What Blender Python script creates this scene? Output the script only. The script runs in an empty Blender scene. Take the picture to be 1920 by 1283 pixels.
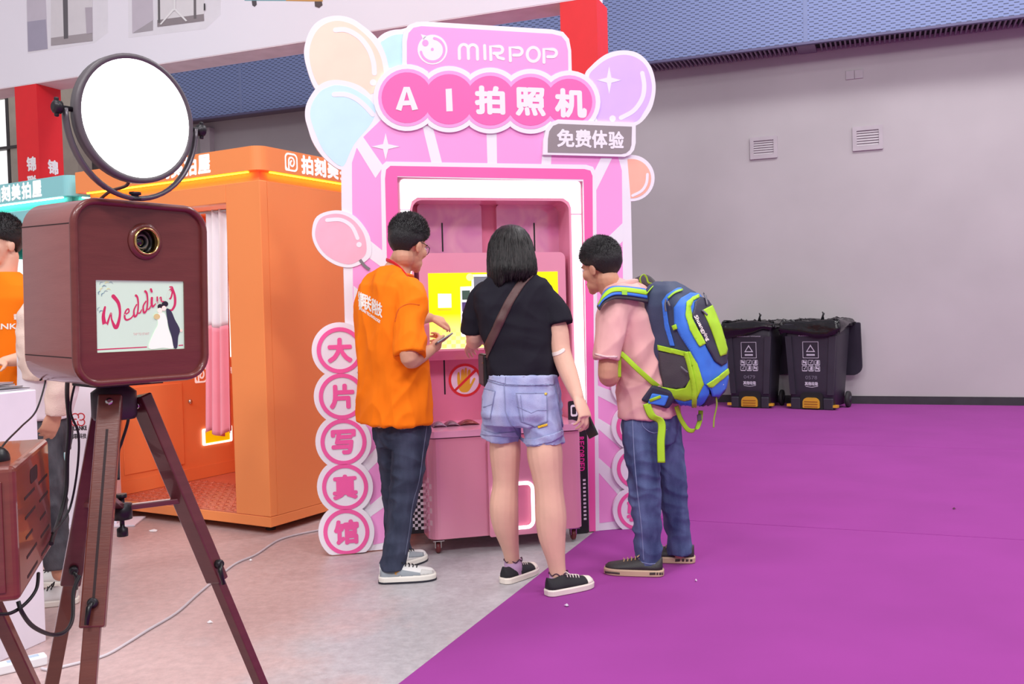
import bpy, bmesh, math, random
import numpy as np
from mathutils import Vector, Matrix, Quaternion, noise
from mathutils.bvhtree import BVHTree
from mathutils.geometry import tessellate_polygon

scene = bpy.context.scene
col = scene.collection
R = math.radians
PI = math.pi
random.seed(7)

# ------------------------------------------------------------------ camera
FPX = 1760.0                       # focal length in pixels of the 1920 x 1283 frame
CAM = Vector((0, 0, 1.25))
PITCH = math.atan(53.0 / FPX)      # looks slightly down
ROLL = 0.0255
_f = Vector((0, math.cos(PITCH), -math.sin(PITCH)))
_u0 = Vector((0, math.sin(PITCH), math.cos(PITCH)))
_r0 = Vector((1, 0, 0))
CR = _r0 * math.cos(ROLL) - _u0 * math.sin(ROLL)
CU = _u0 * math.cos(ROLL) + _r0 * math.sin(ROLL)
CF = _f
cam_data = bpy.data.cameras.new('camera')
cam_data.sensor_width = 36.0
cam_data.lens = FPX / 1920.0 * 36.0
cam_data.clip_start = 0.05
cam_data.clip_end = 200
cam = bpy.data.objects.new('camera', cam_data)
col.objects.link(cam)
cam.matrix_world = Matrix(((CR.x, CU.x, -CF.x, CAM.x), (CR.y, CU.y, -CF.y, CAM.y), (CR.z, CU.z, -CF.z, CAM.z), (0, 0, 0, 1)))
scene.camera = cam

# ------------------------------------------------------------------ light and exposure
scene.view_settings.view_transform = 'Standard'
scene.view_settings.look = 'None'
scene.view_settings.exposure = 0.0
scene.view_settings.gamma = 1.0
scene.view_settings.use_curve_mapping = False
world = bpy.data.worlds.new('hall_light')
scene.world = world
world.use_nodes = True
wbg = world.node_tree.nodes['Background']
wbg.inputs[0].default_value = (0.95, 0.93, 1.0, 1)
wbg.inputs[1].default_value = 0.44

def area_light(name, loc, size, power, rot=(0, 0, 0), color=(1, 1, 1)):
    d = bpy.data.lights.new(name, 'AREA')
    d.shape = 'RECTANGLE'
    d.size, d.size_y = size
    d.energy = power
    d.color = color
    o = bpy.data.objects.new(name, d)
    col.objects.link(o)
    o.location = loc
    o.rotation_euler = rot
    return o
# rows of hall lamps under the high roof
for i, (lx, ly) in enumerate(((-6.0, -4.5), (0.0, -5.0), (6.0, -4.5), (-2.5, 1.5), (4.0, 2.5), (3.5, 8.0), (8.5, 6.5))):
    area_light('hall_lamp', (lx, ly, 8.5), (2.6, 1.4), (440, 460, 480, 170, 190, 280, 300)[i], (R(22) if ly < 0 else 0, 0, 0), (1, 0.97, 0.98))

# ------------------------------------------------------------------ pixel rays (image taken as 1920 x 1283)
def ray(px, py):
    return (CF + CR * ((px - 960.0) / FPX) + CU * ((641.5 - py) / FPX))
def at(px, py, Y):                 # point on the ray at world distance Y ahead
    d = ray(px, py)
    return CAM + d * (Y / d.y)
def fl(px, py, z=0.0):             # point on a level plane
    d = ray(px, py)
    return CAM + d * ((z - CAM.z) / d.z)
class Plane:
    def __init__(s, o, u, v):
        s.o = Vector(o); s.u = Vector(u).normalized(); s.v = Vector(v).normalized()
        s.n = s.u.cross(s.v).normalized()          # towards the viewer
    def off(s, n):
        return Plane(s.o + s.n * n, s.u, s.v)
    def uv(s, px, py, n=0.0):
        d = ray(px, py)
        o = s.o + s.n * n
        t = (o - CAM).dot(s.n) / d.dot(s.n)
        p = CAM + d * t - s.o
        return (p.dot(s.u), p.dot(s.v))
    def pt(s, u, v, n=0.0):
        return s.o + s.u * u + s.v * v + s.n * n
    def px(s, x, y, n=0.0):
        u, v = s.uv(x, y, n)
        return s.pt(u, v, n)

# ------------------------------------------------------------------ materials
def lin(c):
    c = c / 255.0
    return c / 12.92 if c <= 0.04045 else ((c + 0.055) / 1.055) ** 2.4
def rgb(r, g, b):
    return (lin(r), lin(g), lin(b), 1.0)
MATS = {}
def mat(name, c, rough=0.5, metal=0.0, var=0.04, scale=6.0, bump=0.0, bscale=60.0, spec=0.5, emit=0.0, coat=0.0, c2=None, stretch=None, alpha=1.0, trans=0.0, sheen=0.0):
    """procedural principled material: base colour broken up by noise, optional fine relief"""
    if name in MATS: return MATS[name]
    m = bpy.data.materials.new(name); m.use_nodes = True
    nt = m.node_tree; b = nt.nodes['Principled BSDF']
    base = rgb(*c)
    tc = nt.nodes.new('ShaderNodeTexCoord')
    mp = nt.nodes.new('ShaderNodeMapping'); nt.links.new(tc.outputs['Object'], mp.inputs[0])
    if stretch: mp.inputs['Scale'].default_value = stretch
    nz = nt.nodes.new('ShaderNodeTexNoise'); nz.inputs['Scale'].default_value = scale; nz.inputs['Detail'].default_value = 4
    nt.links.new(mp.outputs[0], nz.inputs['Vector'])
    rp = nt.nodes.new('ShaderNodeValToRGB')
    d = rgb(*c2) if c2 else tuple(max(0, v * (1 - var * 2.2)) for v in base[:3]) + (1,)
    l = base if c2 else tuple(min(1, v * (1 + var)) for v in base[:3]) + (1,)
    rp.color_ramp.elements[0].position = 0.3; rp.color_ramp.elements[0].color = d
    rp.color_ramp.elements[1].position = 0.7; rp.color_ramp.elements[1].color = l
    nt.links.new(nz.outputs['Fac'], rp.inputs[0])
    nt.links.new(rp.outputs[0], b.inputs['Base Color'])
    b.inputs['Roughness'].default_value = rough
    b.inputs['Metallic'].default_value = metal
    b.inputs['Specular IOR Level'].default_value = spec
    b.inputs['Coat Weight'].default_value = coat
    b.inputs['Alpha'].default_value = alpha
    b.inputs['Transmission Weight'].default_value = trans
    b.inputs['Sheen Weight'].default_value = sheen
    if bump:
        n2 = nt.nodes.new('ShaderNodeTexNoise'); n2.inputs['Scale'].default_value = bscale; n2.inputs['Detail'].default_value = 3
        nt.links.new(mp.outputs[0], n2.inputs['Vector'])
        bp = nt.nodes.new('ShaderNodeBump'); bp.inputs['Strength'].default_value = bump; bp.inputs['Distance'].default_value = 0.01
        nt.links.new(n2.outputs['Fac'], bp.inputs['Height']); nt.links.new(bp.outputs[0], b.inputs['Normal'])
    if emit:
        nt.links.new(rp.outputs[0], b.inputs['Emission Color'])
        b.inputs['Emission Strength'].default_value = emit
    MATS[name] = m
    return m

# ------------------------------------------------------------------ objects
WLOC = {}                          # world location of every object made
def _prop(o, label=None, cat=None, group=None, kind=None):
    if label: o['label'] = label
    if cat: o['category'] = cat
    if group: o['group'] = group
    if kind: o['kind'] = kind
    return o
def thing(name, label, cat, loc, group=None, kind=None):
    o = bpy.data.objects.new(name, None)
    o.empty_display_size = 0.05
    col.objects.link(o); o.location = loc; WLOC[o] = Vector(loc)
    return _prop(o, label, cat, group, kind)
def link_mesh(name, me, m, parent=None, origin=None):
    """mesh given in world coordinates -> object with its origin at its own base"""
    if origin is None and len(me.vertices):
        arr = np.empty(len(me.vertices) * 3, dtype=np.float32); me.vertices.foreach_get('co', arr); arr = arr.reshape(-1, 3)
        lo = arr.min(0); hi = arr.max(0)
        origin = Vector((float(lo[0] + hi[0]) / 2, float(lo[1] + hi[1]) / 2, float(lo[2])))
    origin = Vector(origin or (0, 0, 0))
    me.transform(Matrix.Translation(-origin))
    o = bpy.data.objects.new(name, me)
    if m is not None and len(me.materials) == 0: me.materials.append(m)
    col.objects.link(o)
    WLOC[o] = origin
    if parent is not None:
        o.parent = parent; o.location = origin - WLOC[parent]
    else:
        o.location = origin
    return o

def ortho(axis, ref=None):
    a = Vector(axis).normalized()
    r = Vector(ref) if ref is not None else (Vector((0, 0, 1)) if abs(a.z) < 0.9 else Vector((1, 0, 0)))
    x = (r - a * r.dot(a))
    if x.length < 1e-6:
        r = Vector((1, 0.3, 0.2)); x = r - a * r.dot(a)
    x.normalize()
    return x, a.cross(x)
def catmull(pts, n=6, closed=False):
    pts = [Vector(p) for p in pts]; out = []; N = len(pts)
    segs = N if closed else N - 1
    for i in range(segs):
        if closed: p0, p1, p2, p3 = pts[i - 1], pts[i], pts[(i + 1) % N], pts[(i + 2) % N]
        else: p0, p1, p2, p3 = pts[max(i - 1, 0)], pts[i], pts[i + 1], pts[min(i + 2, N - 1)]
        for k in range(n):
            t = k / n
            out.append(0.5 * ((2 * p1) + (p2 - p0) * t + (2 * p0 - 5 * p1 + 4 * p2 - p3) * t * t + (3 * p1 - p0 - 3 * p2 + p3) * t ** 3))
    if not closed: out.append(pts[-1])
    return out

class MB:
    """collects vertices and faces in world coordinates, builds ONE mesh object"""
    def __init__(s): s.v = []; s.f = []; s.sm = []
    def add(s, vs, fs, smooth=False):
        k = len(s.v); s.v += [Vector(p) for p in vs]
        for f in fs: s.f.append(tuple(i + k for i in f)); s.sm.append(smooth)
        return s
    def frame_box(s, o, a, b, c):          # corner + three edge vectors
        o, a, b, c = map(Vector, (o, a, b, c))
        vs = [o, o + a, o + a + b, o + b, o + c, o + a + c, o + a + b + c, o + b + c]
        fs = [(0, 3, 2, 1), (4, 5, 6, 7), (0, 1, 5, 4), (1, 2, 6, 5), (2, 3, 7, 6), (3, 0, 4, 7)]
        if a.cross(b).dot(c) < 0: fs = [tuple(reversed(f)) for f in fs]
        return s.add(vs, fs)
    def box(s, c, size, rz=0.0):
        c = Vector(c); q = Matrix.Rotation(rz, 3, 'Z')
        a, b, d = q @ Vector((size[0], 0, 0)), q @ Vector((0, size[1], 0)), Vector((0, 0, size[2]))
        return s.frame_box(c - (a + b + d) / 2, a, b, d)
    def pbox(s, pl, u0, u1, v0, v1, n0, n1):  # box in plane coordinates
        return s.frame_box(pl.pt(u0, v0, n0), pl.u * (u1 - u0), pl.v * (v1 - v0), pl.n * (n1 - n0))
    def prism(s, pl, poly, n0, n1, holes=()):
        """polygon (u,v) extruded between two depths of a plane"""
        def area(p): return sum(p[i][0] * p[(i + 1) % len(p)][1] - p[(i + 1) % len(p)][0] * p[i][1] for i in range(len(p)))
        poly = list(poly)
        if area(poly) < 0: poly.reverse()
        hs = []
        for h in holes:
            h = list(h)
            if area(h) > 0: h.reverse()
            hs.append(h)
        loops = [poly] + hs
        flat = [p for l in loops for p in l]
        N = len(flat); k = len(s.v)
        s.v += [pl.pt(p[0], p[1], n1) for p in flat] + [pl.pt(p[0], p[1], n0) for p in flat]
        tris = tessellate_polygon([[Vector((p[0], p[1], 0)) for p in l] for l in loops])
        for t in tris:
            a, b, c = [flat[i] for i in t]
            if (b[0] - a[0]) * (c[1] - a[1]) - (c[0] - a[0]) * (b[1] - a[1]) < 0: t = (t[0], t[2], t[1])
            s.f.append(tuple(i + k for i in t)); s.sm.append(False)
            s.f.append(tuple(i + k + N for i in reversed(t))); s.sm.append(False)
        st = 0
        for l in loops:
            L = len(l)
            for i in range(L):
                a, b = st + i, st + (i + 1) % L
                s.f.append((k + a, k + N + a, k + N + b, k + b)); s.sm.append(False)
            st += L
        return s
    def tube(s, pts, r, seg=10, cap=True, ref=None, smooth=True, flat=None):
        """round or oval tube along points; r a number, a list, or a list of (ra, rb)"""
        pts = [Vector(p) for p in pts]; n = len(pts); k = len(s.v)
        rr = list(r) if isinstance(r, (list, tuple)) else [r] * n
        x = None
        for i in range(n):
            t = (pts[min(i + 1, n - 1)] - pts[max(i - 1, 0)])
            if t.length < 1e-9: t = Vector((0, 0, 1))
            t.normalize()
            if x is None or ref is not None: x, y = ortho(t, ref)
            else:
                x = x - t * x.dot(t)
                if x.length < 1e-6: x, y = ortho(t)
                x.normalize(); y = t.cross(x)
            ra, rb = rr[i] if isinstance(rr[i], (tuple, list)) else (rr[i], rr[i])
            for j in range(seg):
                a = 2 * PI * j / seg
                s.v.append(pts[i] + x * (ra * math.cos(a)) + y * (rb * math.sin(a)))
        for i in range(n - 1):
            for j in range(seg):
                a, b = k + i * seg + j, k + i * seg + (j + 1) % seg
                s.f.append((a, b, b + seg, a + seg)); s.sm.append(smooth)
        if cap:
            s.f.append(tuple(k + j for j in reversed(range(seg)))); s.sm.append(False)
            s.f.append(tuple(k + (n - 1) * seg + j for j in range(seg))); s.sm.append(False)
        return s
    def lathe(s, o, axis, prof, seg=24, smooth=True, ref=None, cap=True):
        """profile of (radius, height along axis)"""
        o = Vector(o); a = Vector(axis).normalized(); x, y = ortho(a, ref); k = len(s.v); n = len(prof)
        for r, h in prof:
            for j in range(seg):
                t = 2 * PI * j / seg
                s.v.append(o + a * h + (x * math.cos(t) + y * math.sin(t)) * r)
        for i in range(n - 1):
            for j in range(seg):
                p, q = k + i * seg + j, k + i * seg + (j + 1) % seg
                s.f.append((p, q, q + seg, p + seg)); s.sm.append(smooth)
        if not cap: return s
        if prof[0][0] > 1e-5: s.f.append(tuple(k + j for j in reversed(range(seg)))); s.sm.append(False)
        if prof[-1][0] > 1e-5: s.f.append(tuple(k + (n - 1) * seg + j for j in range(seg))); s.sm.append(False)
        return s
    def ball(s, c, r, seg=16, rings=10, rot=None):
        c = Vector(c); r = Vector(r) if not isinstance(r, (int, float)) else Vector((r, r, r))
        k = len(s.v)
        for i in range(rings + 1):
            th = PI * i / rings
            for j in range(seg):
                ph = 2 * PI * j / seg
                p = Vector((r.x * math.sin(th) * math.cos(ph), r.y * math.sin(th) * math.sin(ph), -r.z * math.cos(th)))
                if rot: p = rot @ p
                s.v.append(c + p)
        for i in range(rings):
            for j in range(seg):
                a, b = k + i * seg + j, k + i * seg + (j + 1) % seg
                s.f.append((a, b, b + seg, a + seg)); s.sm.append(True)
        return s
    def rings(s, loops, cap=True, smooth=True, closed=True):
        """skin over loops of equal length"""
        k = len(s.v); L = len(loops[0])
        for l in loops: s.v += [Vector(p) for p in l]
        for i in range(len(loops) - 1):
            for j in range(L if closed else L - 1):
                a, b = k + i * L + j, k + i * L + (j + 1) % L
                s.f.append((a, b, b + L, a + L)); s.sm.append(smooth)
        if cap:
            s.f.append(tuple(k + j for j in reversed(range(L)))); s.sm.append(False)
            s.f.append(tuple(k + (len(loops) - 1) * L + j for j in range(L))); s.sm.append(False)
        return s
    def mesh(s, name='mesh', merge=False):
        me = bpy.data.meshes.new(name)
        me.from_pydata(s.v, [], s.f)
        me.polygons.foreach_set('use_smooth', s.sm)
        if merge:
            bm = bmesh.new(); bm.from_mesh(me); bmesh.ops.remove_doubles(bm, verts=bm.verts, dist=1e-5)
            bmesh.ops.recalc_face_normals(bm, faces=bm.faces); bm.to_mesh(me); bm.free()
        me.update()
        return me
    def build(s, name, m, parent=None, bevel=0.0, label=None, cat=None, group=None, kind=None, fix=False, bseg=2):
        me = s.mesh(name)
        if bevel or fix:
            bm = bmesh.new(); bm.from_mesh(me)
            bmesh.ops.remove_doubles(bm, verts=bm.verts, dist=1e-5)
            bmesh.ops.recalc_face_normals(bm, faces=bm.faces)
            if bevel:
                es = [e for e in bm.edges if len(e.link_faces) == 2 and e.calc_face_angle(0) > 0.6]
                bmesh.ops.bevel(bm, geom=es, offset=bevel, segments=bseg, affect='EDGES', profile=0.5, clamp_overlap=True)
            bm.to_mesh(me); bm.free()
        o = link_mesh(name, me, m, parent)
        return _prop(o, label, cat, group, kind)

# ------------------------------------------------------------------ flat print on planes (lettering, emblems)
def circ(cx, cy, r, n=40, ry=None, a0=0.0, a1=2 * PI):
    ry = r if ry is None else ry
    return [(cx + r * math.cos(a0 + (a1 - a0) * i / n), cy + ry * math.sin(a0 + (a1 - a0) * i / n)) for i in range(n)]
def rrect(x0, y0, x1, y1, r, n=6):
    r4 = r if isinstance(r, (list, tuple)) else (r, r, r, r)   # corners: x0y0, x1y0, x1y1, x0y1
    out = []
    for (cx, cy, a), q in zip(((x0, y0, PI), (x1, y0, 1.5 * PI), (x1, y1, 0), (x0, y1, PI / 2)), r4):
        if q <= 0: out.append((cx, cy)); continue
        ox = cx + (q if cx == x0 else -q); oy = cy + (q if cy == y0 else -q)
        for i in range(n + 1):
            t = a + PI / 2 * i / n
            out.append((ox + q * math.cos(t), oy + q * math.sin(t)))
    return out
def strip(pts, w, n=5, cap=True, curve=True):
    """outline of a brush stroke along 2D points; w a width or a list of widths"""
    P = [Vector((p[0], p[1], 0)) for p in pts]
    W = list(w) if isinstance(w, (list, tuple)) else [w] * len(P)
    if curve and len(P) > 2:
        WV = catmull([Vector((x, 0, 0)) for x in W], n); P = catmull(P, n); W = [q.x for q in WV]
    L, Rr = [], []
    for i, p in enumerate(P):
        t = (P[min(i + 1, len(P) - 1)] - P[max(i - 1, 0)]); t.normalize()
        nn = Vector((-t.y, t.x, 0)) * (W[i] / 2)
        L.append(p + nn); Rr.append(p - nn)
    out = [(p.x, p.y) for p in L]
    if cap:
        t = (P[-1] - P[-2]).normalized(); a = math.atan2(t.y, t.x)
        out += [(P[-1].x + W[-1] / 2 * math.cos(a + PI / 2 - PI * k / 6), P[-1].y + W[-1] / 2 * math.sin(a + PI / 2 - PI * k / 6)) for k in range(1, 6)]
    out += [(p.x, p.y) for p in reversed(Rr)]
    if cap:
        t = (P[0] - P[1]).normalized(); a = math.atan2(t.y, t.x)
        out += [(P[0].x + W[0] / 2 * math.cos(a + PI / 2 - PI * k / 6), P[0].y + W[0] / 2 * math.sin(a + PI / 2 - PI * k / 6)) for k in range(1, 6)]
    return out
def px2uv(pl, pts, n=0.0):
    return [pl.uv(p[0], p[1], n) for p in pts]
_glyph = {}
def glyph_mesh(s, font_off=0.0):
    if (s) in _glyph: return _glyph[s]
    cu = bpy.data.curves.new('lettering', 'FONT'); cu.body = s; cu.size = 1.0; cu.resolution_u = 3
    o = bpy.data.objects.new('lettering', cu); col.objects.link(o)
    dg = bpy.context.evaluated_depsgraph_get()
    me = bpy.data.meshes.new_from_object(o.evaluated_get(dg))
    vs = [(v.co.x, v.co.y) for v in me.vertices]; fs = [tuple(p.vertices) for p in me.polygons]
    bpy.data.objects.remove(o); bpy.data.curves.remove(cu); bpy.data.meshes.remove(me)
    x0 = min(v[0] for v in vs); x1 = max(v[0] for v in vs); y0 = min(v[1] for v in vs); y1 = max(v[1] for v in vs)
    _glyph[s] = ([((x - x0) / max(1e-6, x1 - x0), (y - y0) / max(1e-6, y1 - y0)) for x, y in vs], fs)
    return _glyph[s]
def text_uv(mb, pl, s, u0, v0, u1, v1, n, bold=0.0, shear=0.0, both=False):
    """lettering fitted into a rectangle of plane coordinates; bold thickens the strokes (in metres)"""
    vs, fs = glyph_mesh(s)
    offs = [(0, 0)] if bold <= 0 else [(0, 0)] + [(bold * math.cos(k * PI / 4), bold * math.sin(k * PI / 4)) for k in range(8)]
    W, H = (u1 - u0 - 2 * bold), (v1 - v0 - 2 * bold)
    for i, (a, b) in enumerate(offs):
        mb.add([pl.pt(u0 + bold + x * W + a + shear * (y - 0.5) * H, v0 + bold + y * H + b, n + i * 4e-6) for x, y in vs], fs)
    return mb
def text_px(mb, pl, s, x0, y0, x1, y1, n, bold=0.0, shear=0.0):
    """the same, the rectangle given by its left/top/right/bottom pixels"""
    ul, _ = pl.uv(x0, (y0 + y1) / 2, n); ur, _ = pl.uv(x1, (y0 + y1) / 2, n)
    xm = (x0 + x1) / 2
    _, vt = pl.uv(xm, y0, n); _, vb = pl.uv(xm, y1, n)
    return text_uv(mb, pl, s, ul, vb, ur, vt, n, bold, shear)
# ================================================================== the hall
HU = Vector((0.9285, -0.3714, 0))            # along the hall wall, to the right
ZV = Vector((0, 0, 1))
WALL = Plane(fl(1600, 758), HU, ZV)          # wall surface, v measured from the floor
HN = WALL.n
WANG = math.atan2(HU.y, HU.x)

M_floor = bpy.data.materials.new('concrete_floor'); M_floor.use_nodes = True
def _floor_nodes():
    nt = M_floor.node_tree; b = nt.nodes['Principled BSDF']
    tc = nt.nodes.new('ShaderNodeTexCoord')
    n1 = nt.nodes.new('ShaderNodeTexNoise'); n1.inputs['Scale'].default_value = 1.3; n1.inputs['Detail'].default_value = 5; n1.inputs['Roughness'].default_value = 0.6
    n2 = nt.nodes.new('ShaderNodeTexNoise'); n2.inputs['Scale'].default_value = 22; n2.inputs['Detail'].default_value = 6; n2.inputs['Roughness'].default_value = 0.75
    r1 = nt.nodes.new('ShaderNodeValToRGB')
    r1.color_ramp.elements[0].position = 0.38; r1.color_ramp.elements[0].color = rgb(184, 181, 185)
    r1.color_ramp.elements[1].position = 0.62; r1.color_ramp.elements[1].color = rgb(198, 172, 170)
    # worn red paint lies on the left, bare grey screed near the booth
    sx = nt.nodes.new('ShaderNodeSeparateXYZ'); nt.links.new(tc.outputs['Object'], sx.inputs[0])
    mr = nt.nodes.new('ShaderNodeMapRange'); mr.inputs['From Min'].default_value = -0.35; mr.inputs['From Max'].default_value = -1.15
    nt.links.new(sx.outputs['X'], mr.inputs['Value'])
    ad = nt.nodes.new('ShaderNodeMath'); ad.operation = 'MULTIPLY_ADD'; ad.inputs[1].default_value = 0.42; ad.inputs[2].default_value = -0.2
    nt.links.new(mr.outputs[0], ad.inputs[0])
    sm = nt.nodes.new('ShaderNodeMath'); sm.operation = 'ADD'
    nt.links.new(n1.outputs['Fac'], sm.inputs[0]); nt.links.new(ad.outputs[0], sm.inputs[1]); nt.links.new(sm.outputs[0], r1.inputs[0])
    mx = nt.nodes.new('ShaderNodeMixRGB'); mx.blend_type = 'MULTIPLY'; mx.inputs[0].default_value = 0.55
    r2 = nt.nodes.new('ShaderNodeValToRGB'); r2.color_ramp.elements[0].position = 0.3; r2.color_ramp.elements[0].color = (0.55, 0.53, 0.55, 1)
    r2.color_ramp.elements[1].position = 0.65; r2.color_ramp.elements[1].color = (1.1, 1.1, 1.1, 1)
    for e in (n1, n2): nt.links.new(tc.outputs['Object'], e.inputs['Vector'])
    nt.links.new(n2.outputs['Fac'], r2.inputs[0]); nt.links.new(r1.outputs[0], mx.inputs[1]); nt.links.new(r2.outputs[0], mx.inputs[2])
    nt.links.new(mx.outputs[0], b.inputs['Base Color'])
    rr = nt.nodes.new('ShaderNodeMapRange'); rr.inputs['To Min'].default_value = 0.28; rr.inputs['To Max'].default_value = 0.5
    nt.links.new(n2.outputs['Fac'], rr.inputs['Value']); nt.links.new(rr.outputs[0], b.inputs['Roughness'])
    bp = nt.nodes.new('ShaderNodeBump'); bp.inputs['Strength'].default_value = 0.12; bp.inputs['Distance'].default_value = 0.004
    nt.links.new(n2.outputs['Fac'], bp.inputs['Height']); nt.links.new(bp.outputs[0], b.inputs['Normal'])
_floor_nodes()
fm = MB().box((0, 5.5, -0.05), (44, 30, 0.1)).mesh('floor')
_prop(link_mesh('floor', fm, M_floor, origin=(0, 0, 0)), kind='structure')

# purple carpet, laid in strips along the hall wall
M_carpet = mat('purple_carpet', (150, 57, 144), rough=0.95, var=0.03, scale=2.0, bump=0.25, bscale=900, spec=0.1, sheen=0.06)
CE = Plane(fl(750, 1283), HU, ZV)            # u = 0 is the carpet's left edge
carpet = thing('carpet', 'purple exhibition carpet in long seamed strips right of the bare concrete', 'carpet', (4.0, 4.0, 0))
eu = (WALL.o - CE.o).dot(HU)                 # wall origin in carpet u
def wall_n(p): return (p - WALL.o).dot(HN)
seams = [0.01, wall_n(fl(1610, 837)), wall_n(fl(1600, 996))]
seams += [seams[-1] + (seams[2] - seams[1]), seams[-1] + 2 * (seams[2] - seams[1])]
WE = WALL.o - HU * eu                        # wall point straight behind the carpet edge
WC = Plane(WE, HU, ZV)
for a, b in zip(seams[:-1], seams[1:]):
    back = 1.4 if b <= seams[2] + 1e-6 else 0.0      # the far strips run on behind the sign
    o = MB().frame_box(WC.pt(-back, 0, a + 0.004), HU * (14 + back), HN * (b - a - 0.008), ZV * 0.006).build('carpet_strip', M_carpet, carpet, bevel=0.0025)

M_wall = mat('grey_painted_wall', (188, 183, 185), rough=0.85, var=0.045, scale=0.7, bump=0.05, bscale=25, spec=0.2)
M_black = mat('black_baseboard', (52, 50, 56), rough=0.5, var=0.1)
wall = MB().pbox(WALL, -20, 12, 0, 7.0, -0.25, 0).build('wall_back', M_wall, kind='structure')
MB().pbox(WALL, -20, 12, 0.004, 0.105, 0.0, 0.015).build('baseboard_back', M_black, kind='structure')
# pilaster far left
u0 = WALL.uv(384, 260)[0]; u1 = WALL.uv(402, 260)[0]
MB().pbox(WALL, u0, u1, 0, 4.4, 0.0, 0.12).build('trim_1', mat('pilaster_paint', (188, 180, 184), 0.8), kind='structure')

# acoustic panels hung over the wall
_, SOF = WALL.uv(1600, 90.5)                 # soffit height
PO = 0.46
BLUE = WALL.off(PO)
M_blue = bpy.data.materials.new('slotted_blue_panel'); M_blue.use_nodes = True
def _blue_nodes():
    nt = M_blue.node_tree; b = nt.nodes['Principled BSDF']
    tc = nt.nodes.new('ShaderNodeTexCoord')
    mp = nt.nodes.new('ShaderNodeMapping'); mp.vector_type = 'POINT'; mp.inputs['Rotation'].default_value = (0, 0, -WANG)
    nt.links.new(tc.outputs['Object'], mp.inputs[0])
    sp = nt.nodes.new('ShaderNodeSeparateXYZ'); cb = nt.nodes.new('ShaderNodeCombineXYZ')
    nt.links.new(mp.outputs[0], sp.inputs[0]); nt.links.new(sp.outputs['X'], cb.inputs['X']); nt.links.new(sp.outputs['Z'], cb.inputs['Y'])
    def mth(op, x, y=None):
        n = nt.nodes.new('ShaderNodeMath'); n.operation = op
        for i, v in enumerate((x, y)):
            if v is None: continue
            if isinstance(v, (int, float)): n.inputs[i].default_value = v
            else: nt.links.new(v, n.inputs[i])
        return n.outputs[0]
    row = mth('DIVIDE', sp.outputs['Z'], 0.0285); par = mth('MULTIPLY', mth('MODULO', mth('FLOOR', row), 2.0), 0.5)
    fx = mth('FRACT', mth('ADD', mth('ADD', mth('DIVIDE', sp.outputs['X'], 0.108), par), 40.0)); fz = mth('FRACT', row)
    slot = mth('MULTIPLY', mth('LESS_THAN', fx, 0.5), mth('LESS_THAN', fz, 0.36))
    mc = nt.nodes.new('ShaderNodeMixRGB'); mc.inputs[1].default_value = rgb(126, 142, 188); mc.inputs[2].default_value = rgb(58, 66, 92)
    nt.links.new(slot, mc.inputs[0]); nt.links.new(mc.outputs[0], b.inputs['Base Color'])
    b.inputs['Roughness'].default_value = 0.55
_blue_nodes()
M_seam = mat('blue_panel_edge', (124, 138, 180), 0.5)
us = BLUE.uv(1510, 40)[0]; ul = BLUE.uv(451, 170)[0]
pw = (us - ul) / 2.0
uleft = BLUE.uv(143, 240)[0]
bk = thing('trim_2', None, None, WALL.pt(us, SOF, PO), kind='structure')
edges = [uleft, ul, ul + pw, us, us + pw]
for a, b in zip(edges[:-1], edges[1:]):
    MB().pbox(WALL, a + 0.012, b - 0.012, SOF + 0.03, SOF + 2.6, PO - 0.03, PO).build('acoustic_panel', M_blue, bk)
for a in edges[1:-1]:
    MB().pbox(WALL, a - 0.025, a + 0.025, SOF + 0.03, SOF + 2.6, PO - 0.02, PO + 0.004).build('joint_strip', M_seam, bk)
MB().pbox(WALL, uleft, edges[-1], SOF, SOF + 0.03, PO - 0.05, PO + 0.012).build('edge_rail', mat('rail_violet', (96, 92, 128), 0.5), bk)
# soffit with a slatted grille
M_soffit = mat('soffit_board', (120, 108, 122), 0.8)
M_slot = mat('grille_dark', (24, 22, 30), 0.7)
MB().pbox(WALL, uleft, edges[-1], SOF + 0.06, SOF + 0.1, 0.0, PO - 0.03).build('soffit_board', M_soffit, bk)
gu0 = WALL.uv(1232, 128)[0]; gu1 = edges[-1]
MB().pbox(WALL, gu0 - 1.2, gu1, SOF + 0.045, SOF + 0.06, 0.04, PO - 0.06).build('grille_backing', M_slot, bk)
M_slat = mat('grille_slat', (128, 116, 132), 0.6)
slat_me = None
k = 0; gu = gu0 - 1.2
while gu < gu0 + 6.4:
    if abs(gu - us) > 0.12:
        if slat_me is None:
            so = MB().pbox(WALL, gu, gu + 0.02, SOF, SOF + 0.045, 0.03, PO - 0.05).build('slat', M_slat, bk); slat_me = so.data; s_ref = (gu, so.location.copy())
        else:
            so = bpy.data.objects.new('slat', slat_me); col.objects.link(so); so.parent = bk; so.location = s_ref[1] + HU * (gu - s_ref[0])
    gu += 0.056
MB().pbox(WALL, us - 0.1, us + 0.1, SOF - 0.002, SOF + 0.044, 0.02, PO - 0.05).build('grille_bridge', M_slat, bk)

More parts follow.
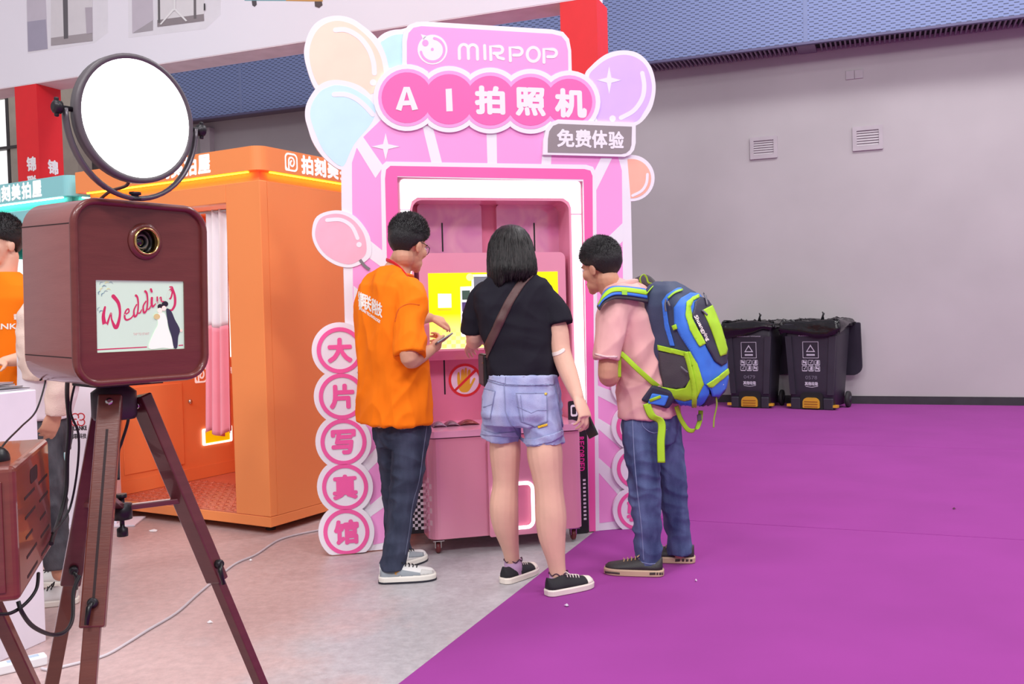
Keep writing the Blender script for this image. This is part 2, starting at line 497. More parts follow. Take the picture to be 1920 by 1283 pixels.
# air vents and blank switch plate on the wall
M_vent = mat('vent_paint', (184, 176, 182), 0.6)
def vent(px, py, w, h, label):
    u, v = WALL.uv(px, py)
    t = thing('air_vent', label, 'vent', WALL.pt(u, v - h / 2, 0.0), 'wall air vents')
    MB().prism(WALL, rrect(u - w / 2, v - h / 2, u + w / 2, v + h / 2, 0.01, 2), 0.001, 0.022, [rrect(u - w * .36, v - h * .32, u + w * .36, v + h * .32, 0)]).build('frame', M_vent, t)
    MB().pbox(WALL, u - w * .36, u + w * .36, v - h * .32, v + h * .32, 0.0005, 0.002).build('backing', M_slot, t)
    n = 6
    for i in range(n):
        vv = v - h * .32 + (i + 0.5) * h * .64 / n
        MB().frame_box(WALL.pt(u - w * .36, vv - 0.012, 0.016), HU * (w * .72), HN * -0.012 + ZV * 0.026, HN * -0.003 + ZV * -0.004).build('slat', M_vent, t)
vent(1432, 277, 0.345, 0.285, 'grey louvred air vent lower on the wall, left of the pair')
vent(1627, 259, 0.355, 0.30, 'grey louvred air vent higher on the wall, right of the pair')
u, v = WALL.uv(1602, 140)
sp_ = thing('switch_plate', 'blank grey double wall plate above the two air vents', 'wall plate', WALL.pt(u, v - .05, 0))
for s_ in (-1, 1):
    MB().pbox(WALL, u + s_ * 0.052 - 0.05, u + s_ * 0.052 + 0.05, v - 0.055, v + 0.055, 0.0005, 0.014).build('cover', M_vent, sp_, bevel=0.004)

# beige side bay with steel post and bright window, far left
SB = WALL.off(0.75)
M_beige = mat('beige_wall_paint', (196, 187, 172), 0.85)
ub = SB.uv(143, 240)[0]; ub0 = SB.uv(18, 250)[0]
MB().pbox(SB, ub0, ub, 0, 6.5, -0.3, 0).build('wall_left', M_beige, kind='structure')
uw = SB.uv(6, 250)[0]
MB().pbox(SB, uw - 3, ub0, 0, 6.5, -0.3, -0.24).build('wall_side', mat('side_bay_paint', (190, 184, 172), .85), kind='structure')
w1 = thing('window_1', None, None, SB.pt(uw - 1.2, 2.2, -0.2), kind='structure')
uwl = SB.uv(0, 250)[0]
M_steel = mat('dark_steel', (88, 84, 84), 0.5, metal=0.4)
MB().pbox(SB, uwl - 2.4, uwl + 0.03, 2.0, 5.2, -0.235, -0.225).build('pane', mat('bright_window', (250, 250, 250), 0.3, emit=0.8), w1)
MB().pbox(SB, uwl + 0.05, uwl + 0.12, 0.5, 5.6, -0.2, -0.08).build('frame_post', M_steel, w1)
v_r = SB.uv(10, 278)[1]
MB().pbox(SB, uwl - 1.2, ub0 + 0.22, v_r - 0.02, v_r + 0.025, -0.08, 0.03).build('rail', M_steel, w1)

# white header beam on red pillars, parallel to the wall
HP = Plane((0.38, 7.5, 0), HU, ZV)
HB = HP.uv(525, 84)[1]                       # underside height
M_header = mat('white_fabric_header', (246, 242, 252), 0.8, var=0.01, scale=1.0)
hd = thing('header_beam', 'long white overhead header beam printed with pictures of booths', 'header', HP.pt(-3.5, HB, -0.15))
MB().pbox(HP, -9, 0.33, HB, HB + 1.9, -0.31, 0.0).build('beam', M_header, hd)
M_under = mat('pink_underside', (252, 236, 242), 0.8)
MB().pbox(HP, -9, 0.33, HB - 0.008, HB, -0.31, -0.003).build('underside_panel', M_under, hd)
def hp_print(name, pts, c, n, parent=hd):
    s = 1 / 2.984
    return MB().prism(HP, px2uv(HP, [(x * s, y * s) for x, y in pts], n), n - 0.001, n).build(name, mat('header_print_%d_%d_%d' % c, c, 0.7, var=0.02), parent)
T = -260
for i_, L in enumerate((
    [([(135, T), (155, 300), (528, 240), (605, 180), (605, T)], (238, 234, 242)), ([(145, T), (155, 290), (268, 275), (246, T)], (205, 197, 210)), ([(152, 122), (158, 288), (266, 273), (256, 108)], (172, 166, 186)),
     ([(285, T), (285, 255), (518, 228), (515, T)], (226, 221, 226)), ([(285, 212), (285, 255), (518, 228), (517, 182)], (172, 163, 168)), ([(345, T), (357, 218), (381, 214), (374, T)], (104, 100, 106)), ([(476, 42), (484, 190), (517, 184), (514, 40)], (190, 180, 192))],
    [([(715, T), (718, 212), (1150, 162), (1236, 82), (1236, T)], (238, 234, 242)), ([(735, T), (740, 186), (858, 112), (846, T)], (205, 196, 208)), ([(742, 186), (856, 170), (856, 112)], (176, 168, 176)), ([(880, T), (880, 150), (1142, 116), (1140, T)], (232, 228, 232)),
     ([(880, 112), (880, 150), (1142, 116), (1140, 78)], (150, 140, 145)), ([(880, T), (884, 128), (896, 126), (892, T)], (110, 106, 110)), ([(1082, T), (1084, 104), (1097, 102), (1094, T)], (118, 112, 116)), ([(965, 50), (893, 136), (902, 137), (980, 50)], (242, 240, 242)), ([(970, 50), (1038, 119), (1048, 116), (984, 48)], (242, 240, 242)), ([(970, T), (972, 60), (982, 58), (980, T)], (240, 238, 240)), ([(1140, 20), (1140, 58), (1148, 56), (1147, 18)], (60, 58, 62))],
    [([(1366, T), (1368, 4), (1600, 5), (1600, T)], (128, 176, 184)), ([(1600, T), (1600, 5), (1805, 9), (1805, T)], (214, 160, 96)), ([(1408, 4), (1412, 30), (1424, 38), (1436, 26), (1434, 4)], (92, 86, 92)), ([(1760, 8), (1762, 36), (1785, 44), (1804, 28), (1800, 8)], (96, 84, 84))])):
    for j_, (pts, c) in enumerate(L):
        hp_print('printed_picture', pts, c, 0.001 + 0.0012 * j_)
M_red = mat('red_pillar_wrap', (240, 40, 48), 0.55, var=0.02)
M_white_print = mat('white_print', (250, 248, 252), 0.6, var=0.01)
def pillar(px, py, label):
    u = HP.uv(px, py)[0]
    t = thing('pillar', label, 'pillar', HP.pt(u + .15, 0, -.155), 'red header pillars')
    MB().pbox(HP, u, u + 0.3, 0, HB - 0.009, -0.305, -0.004).build('shaft', M_red, t)
    SP = Plane(HP.pt(u + 0.3, 0, -0.004), -HN, ZV)
    v0 = 2.82
    for i, ch in enumerate('锦联科技'):
        mb = MB(); text_uv(mb, HP, ch, u + 0.125, v0 - i * .19, u + 0.255, v0 + .15 - i * .19, -0.0025, 0.006); mb.build('lettering', M_white_print, t)
        mb = MB(); text_uv(mb, SP, ch, 0.10, v0 - .02 - i * .19, 0.23, v0 + .13 - i * .19, 0.0015, 0.006); mb.build('lettering', M_white_print, t)
pillar(28, 200, 'red square pillar under the header beam above the teal booth')
pillar(1050, 30, 'red square pillar under the header beam behind the pink sign')
# ================================================================== pink photo-booth sign
_a, _b = fl(640, 1040), fl(1150, 995)
SU = (_b - _a); SU.z = 0; SU.normalize()
SIGN = Plane(_a + ZV * .0065, SU, ZV)
def sg_poly(pts, n=0.0): return [(u, max(v, 0.0)) for u, v in px2uv(SIGN, pts, n)]
def s4(pts): return [(560 + x / 4.138, 20 + y / 4.138) for x, y in pts]
def s5(pts): return [(860 + x / 4.139, 20 + y / 4.139) for x, y in pts]
def s6(pts): return [(560 + x / 2.915, 380 + y / 2.915) for x, y in pts]
def cr(pts, n=5): return [(p.x, p.y) for p in catmull([Vector((x, y, 0)) for x, y in pts], n, True)]
M_sw = mat('sign_white_board', (242, 238, 247), 0.45, var=0.01)
M_sp = mat('sign_light_pink', (250, 164, 226), 0.4, var=0.02, scale=1.5)
M_sh = mat('sign_hot_pink', (252, 106, 182), 0.4, var=0.02, scale=2)
M_sring = mat('sign_ring_pink', (248, 98, 170), 0.4, var=0.02)
M_or = mat('sign_balloon_peach', (255, 222, 200), 0.4, var=0.02)
M_bl = mat('sign_balloon_blue', (205, 240, 255), 0.4, var=0.02)
M_te = mat('sign_balloon_mint', (198, 240, 240), 0.4)
M_pu = mat('sign_balloon_lilac', (222, 188, 255), 0.4, var=0.02)
M_co = mat('sign_balloon_coral', (255, 188, 166), 0.4)
M_pk = mat('sign_balloon_pink', (255, 186, 208), 0.4)
sign = thing('booth_sign', 'big pink cut-out sign arching round the photo machine, trimmed with balloons', 'sign', SIGN.pt(0.8, 0, 0))
TH = 0.018
def plate(name, pts, m, n, th=TH, parent=None, holes=()):
    return MB().prism(SIGN, sg_poly(pts, n), n - th, n, [sg_poly(h, n) for h in holes]).build(name, m, parent or sign)
def pr(name, pts, m, n, parent, holes=()):
    return plate(name, pts, m, n, 0.0012, parent, holes)

# arch body: outer outline with the doorway cut out
arch_out = [(640, 312), (642, 290), (650, 266), (662, 245), (676, 228), (700, 205), (800, 190), (1000, 190), (1120, 215), (1160, 250), (1176, 296), (1183, 380), (1186, 520), (1189, 800), (1191, 990), (1117, 1001), (1105.5, 1002), (1103, 860), (1094, 336), (745, 330), (757, 860), (762, 1028), (709, 1035), (700, 1036), (660, 1037), (652, 800), (646, 572), (640.5, 383)]
arch = plate('arch_panel', arch_out, M_sw, 0.0)
pr('pink_field', [(660, 330), (660, 305), (669, 277), (681, 257), (715, 224), (760, 215), (1060, 215), (1140, 262), (1160, 298), (1166, 320), (1167, 419), (1169, 640), (1173, 975), (1117, 982), (1103, 700), (1100, 330), (740, 322), (745, 700), (752, 1010), (700, 1022), (690, 900), (662, 560)], M_sp, 0.0012, arch)
for q in ([(669, 277), (681, 257), (719, 312), (704, 334)], [(792, 236), (811, 236), (829, 306), (809, 306)], [(912, 240), (931, 240), (932, 308), (914, 308)], [(1020, 245), (1036, 245), (1033, 312), (1015, 312)],
          [(1127, 296), (1148, 296), (1118, 357), (1114, 322)], [(1168, 418), (1168, 452), (1116, 504), (1116, 468)], [(660, 424), (660, 460), (722, 506), (722, 474)], [(663, 536), (663, 566), (725, 625), (725, 590)],
          [(1117, 592), (1168, 545), (1168, 580), (1117, 628)], [(1118, 722), (1170, 742), (1170, 768), (1118, 741)], [(1120, 783), (1172, 815), (1172, 848), (1120, 803)], [(1122, 858), (1174, 905), (1174, 945), (1122, 886)],
          [(676, 872), (722, 822), (722, 852), (682, 892)], [(684, 956), (722, 924), (722, 950), (688, 974)], [(672, 780), (722, 728), (722, 762), (672, 806)], [(668, 690), (722, 640), (722, 670), (668, 716)]):
    pr('ray', q, M_sw, 0.0022, arch)
# frames round the doorway
def door_ring(name, o, i, m, n):   # o, i: left-top, right-top, right-bottom, left-bottom lines
    pr(name, o + i, m, n, arch)
door_ring('white_frame', [(727, 1033), (714, 330), (716, 310), (724, 303), (1099, 309), (1112, 313), (1118, 326), (1119, 500), (1124, 1000)], [(1104, 1002), (1094, 340), (745, 332), (761, 1028)], M_sw, 0.0032)
door_ring('hot_pink_frame', [(738, 1032), (722, 335), (724, 318), (732, 311), (1096, 317), (1107, 320), (1111, 330), (1112, 500), (1117, 1001)], [(1105, 1001.5), (1094, 336.5), (745, 330.5), (762, 1028)], M_sh, 0.0042)
def sparkle(cx, cy, rx, ry, parent, n):
    pts = []
    for k in range(4):
        a = k * PI / 2
        pts.append((cx + rx * math.cos(a), cy + ry * math.sin(a)))
        for t in (0.35, 0.5, 0.65):
            b = a + PI / 2 * t; rr = 0.26 + 0.35 * (2 * abs(t - 0.5)) ** 1.5
            pts.append((cx + rx * rr * math.cos(b), cy + ry * rr * math.sin(b)))
    pr('sparkle', pts, M_sw, n, parent)
sparkle(*s4([(675, 1055)])[0], 26.5, 25.5, arch, 0.0034)

def balloon(label, outer, fill, m, n, hl=None, dot=None, hw=9.0, star=None):
    b = plate('balloon', outer, M_sw, n)
    b['label'] = label
    pr('balloon_print', fill, m, n + 0.0012, b)
    if hl: pr('highlight_mark', strip(hl, hw), M_sw, n + 0.0024, b)
    if dot: pr('dot', circ(dot[0], dot[1], dot[2], 20), M_sw, n + 0.0024, b)
    if star: sparkle(*star, b, n + 0.0026)
    return b
balloon('mint balloon behind the name plate', cr(s4([(600, 250), (640, 190), (710, 155), (790, 145), (900, 150), (900, 440), (700, 470), (600, 400)])), cr(s4([(636, 260), (660, 230), (720, 195), (800, 182), (900, 190), (900, 430), (700, 440), (660, 400)])), M_te, -0.006)
balloon('peach balloon', cr(s4([(42, 340), (60, 220), (110, 120), (190, 60), (300, 38), (410, 60), (510, 125), (610, 215), (670, 330), (700, 450), (720, 600), (640, 700), (400, 700), (200, 660), (128, 605), (80, 500)])),
        cr(s4([(82, 340), (100, 235), (145, 150), (210, 100), (300, 78), (400, 100), (490, 160), (570, 240), (630, 340), (658, 450), (660, 560), (580, 640), (400, 680), (210, 620), (155, 580), (105, 470)])), M_or, -0.003,
        s4([(285, 150), (370, 150), (470, 205), (545, 300), (580, 400), (588, 485)]), s4([(578, 558)])[0] + (6,))
balloon('light blue balloon', cr(s4([(50, 820), (62, 720), (128, 610), (200, 555), (290, 538), (400, 555), (500, 600), (590, 690), (660, 780), (640, 900), (500, 1100), (400, 1230), (330, 1235), (270, 1205), (180, 1125), (110, 1020), (75, 920)])),
        cr(s4([(90, 820), (105, 720), (165, 630), (240, 590), (300, 578), (400, 597), (490, 645), (560, 700), (596, 775), (560, 880), (430, 1040), (360, 1190), (325, 1205), (270, 1170), (190, 1080), (130, 950)])), M_bl, -0.001,
        s4([(275, 650), (360, 650), (440, 680), (510, 735), (575, 805)]))
balloon('lilac balloon', cr(s5([(980, 520), (1040, 420), (1150, 335), (1280, 308), (1400, 335), (1490, 430), (1527, 560), (1520, 680), (1480, 790), (1380, 890), (1200, 910), (1000, 800)])),
        cr(s5([(1010, 520), (1070, 435), (1165, 370), (1280, 342), (1385, 368), (1460, 440), (1497, 560), (1490, 670), (1440, 780), (1355, 868), (1100, 880), (1060, 700)])), M_pu, 0.004,
        s5([(1425, 485), (1440, 580), (1425, 680), (1360, 775), (1260, 832)]), s5([(1195, 838)])[0] + (6,), 8.2, s5([(1168, 540)])[0] + (22.5, 26))
balloon('coral balloon', circ(1184, 334, 43.5), circ(1184, 335, 37), M_co, -0.002, [(1214, 327), (1212, 344), (1203, 358), (1186, 367)], None, 5)
pb = balloon('pink balloon', cr(s6([(73, 160), (100, 75), (200, 42), (295, 66), (365, 140), (395, 215), (388, 300), (300, 352), (215, 345), (140, 300), (90, 235)])), cr(s6([(90, 160), (120, 85), (205, 60), (285, 85), (345, 150), (370, 225), (360, 290), (290, 335), (220, 325), (150, 285), (105, 225)])), M_pk, 0.006,
        s6([(155, 96), (230, 94), (290, 130), (322, 195)]), s6([(330, 230)])[0] + (5,), 7)
pr('string', strip(s6([(335, 312), (360, 345), (388, 366)]), 5.5, cap=False), mat('balloon_string_grey', (128, 122, 128), .5), 0.0085, pb)

# name plate
npl = plate('name_plate', [(754.5, 170), (754.5, 75), (757, 58), (766, 47), (782, 41), (800, 40.5), (1035, 55), (1056, 60), (1067, 73), (1071, 95), (1073, 170)], M_sw, 0.009)
pr('pink_field', [(763, 170), (763, 78), (766, 62), (775, 52), (790, 49), (1035, 63.5), (1053, 68), (1061, 78), (1065, 95), (1066, 170)], M_sp, 0.0104, npl)
em = plate('emblem', circ(811, 93, 28, 40), M_sw, 0.0114, 0.001, npl)
pr('horn', [(789, 64), (800, 67), (794, 76)], M_sw, 0.0114, em)
pr('smile_arc', strip([(811 + 22 * math.cos(R(a)), 93.5 + 22 * math.sin(R(a))) for a in range(-82, 172, 12)], 4.6, curve=False), M_sp, 0.0126, em)
pr('dot', circ(797.5, 80.5, 6, 20), M_sp, 0.0126, em); pr('dot', circ(810.6, 92.3, 2.8, 14), M_sp, 0.0126, em)
def arcpts(cx, cy, rx, ry, a0, a1, n=10): return [(cx + rx * math.cos(R(a0 + (a1 - a0) * k / n)), cy + ry * math.sin(R(a0 + (a1 - a0) * k / n))) for k in range(n + 1)]
li = 0
for q in ([(861.5, 110), (861, 93)] + arcpts(869.5, 92, 8.3, 8.5, 180, 360) + [(878.5, 110)], [(878, 93)] + arcpts(886.5, 92.5, 8.5, 8.5, 180, 360) + [(895.5, 111)], [(908.5, 85.5), (909.5, 110.5)],
          [(920.5, 112), (919.5, 87), (934, 87)] + arcpts(936, 93.5, 6.5, 6.5, -90, 90) + [(926, 100)], [(930, 101), (934.5, 108), (944, 110.5)],
          [(957, 114), (956, 89), (971, 89.5)] + arcpts(971.5, 96.5, 7.5, 7, -90, 90) + [(963, 103.5)], [(1020, 117), (1019.5, 92), (1035, 92.5)] + arcpts(1036, 99.5, 7.5, 7, -90, 90) + [(1027, 106.5)]):
    pr('lettering', strip(q, 5.8, curve=False), M_sw, 0.0116 + li * 0.00012, npl); li += 1
pr('lettering', circ(1000, 102, 14.2, 36, 16), M_sw, 0.0116, npl, [circ(1000, 102, 8.6, 36, 10.2)])

# five-bubble title
TC = [(763, 183, 54), (842, 186, 53.5), (919, 188.5, 53), (995, 190, 52), (1067, 191, 50)]
def bubble_outline(d, k=1.0):
    """union outline of the five bubbles, grown by d pixels"""
    C = [(x, y, r + d) for x, y, r in TC]
    top, bot = [], []
    for i, (x, y, r) in enumerate(C):
        lo, hi = x - r, x + r
        if i: 
            px_, py_, pr_ = C[i - 1]; dd = x - px_; lo = px_ + (dd * dd + pr_ * pr_ - r * r) / (2 * dd)
        if i < 4:
            nx, ny, nr = C[i + 1]; dd = nx - x; hi = x + (dd * dd + r * r - nr * nr) / (2 * dd)
        a0 = math.acos(max(-1, min(1, (lo - x) / r))); a1 = math.acos(max(-1, min(1, (hi - x) / r)))
        for t in range(13):
            a = a0 + (a1 - a0) * t / 12
            top.append((x + r * math.cos(a), y - r * math.sin(a))); bot.append((x + r * math.cos(a), y + r * math.sin(a)))
    return top + bot[::-1]
ttl = plate('title_plate', bubble_outline(8.8), M_sw, 0.013)
pr('pink_field', bubble_outline(0), M_sp, 0.0144, ttl)
pr('hot_pink_field', bubble_outline(-6.5), M_sh, 0.0156, ttl)
for ch, q, b in (('A', (742, 162, 784, 207), .0), ('I', (835, 166, 849, 209), .0), ('拍', (890, 161, 947, 215), .008), ('照', (966, 164, 1023, 218), .007), ('机', (1040, 166, 1100, 221), .008)):
    if ch == 'A':
        for q2 in ([(742, 205), (757, 163), (768, 163), (784, 205), (773, 207), (762.5, 172), (752.5, 208)], [(752, 189), (776, 188), (778, 197), (750, 198)]):
            pr('lettering', q2, M_sw, 0.0168 + 0.0002 * len(q2), ttl)
    elif ch == 'I': pr('lettering', [(835.5, 167), (847, 166), (849, 208.5), (837, 209)], M_sw, 0.0168, ttl)
    else:
        mb = MB(); text_px(mb, SIGN, ch, *q, 0.0168, b); mb.build('lettering', M_sw, ttl)

# free trial plate, grey mirror film
M_mir = mat('grey_mirror_film', (172, 160, 164), 0.2, metal=0.35, var=0.03)
fp = plate('trial_plate', [(1018, 290), (1019, 262), (1024, 241), (1034, 229), (1046, 224), (1192, 230), (1192, 268), (1189, 281), (1182, 290), (1172, 294)], M_sw, 0.019)
pr('mirror_film', [(1027, 286), (1027.5, 260), (1030, 246), (1037, 236), (1047, 232), (1185, 237.5), (1184, 272), (1181, 281), (1174, 287), (1165, 289)], M_mir, 0.0204, fp)
for ch, q in (('免', (1044, 242, 1077, 276)), ('费', (1078, 243, 1109, 277)), ('体', (1109.5, 244, 1139, 278)), ('验', (1140.5, 246, 1170, 279))):
    mb = MB(); text_px(mb, SIGN, ch, *q, 0.0218, 0.0035); mb.build('lettering', M_sw, fp)

# columns of ringed characters on both wings
def discs(cs, rw, ro, ri, chars, n0, lab):
    for i, (x, y) in enumerate(cs):
        bot = 1040 if x < 900 else 1000
        pts = [(a, min(b, bot - (a - x) * 0.06)) for a, b in circ(x, y, rw, 48)]
        d = plate('disc', pts, M_sw, n0 + 0.0004 * i)
        d['label'] = lab[i]
        MB().prism(SIGN, sg_poly([(a, min(b, bot - 1)) for a, b in circ(x, y, ro, 48)], n0 + .004), n0 + 0.0025, n0 + 0.004, [sg_poly([(a, min(b, bot - 2)) for a, b in circ(x, y, ri, 48)], n0 + .004)]).build('ring', M_sring, d)
        if chars[i]:
            h = ri * 0.66
            mb = MB(); text_px(mb, SIGN, chars[i], x - h, y - h, x + h, y + h, n0 + 0.004, 0.0062); mb.build('lettering', M_sring, d)
discs([(637, 657), (641, 743.5), (644, 829), (647, 913.5), (649.5, 998)], 52.5, 43.2, 35.6, '大片写真馆', 0.022, ['ringed 大', 'ringed 片', 'ringed 写', 'ringed 真', 'ringed 馆'])
discs([(1191, 645), (1192, 723), (1193, 801), (1194, 879), (1195, 957)], 45.5, 37, 30.5, ['', '', '', '', '验'], 0.022, ['top pink ring of the right wing', 'second pink ring of the right wing', 'third pink ring of the right wing', 'fourth pink ring of the right wing', 'ringed 验'])
# props behind the board
for u_, s_ in ((0.10, 1), (1.42, -1)):
    MB().pbox(SIGN, u_, u_ + 0.03, 0.0, 1.2, -0.05, -0.0185).pbox(SIGN, u_, u_ + 0.03, 0.0, 0.03, -0.4, -0.05).build('rear_prop', mat('prop_wood', (206, 190, 170), .7), sign)
# ================================================================== curtain photo booths
BUx = Vector((0.8674, -0.4977, 0))
def booth(corner, W, D, c_main, c_dark, glow, label, curtain, name_tag, floor_c):
    F = Plane(corner, BUx, ZV)                                   # front, u runs negative to the left
    S = Plane(corner, -F.n, ZV)                                  # right flank, u runs back
    M = mat(name_tag + '_booth_paint', c_main, 0.42, var=0.02, scale=1.2)
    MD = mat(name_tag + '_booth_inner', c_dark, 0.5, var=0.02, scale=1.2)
    ML = mat(name_tag + '_booth_led', glow, 0.5, emit=14.0)
    MW = mat('booth_letter_white', (255, 252, 250), 0.5, emit=0.35)
    t = thing('photo_booth', label, 'booth', F.pt(-W / 2, 0, -D / 2), 'curtain photo booths')
    H0 = 0.045; H1 = 0.105; H = 2.055; HN_ = 2.115; HB_ = 2.252
    for a in (-0.12, -W + 0.12):
        for d in (-0.12, -D + 0.12):
            MB().lathe(F.pt(a, 0, d), ZV, [(0.03, 0), (0.03, 0.01), (0.012, 0.012), (0.012, H0)], 12).build('levelling_foot', M_black, t)
    MB().pbox(F, -W, 0, H0, H1, -D, 0).build('plinth', M, t, bevel=0.004)
    col_r = 0.275; 
    MB().pbox(F, -col_r, 0, H1 + 0.002, H, -0.06, 0).build('front_column', M, t, bevel=0.004)
    ol = -W + 0.19
    MB().pbox(F, -W, ol, H1 + 0.002, H, -0.06, 0).build('front_column', M, t, bevel=0.004)
    LB = 1.945
    MB().pbox(F, ol, -col_r, LB, H, -0.06, 0).build('lintel', M, t, bevel=0.004)
    MB().pbox(F, -0.05, 0, H1 + 0.002, H, -D, -0.06).build('side_panel', M, t)
    lw = MB().pbox(F, ol - 0.05, ol, H1 + 0.002, H, -D, -0.06).build('side_panel', MD, t)
    MB().pbox(F, ol, -0.05, H1 + 0.002, H, -D, -D + 0.05).build('back_panel', MD, t)
    MB().pbox(F, ol, -0.05, H - 0.04, H, -D + 0.05, -0.06).build('ceiling_panel', MD, t)
    # neck with light strip under the head band
    MB().pbox(F, -W + 0.05, -0.05, H, HN_, -D + 0.05, -0.05).build('neck', MD, t)
    def band_loop(o, r=0.07):
        # plan outline of the band (front-right corner rounded)
        pts = [(-W - o, o), (-W - o, -D - o), (o, -D - o)]
        for k in range(9):
            a = k * PI / 16
            pts.append((o - r + r * math.cos(a), o - r + r * math.sin(a)))
        return pts
    bl = band_loop(0.012)
    mb = MB(); mb.rings([[F.pt(a, HN_, b) for a, b in bl], [F.pt(a, HB_, b) for a, b in bl]], smooth=False)
    bd = mb.build('head_band', M, t, fix=True)
    for a0, a1 in ((-W + 0.06, -0.11),):
        MB().pbox(F, a0, a1, HN_ - 0.006, HN_ - 0.001, -0.03, -0.016).build('light_strip', ML, t)
    MB().pbox(S, 0.11, D - 0.06, HN_ - 0.006, HN_ - 0.001, -0.03, -0.016).build('light_strip', ML, t)
    # logo and lettering on the band
    def logo(pl, u, v, s, n, par, m):
        par_ = MB().prism(pl, rrect(u, v, u + s, v + s, (.1 * s, .28 * s, .28 * s, .28 * s)), n - 0.001, n, [rrect(u + .1 * s, v + .1 * s, u + .9 * s, v + .9 * s, .2 * s)]).build('emblem', m, par)
        MB().prism(pl, [(p[0], p[1]) for p in strip([(u + .3 * s, v + .12 * s), (u + .3 * s, v + .55 * s), (u + .38 * s, v + .72 * s), (u + .55 * s, v + .76 * s), (u + .7 * s, v + .66 * s), (u + .72 * s, v + .45 * s), (u + .6 * s, v + .3 * s), (u + .45 * s, v + .34 * s), (u + .44 * s, v + .5 * s), (u + .52 * s, v + .58 * s)], .1 * s)], n - 0.001, n).build('emblem_stroke', m, par_)
    hv = HN_ + 0.016; hs = 0.108
    n_ = 0.0135
    def line(pl, u, n):
        logo(pl, u, hv, hs, n, bd, MW)
        u += hs + 0.03
        for ch in '拍刻美拍屋':
            mb = MB(); text_uv(mb, pl, ch, u, hv - 0.004, u + 0.108, hv + 0.112, n, 0.0055); mb.build('lettering', MW, bd); u += 0.118
    line(F, (-0.365 if curtain else -0.27) - 5 * 0.118 - hs - 0.03, n_)
    line(S, 0.20, n_)
    # inside: chequer plate floor
    plate_m = mat(name_tag + '_chequer_plate', floor_c, 0.3, metal=0.3, var=0.05)
    cp = MB().pbox(F, ol, -0.05, H1, H1 + 0.004, -D + 0.05, -0.004).build('chequer_plate', plate_m, t)
    stud = None; i = 0
    b0 = -0.035
    while b0 > -0.75:
        a0 = -0.30 + (0.035 if i % 2 else 0.0)
        while a0 > ol + 0.04:
            ang = PI / 4 if (i % 2) else -PI / 4
            c_ = F.pt(a0, H1 + 0.004, b0)
            if stud is None or True:
                dv = (F.u * math.cos(ang) + F.n * math.sin(ang))
                key = 'a' if i % 2 else 'b'
                if key not in STUDS.setdefault(name_tag, {}):
                    so = MB().rings([[c_ + dv * (s * 0.03 * math.cos(q)) + dv.cross(ZV) * (s * 0.009 * math.sin(q)) + ZV * h for q in [2 * PI * k / 8 for k in range(8)]] for s, h in ((1, 0), (.75, .004))]).build('stud', plate_m, cp)
                    STUDS[name_tag][key] = so.data
                else:
                    so = bpy.data.objects.new('stud', STUDS[name_tag][key]); col.objects.link(so); so.parent = cp; so.location = c_ - WLOC[cp]
            a0 -= 0.07
        b0 -= 0.04; i += 1
    # left inner wall: door with lock, emblem, lit slot, light box
    I = Plane(F.pt(ol, 0, 0), -F.n, ZV)
    def rect(name, u0, u1, v0, v1, n0, n1, m, par=None, bev=0.0): return MB().pbox(I, u0, u1, v0, v1, n0, n1).build(name, m, par or t, bevel=bev)
    rect('wall_base', 0.07, D - 0.06, H1 + 0.006, 0.20, 0.001, 0.006, MD)
    if curtain:
        dr = rect('service_door', 0.12, 0.62, 0.24, 0.82, 0.001, 0.008, MD, bev=0.002)
        u, v = I.uv(355, 753); 
        MB().lathe(I.pt(u, v, 0.008), I.n, [(0.016, 0), (0.016, .006), (0.008, .008), (0.008, .012)], 14).build('lock', mat('chrome', (210, 208, 206), .2, metal=1.0), dr)
        q = [I.uv(378, 806), I.uv(423, 797), I.uv(424, 829), I.uv(379, 836)]
        u0, u1 = q[0][0], q[1][0] + 0.05; v0 = (q[2][1] + q[3][1]) / 2; v1 = (q[0][1] + q[1][1]) / 2
        fr_ = MB().prism(I, rrect(u0, v0, u1, v1, 0.012), 0.004, 0.014, [rrect(u0 + .02, v0 + .014, u1 - .02, v1 - .014, .006)]).build('slot_frame', mat('slot_light', (255, 250, 240), .5, emit=1.6), dr)
        MB().pbox(I, u0 + .02, u1 - .02, v0 + .014, v1 - .014, 0.0085, 0.010).build('slot_flap', mat('slot_yellow', (255, 220, 0), .4, emit=0.35), dr)
        ua, va = I.uv(365, 719); ub_, vb_ = I.uv(387, 687)
        logo(I, ua, va, max(ub_ - ua, vb_ - va), 0.004, t, MW)
        u2, v2 = I.uv(394, 712); u3, v3 = I.uv(425, 690)
        mb = MB(); text_uv(mb, I, '拍刻美拍屋', u2, v2 + 0.03, u2 + .3, v2 + 0.09, 0.003, .002); mb.build('lettering', MW, t)
    rect('light_box', 0.10, D - 0.2, 0.98 if curtain else 1.2, 1.78, 0.001, 0.02, mat('lit_white_panel', (255, 250, 250), .5, emit=1.6), bev=0.004)
    if curtain:
        MB().tube([F.pt(ol, LB - 0.03, -0.075), F.pt(-col_r + 0.22, LB - 0.03, -0.075)], 0.008, 8).build('curtain_rail', mat('rail_steel', (190, 188, 190), .3, metal=1.0), t)
        cw = thing('curtain', 'white and pink fabric curtain drawn aside in the orange booth doorway', 'curtain', F.pt(-0.3, 0.6, -0.075))
        ut0, ut1 = F.uv(388, 370, -.085)[0], F.uv(428, 370, -.085)[0]; ub0, ub1 = F.uv(392, 800, -.085)[0], F.uv(438, 800, -.085)[0]
        vb = F.uv(415, 818)[1]; vt = LB - 0.02
